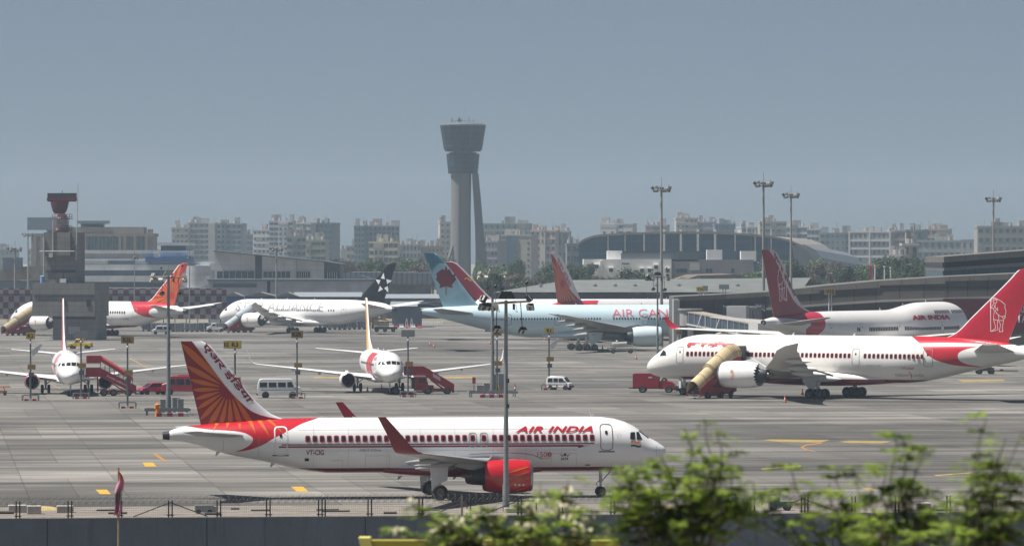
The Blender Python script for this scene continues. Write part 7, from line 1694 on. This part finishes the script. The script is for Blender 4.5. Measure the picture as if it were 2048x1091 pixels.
LF = leafmat('feathery_leaf', (.045, .08, .02), (.34, .45, .075), .5); BRK = mat('grey_brown_bark', (.13, .105, .08), .9, var=.3, scale=8); PUFF = leafmat('cream_blossom', (.46, .42, .25), (.55, .52, .36), .2)
def frond(mb, o, d, up, L, n=8, lw=.017, ll=.08):
    d = d.normalized(); s = d.cross(up).normalized(); u = s.cross(d)
    for k in range(n):
        q = (k + 1) / n; p = o + d * L * q - Vector((0, 0, 1)) * (L * .35 * q * q)
        for sg in (1, -1):
            l = ll * (1 - .45 * abs(q - .45)); e = (s * sg + d * .35 + u * random.uniform(-.2, .35)).normalized() * l; w = d * lw
            mb.add([p - w * .4, p + e * .5 - w, p + e, p + e * .5 + w], [(0, 1, 2, 3)])
def feathery(label, px, D, tops, seed, group='feathery trees close to the camera', dens=1.0, blossoms=0):
    "tops: list of (px, py, spread px) where sprays reach"
    random.seed(seed); X0 = xat(px, D); zb = zat(1120, D); t = thing('feathery_tree', label, 'tree', (X0, D, 0), 0, group)
    br = MB(); br.cyl((0, 0, 0), (.05, 0, zb * .6), .16, .10, 10).cyl((.05, 0, zb * .6), (0, 0, zb), .10, .06, 10)
    lf = MB(); bl = MB()
    for tx, ty, sp in tops:
        tip = Vector((xat(tx, D) - X0, random.uniform(-.6, .6), zat(ty, D))); st = Vector((tip.x * .35, tip.y * .3, zb - .1)); pts = []
        for k in range(9):
            q = k / 8; p = st.lerp(tip, q) + Vector((random.uniform(-.03, .03), random.uniform(-.03, .03), 0)) * (1 if k < 8 else 0); p.x += .12 * math.sin(q * 3 + seed); pts.append(p)
        for a, b, i in zip(pts[:-1], pts[1:], range(8)): br.cyl(a, b, (.009 * (1 - i / 9) + .003), (.009 * (1 - (i + 1) / 9) + .003), 5)
        R_ = sp / F * D
        for k in range(int(10.5 * dens)):
            q = random.uniform(.25, 1) ** .8; i = min(int(q * 8), 7); p = pts[i].lerp(pts[i + 1], q * 8 - i) if q < 1 else pts[8]
            a = random.uniform(0, 2 * math.pi); d = Vector((math.cos(a), math.sin(a) * .8, random.uniform(-.25, .7)))
            off = R_ * random.uniform(.1, 1) * (.35 + .75 * math.sin(math.pi * min(q * .9, .95))); b = p + d * off
            if off > .03: br.cyl(p, b, .005, .003, 4)
            for f_ in range(2):
                a2 = a + random.uniform(-1, 1); frond(lf, b, Vector((math.cos(a2), math.sin(a2), random.uniform(-.2, .6))), Vector((0, 0, 1)), random.uniform(.10, .20))
            if random.random() < blossoms:
                for _ in range(14):
                    c = b + Vector((random.gauss(0, .03), random.gauss(0, .03), random.gauss(.02, .02))); e = Vector((random.uniform(-1, 1), random.uniform(-1, 1), random.uniform(-1, 1))).normalized() * .022; g = e.orthogonal().normalized() * .022; bl.add([c - e, c - g, c + e, c + g], [(0, 1, 2, 3)])
    br.build('trunk', BRK, t, 40); lf.build('crown', LF, t)
    if bl.v: bl.build('blossom', PUFF, t)
random.seed(77)
def spread(n, x0, x1, y0, y1, s0, s1): return [(random.uniform(x0, x1), random.uniform(y0, y1), random.uniform(s0, s1)) for _ in range(n)]
feathery('feathery green tree in front of the nose wheel, rising highest at its right', 1360, 36, [(1345, 850, 26), (1392, 838, 32), (1412, 862, 30), (1360, 885, 34), (1425, 905, 34), (1310, 925, 40), (1385, 930, 40), (1450, 945, 40), (1480, 955, 28), (1265, 925, 38), (1225, 935, 36), (1205, 950, 34), (1190, 968, 30), (1215, 970, 30), (1240, 965, 40), (1300, 905, 26)] + spread(10, 1180, 1470, 930, 1075, 34, 54), 31, dens=1.0)
feathery('low feathery tree with cream blossoms below the red engine', 1010, 38, [(840, 1000, 12), (1095, 968, 24), (1065, 988, 20), (1150, 962, 24), (930, 1000, 18), (975, 1004, 18)] + spread(13, 800, 1230, 1025, 1085, 28, 46), 32, dens=.9, blossoms=.4)
feathery('sparse feathery tree between the apron markings and the fence', 1640, 37, [(1610, 925, 20), (1618, 965, 30), (1710, 935, 26), (1760, 945, 28), (1560, 975, 22), (1690, 965, 26)] + spread(8, 1540, 1800, 985, 1085, 26, 46), 33, dens=.8)
feathery('tall feathery tree in front of the right-hand fence posts', 1815, 35, [(1815, 872, 22), (1845, 885, 28), (1870, 895, 26), (1790, 930, 26), (1850, 935, 32), (1835, 965, 34)] + spread(7, 1760, 1900, 960, 1085, 30, 48), 34, dens=.8)
feathery('dark feathery tree at the right edge of the frame', 1985, 34, [(1965, 838, 24), (1990, 870, 30), (2030, 860, 30), (1960, 905, 34), (2010, 915, 40), (2045, 930, 36)] + spread(9, 1920, 2080, 930, 1085, 34, 54), 35, dens=.9)
# ---------------------------------------------------------------- trees beyond the apron
def crown_mesh(seed, m, n=4200, rx=1, rz=.8, leaf=.042, gaps=.35):
    random.seed(seed); mb = MB(); cl = []
    for k in range(30):
        a = random.uniform(0, 6.283); r = math.sqrt(random.random()) * .72; z = random.uniform(-.6, .7); cl.append((Vector((r * math.cos(a) * rx, r * math.sin(a) * rx, z * rz * (1 - .4 * r))), random.uniform(.22, .42)))
    for k in range(n):
        c, r = random.choice(cl); v = Vector((random.gauss(0, 1), random.gauss(0, 1), random.gauss(0, 1))).normalized() * r * random.uniform(.6, 1.05)
        p = c + v; e = (v.normalized() + Vector((random.uniform(-.8, .8), random.uniform(-.8, .8), random.uniform(-.8, .8)))).normalized(); g = e.orthogonal().normalized(); h = e.cross(g); s = leaf * random.uniform(.6, 1.4)
        mb.add([p + g * s, p + h * s, p - g * s, p - h * s * .8], [(0, 1, 2, 3)])
    return mb.mesh('crown', m)
LG1 = leafmat('mid_green_foliage', (.028, .05, .018), (.075, .115, .035), .2); LG2 = leafmat('dark_green_foliage', (.02, .038, .016), (.05, .085, .03), .2); LG3 = leafmat('dry_brown_foliage', (.075, .06, .045), (.14, .115, .085), .2); LG4 = leafmat('light_green_foliage', (.05, .085, .025), (.11, .16, .05), .2)
CR = {k: [crown_mesh(40 + 7 * i + 31 * j, m) for j in range(2)] for i, (k, m) in enumerate((('mid green', LG1), ('dark green', LG2), ('dry brown', LG3), ('light green', LG4)))}
TRK = MB().cyl((0, 0, -1.9), (.04, 0, -.6), .09, .06, 8).cyl((.04, 0, -.6), (-.18, .05, .1), .05, .02, 6).cyl((.04, 0, -.6), (.25, -.05, .2), .045, .02, 6).cyl((.04, 0, -.6), (.02, .2, .35), .04, .015, 6).mesh('trunk', BRK, 40)
def tree(label, px, yt, D, w, kind, hgt=None, group=None):
    z = zat(yt, D); r = w / F * D / 2 * 1.35; rz_ = hgt or max(r * .8, z * .30); zc = z - rz_ * .85
    t = thing('broad_tree', label, 'tree', (xat(px, D), D, 0), 0, group)
    a = random.uniform(0, 6.28); put('crown', random.choice(CR[kind]), t, (0, 0, zc), a, (r, r, rz_)); k = zc / 1.9; put('trunk', TRK, t, (0, 0, zc), a, (k * .9, k * .9, k))
random.seed(9)
def grove(n, x0, x1, y0, y1, D0, D1, w0, w1, kinds, where, hg=None):
    for i in range(n):
        k = random.choice(kinds); tree('%s bushy tree in the belt %s' % (k, where), x0 + (x1 - x0) * (i + random.uniform(.2, .8)) / n, random.uniform(y0, y1), random.uniform(D0, D1), random.uniform(w0, w1), k, hg, '%s trees %s' % (k, where))
grove(22, 672, 905, 508, 532, 1560, 1900, 26, 46, ['mid green', 'dark green', 'dry brown'], 'left of the control tower foot')
grove(12, 955, 1040, 512, 540, 1500, 1900, 26, 44, ['light green', 'mid green'], 'right of the control tower foot')
grove(18, 960, 1175, 535, 556, 1260, 1450, 26, 46, ['dry brown', 'dry brown', 'dark green'], 'behind the metal-roofed shed')
grove(8, 1090, 1175, 520, 545, 1300, 1500, 30, 46, ['dark green', 'mid green'], 'between the sunburst fin and the white office')
tree('round dark green tree standing before the white office', 1263, 531, 1330, 46, 'dark green'); tree('light green tree beside the round dark one before the white office', 1290, 540, 1320, 36, 'mid green')
grove(9, 1160, 1262, 544, 556, 1280, 1400, 26, 40, ['mid green', 'dry brown'], 'at the left foot of the white office')
grove(3, 1330, 1375, 547, 554, 1250, 1300, 28, 40, ['mid green'], 'on the bank right of the white office')
grove(3, 1392, 1436, 548, 554, 1300, 1320, 26, 34, ['dark green'], 'on the bare bank before the arched hall')
grove(8, 1478, 1545, 530, 550, 1300, 1450, 30, 46, ['light green', 'mid green'], 'left of the dark red fin')
grove(34, 1540, 1790, 512, 545, 1300, 1800, 34, 56, ['mid green', 'dark green', 'mid green', 'light green', 'dry brown'], 'between the dark red fin and the pier')
grove(22, 1770, 1905, 506, 545, 1250, 1500, 36, 58, ['dark green', 'mid green'], 'left of the main terminal')
D = 1420
bank = struct(MB().prism([(xat(1330, D), 0), (xat(1345, D), zat(560, D)), (xat(1380, D), zat(549, D)), (xat(1450, D), zat(547, D)), (xat(1500, D), zat(558, D)), (xat(1520, D), 0)], -60, 30, 'xz', M=Matrix.Translation((0, D, 0))).build('earth_bank', mat('bank_earth', (.13, .105, .085), .95, var=.25, scale=.1)))
# a far tail and poles beyond the pier
t = thing('airliner', 'distant airliner of which only a thin red-edged fin shows above the pier', 'airliner', gp(1742, 516 + 18 * 8.2), R(85), None)
D_ = t.location.y; zb, zt2 = zat(566, D_), zat(528, D_)
MB().prism([(-2.2, zb), (-2.0, zt2 - .4), (-.9, zt2), (.2, zt2), (3.4, zb)], -.28, .28, 'xz').build('fin', mat('dark_red_fin', (.28, .02, .05), .4), t); MB().prism([(.2, zt2), (.35, zt2 - .05), (3.8, zb), (3.4, zb)], -.34, .34, 'xz').build('fin_edge', VW, t)
MB().lathe([(-6, .6), (0, 1.4), (8, 1.9), (30, 1.9), (34, 1.2), (36, .1)], (0, 0, 3.6), (1, 0, 0), 20).build('fuselage', WHITE, t, 50); MB().prism([(10, -14), (14, -2), (20, -2), (20, 2), (14, 2), (10, 14), (8.5, 14), (10, 0), (8.5, -14)], 2.6, 2.9, 'xy').build('wing', LGREY, t)
for x in (13, 27): MB().cyl((x, 0, 0), (x, 0, 2.6), .3).build('landing_gear', DARK, t)
for px, y0 in ((1750, 532), (1769, 534), (1781, 536)):
    t = thing('pole', 'short pale pole behind the pier roof, %s of three' % {1750: 'left', 1769: 'middle', 1781: 'right'}[px], 'pole', gxy(px, 1150)); MB().cyl((0, 0, 0), (0, 0, zat(y0, 1150)), .22, .14, 8).build('shaft', LGREY, t); MB().lathe([(0, .3), (.3, .3)], (0, 0, zat(y0, 1150)), (0, 0, 1), 8, 0, (True, True)).build('cap', LGREY, t)
# ---------------------------------------------------------------- the air
hm = bpy.data.materials.new('haze_air'); hm.use_nodes = True
hn = hm.node_tree; hn.nodes.remove(hn.nodes['Principled BSDF'])
pv = hn.nodes.new('ShaderNodeVolumePrincipled')
pv.inputs['Color'].default_value = (.62, .81, 1.0, 1)
pv.inputs['Density'].default_value = .00009
hn.links.new(pv.outputs[0], hn.nodes['Material Output'].inputs['Volume'])
hz = MB().box((0, 2440, 49), (2600, 5000, 104)).build('haze', hm)
hz['kind'] = 'stuff'
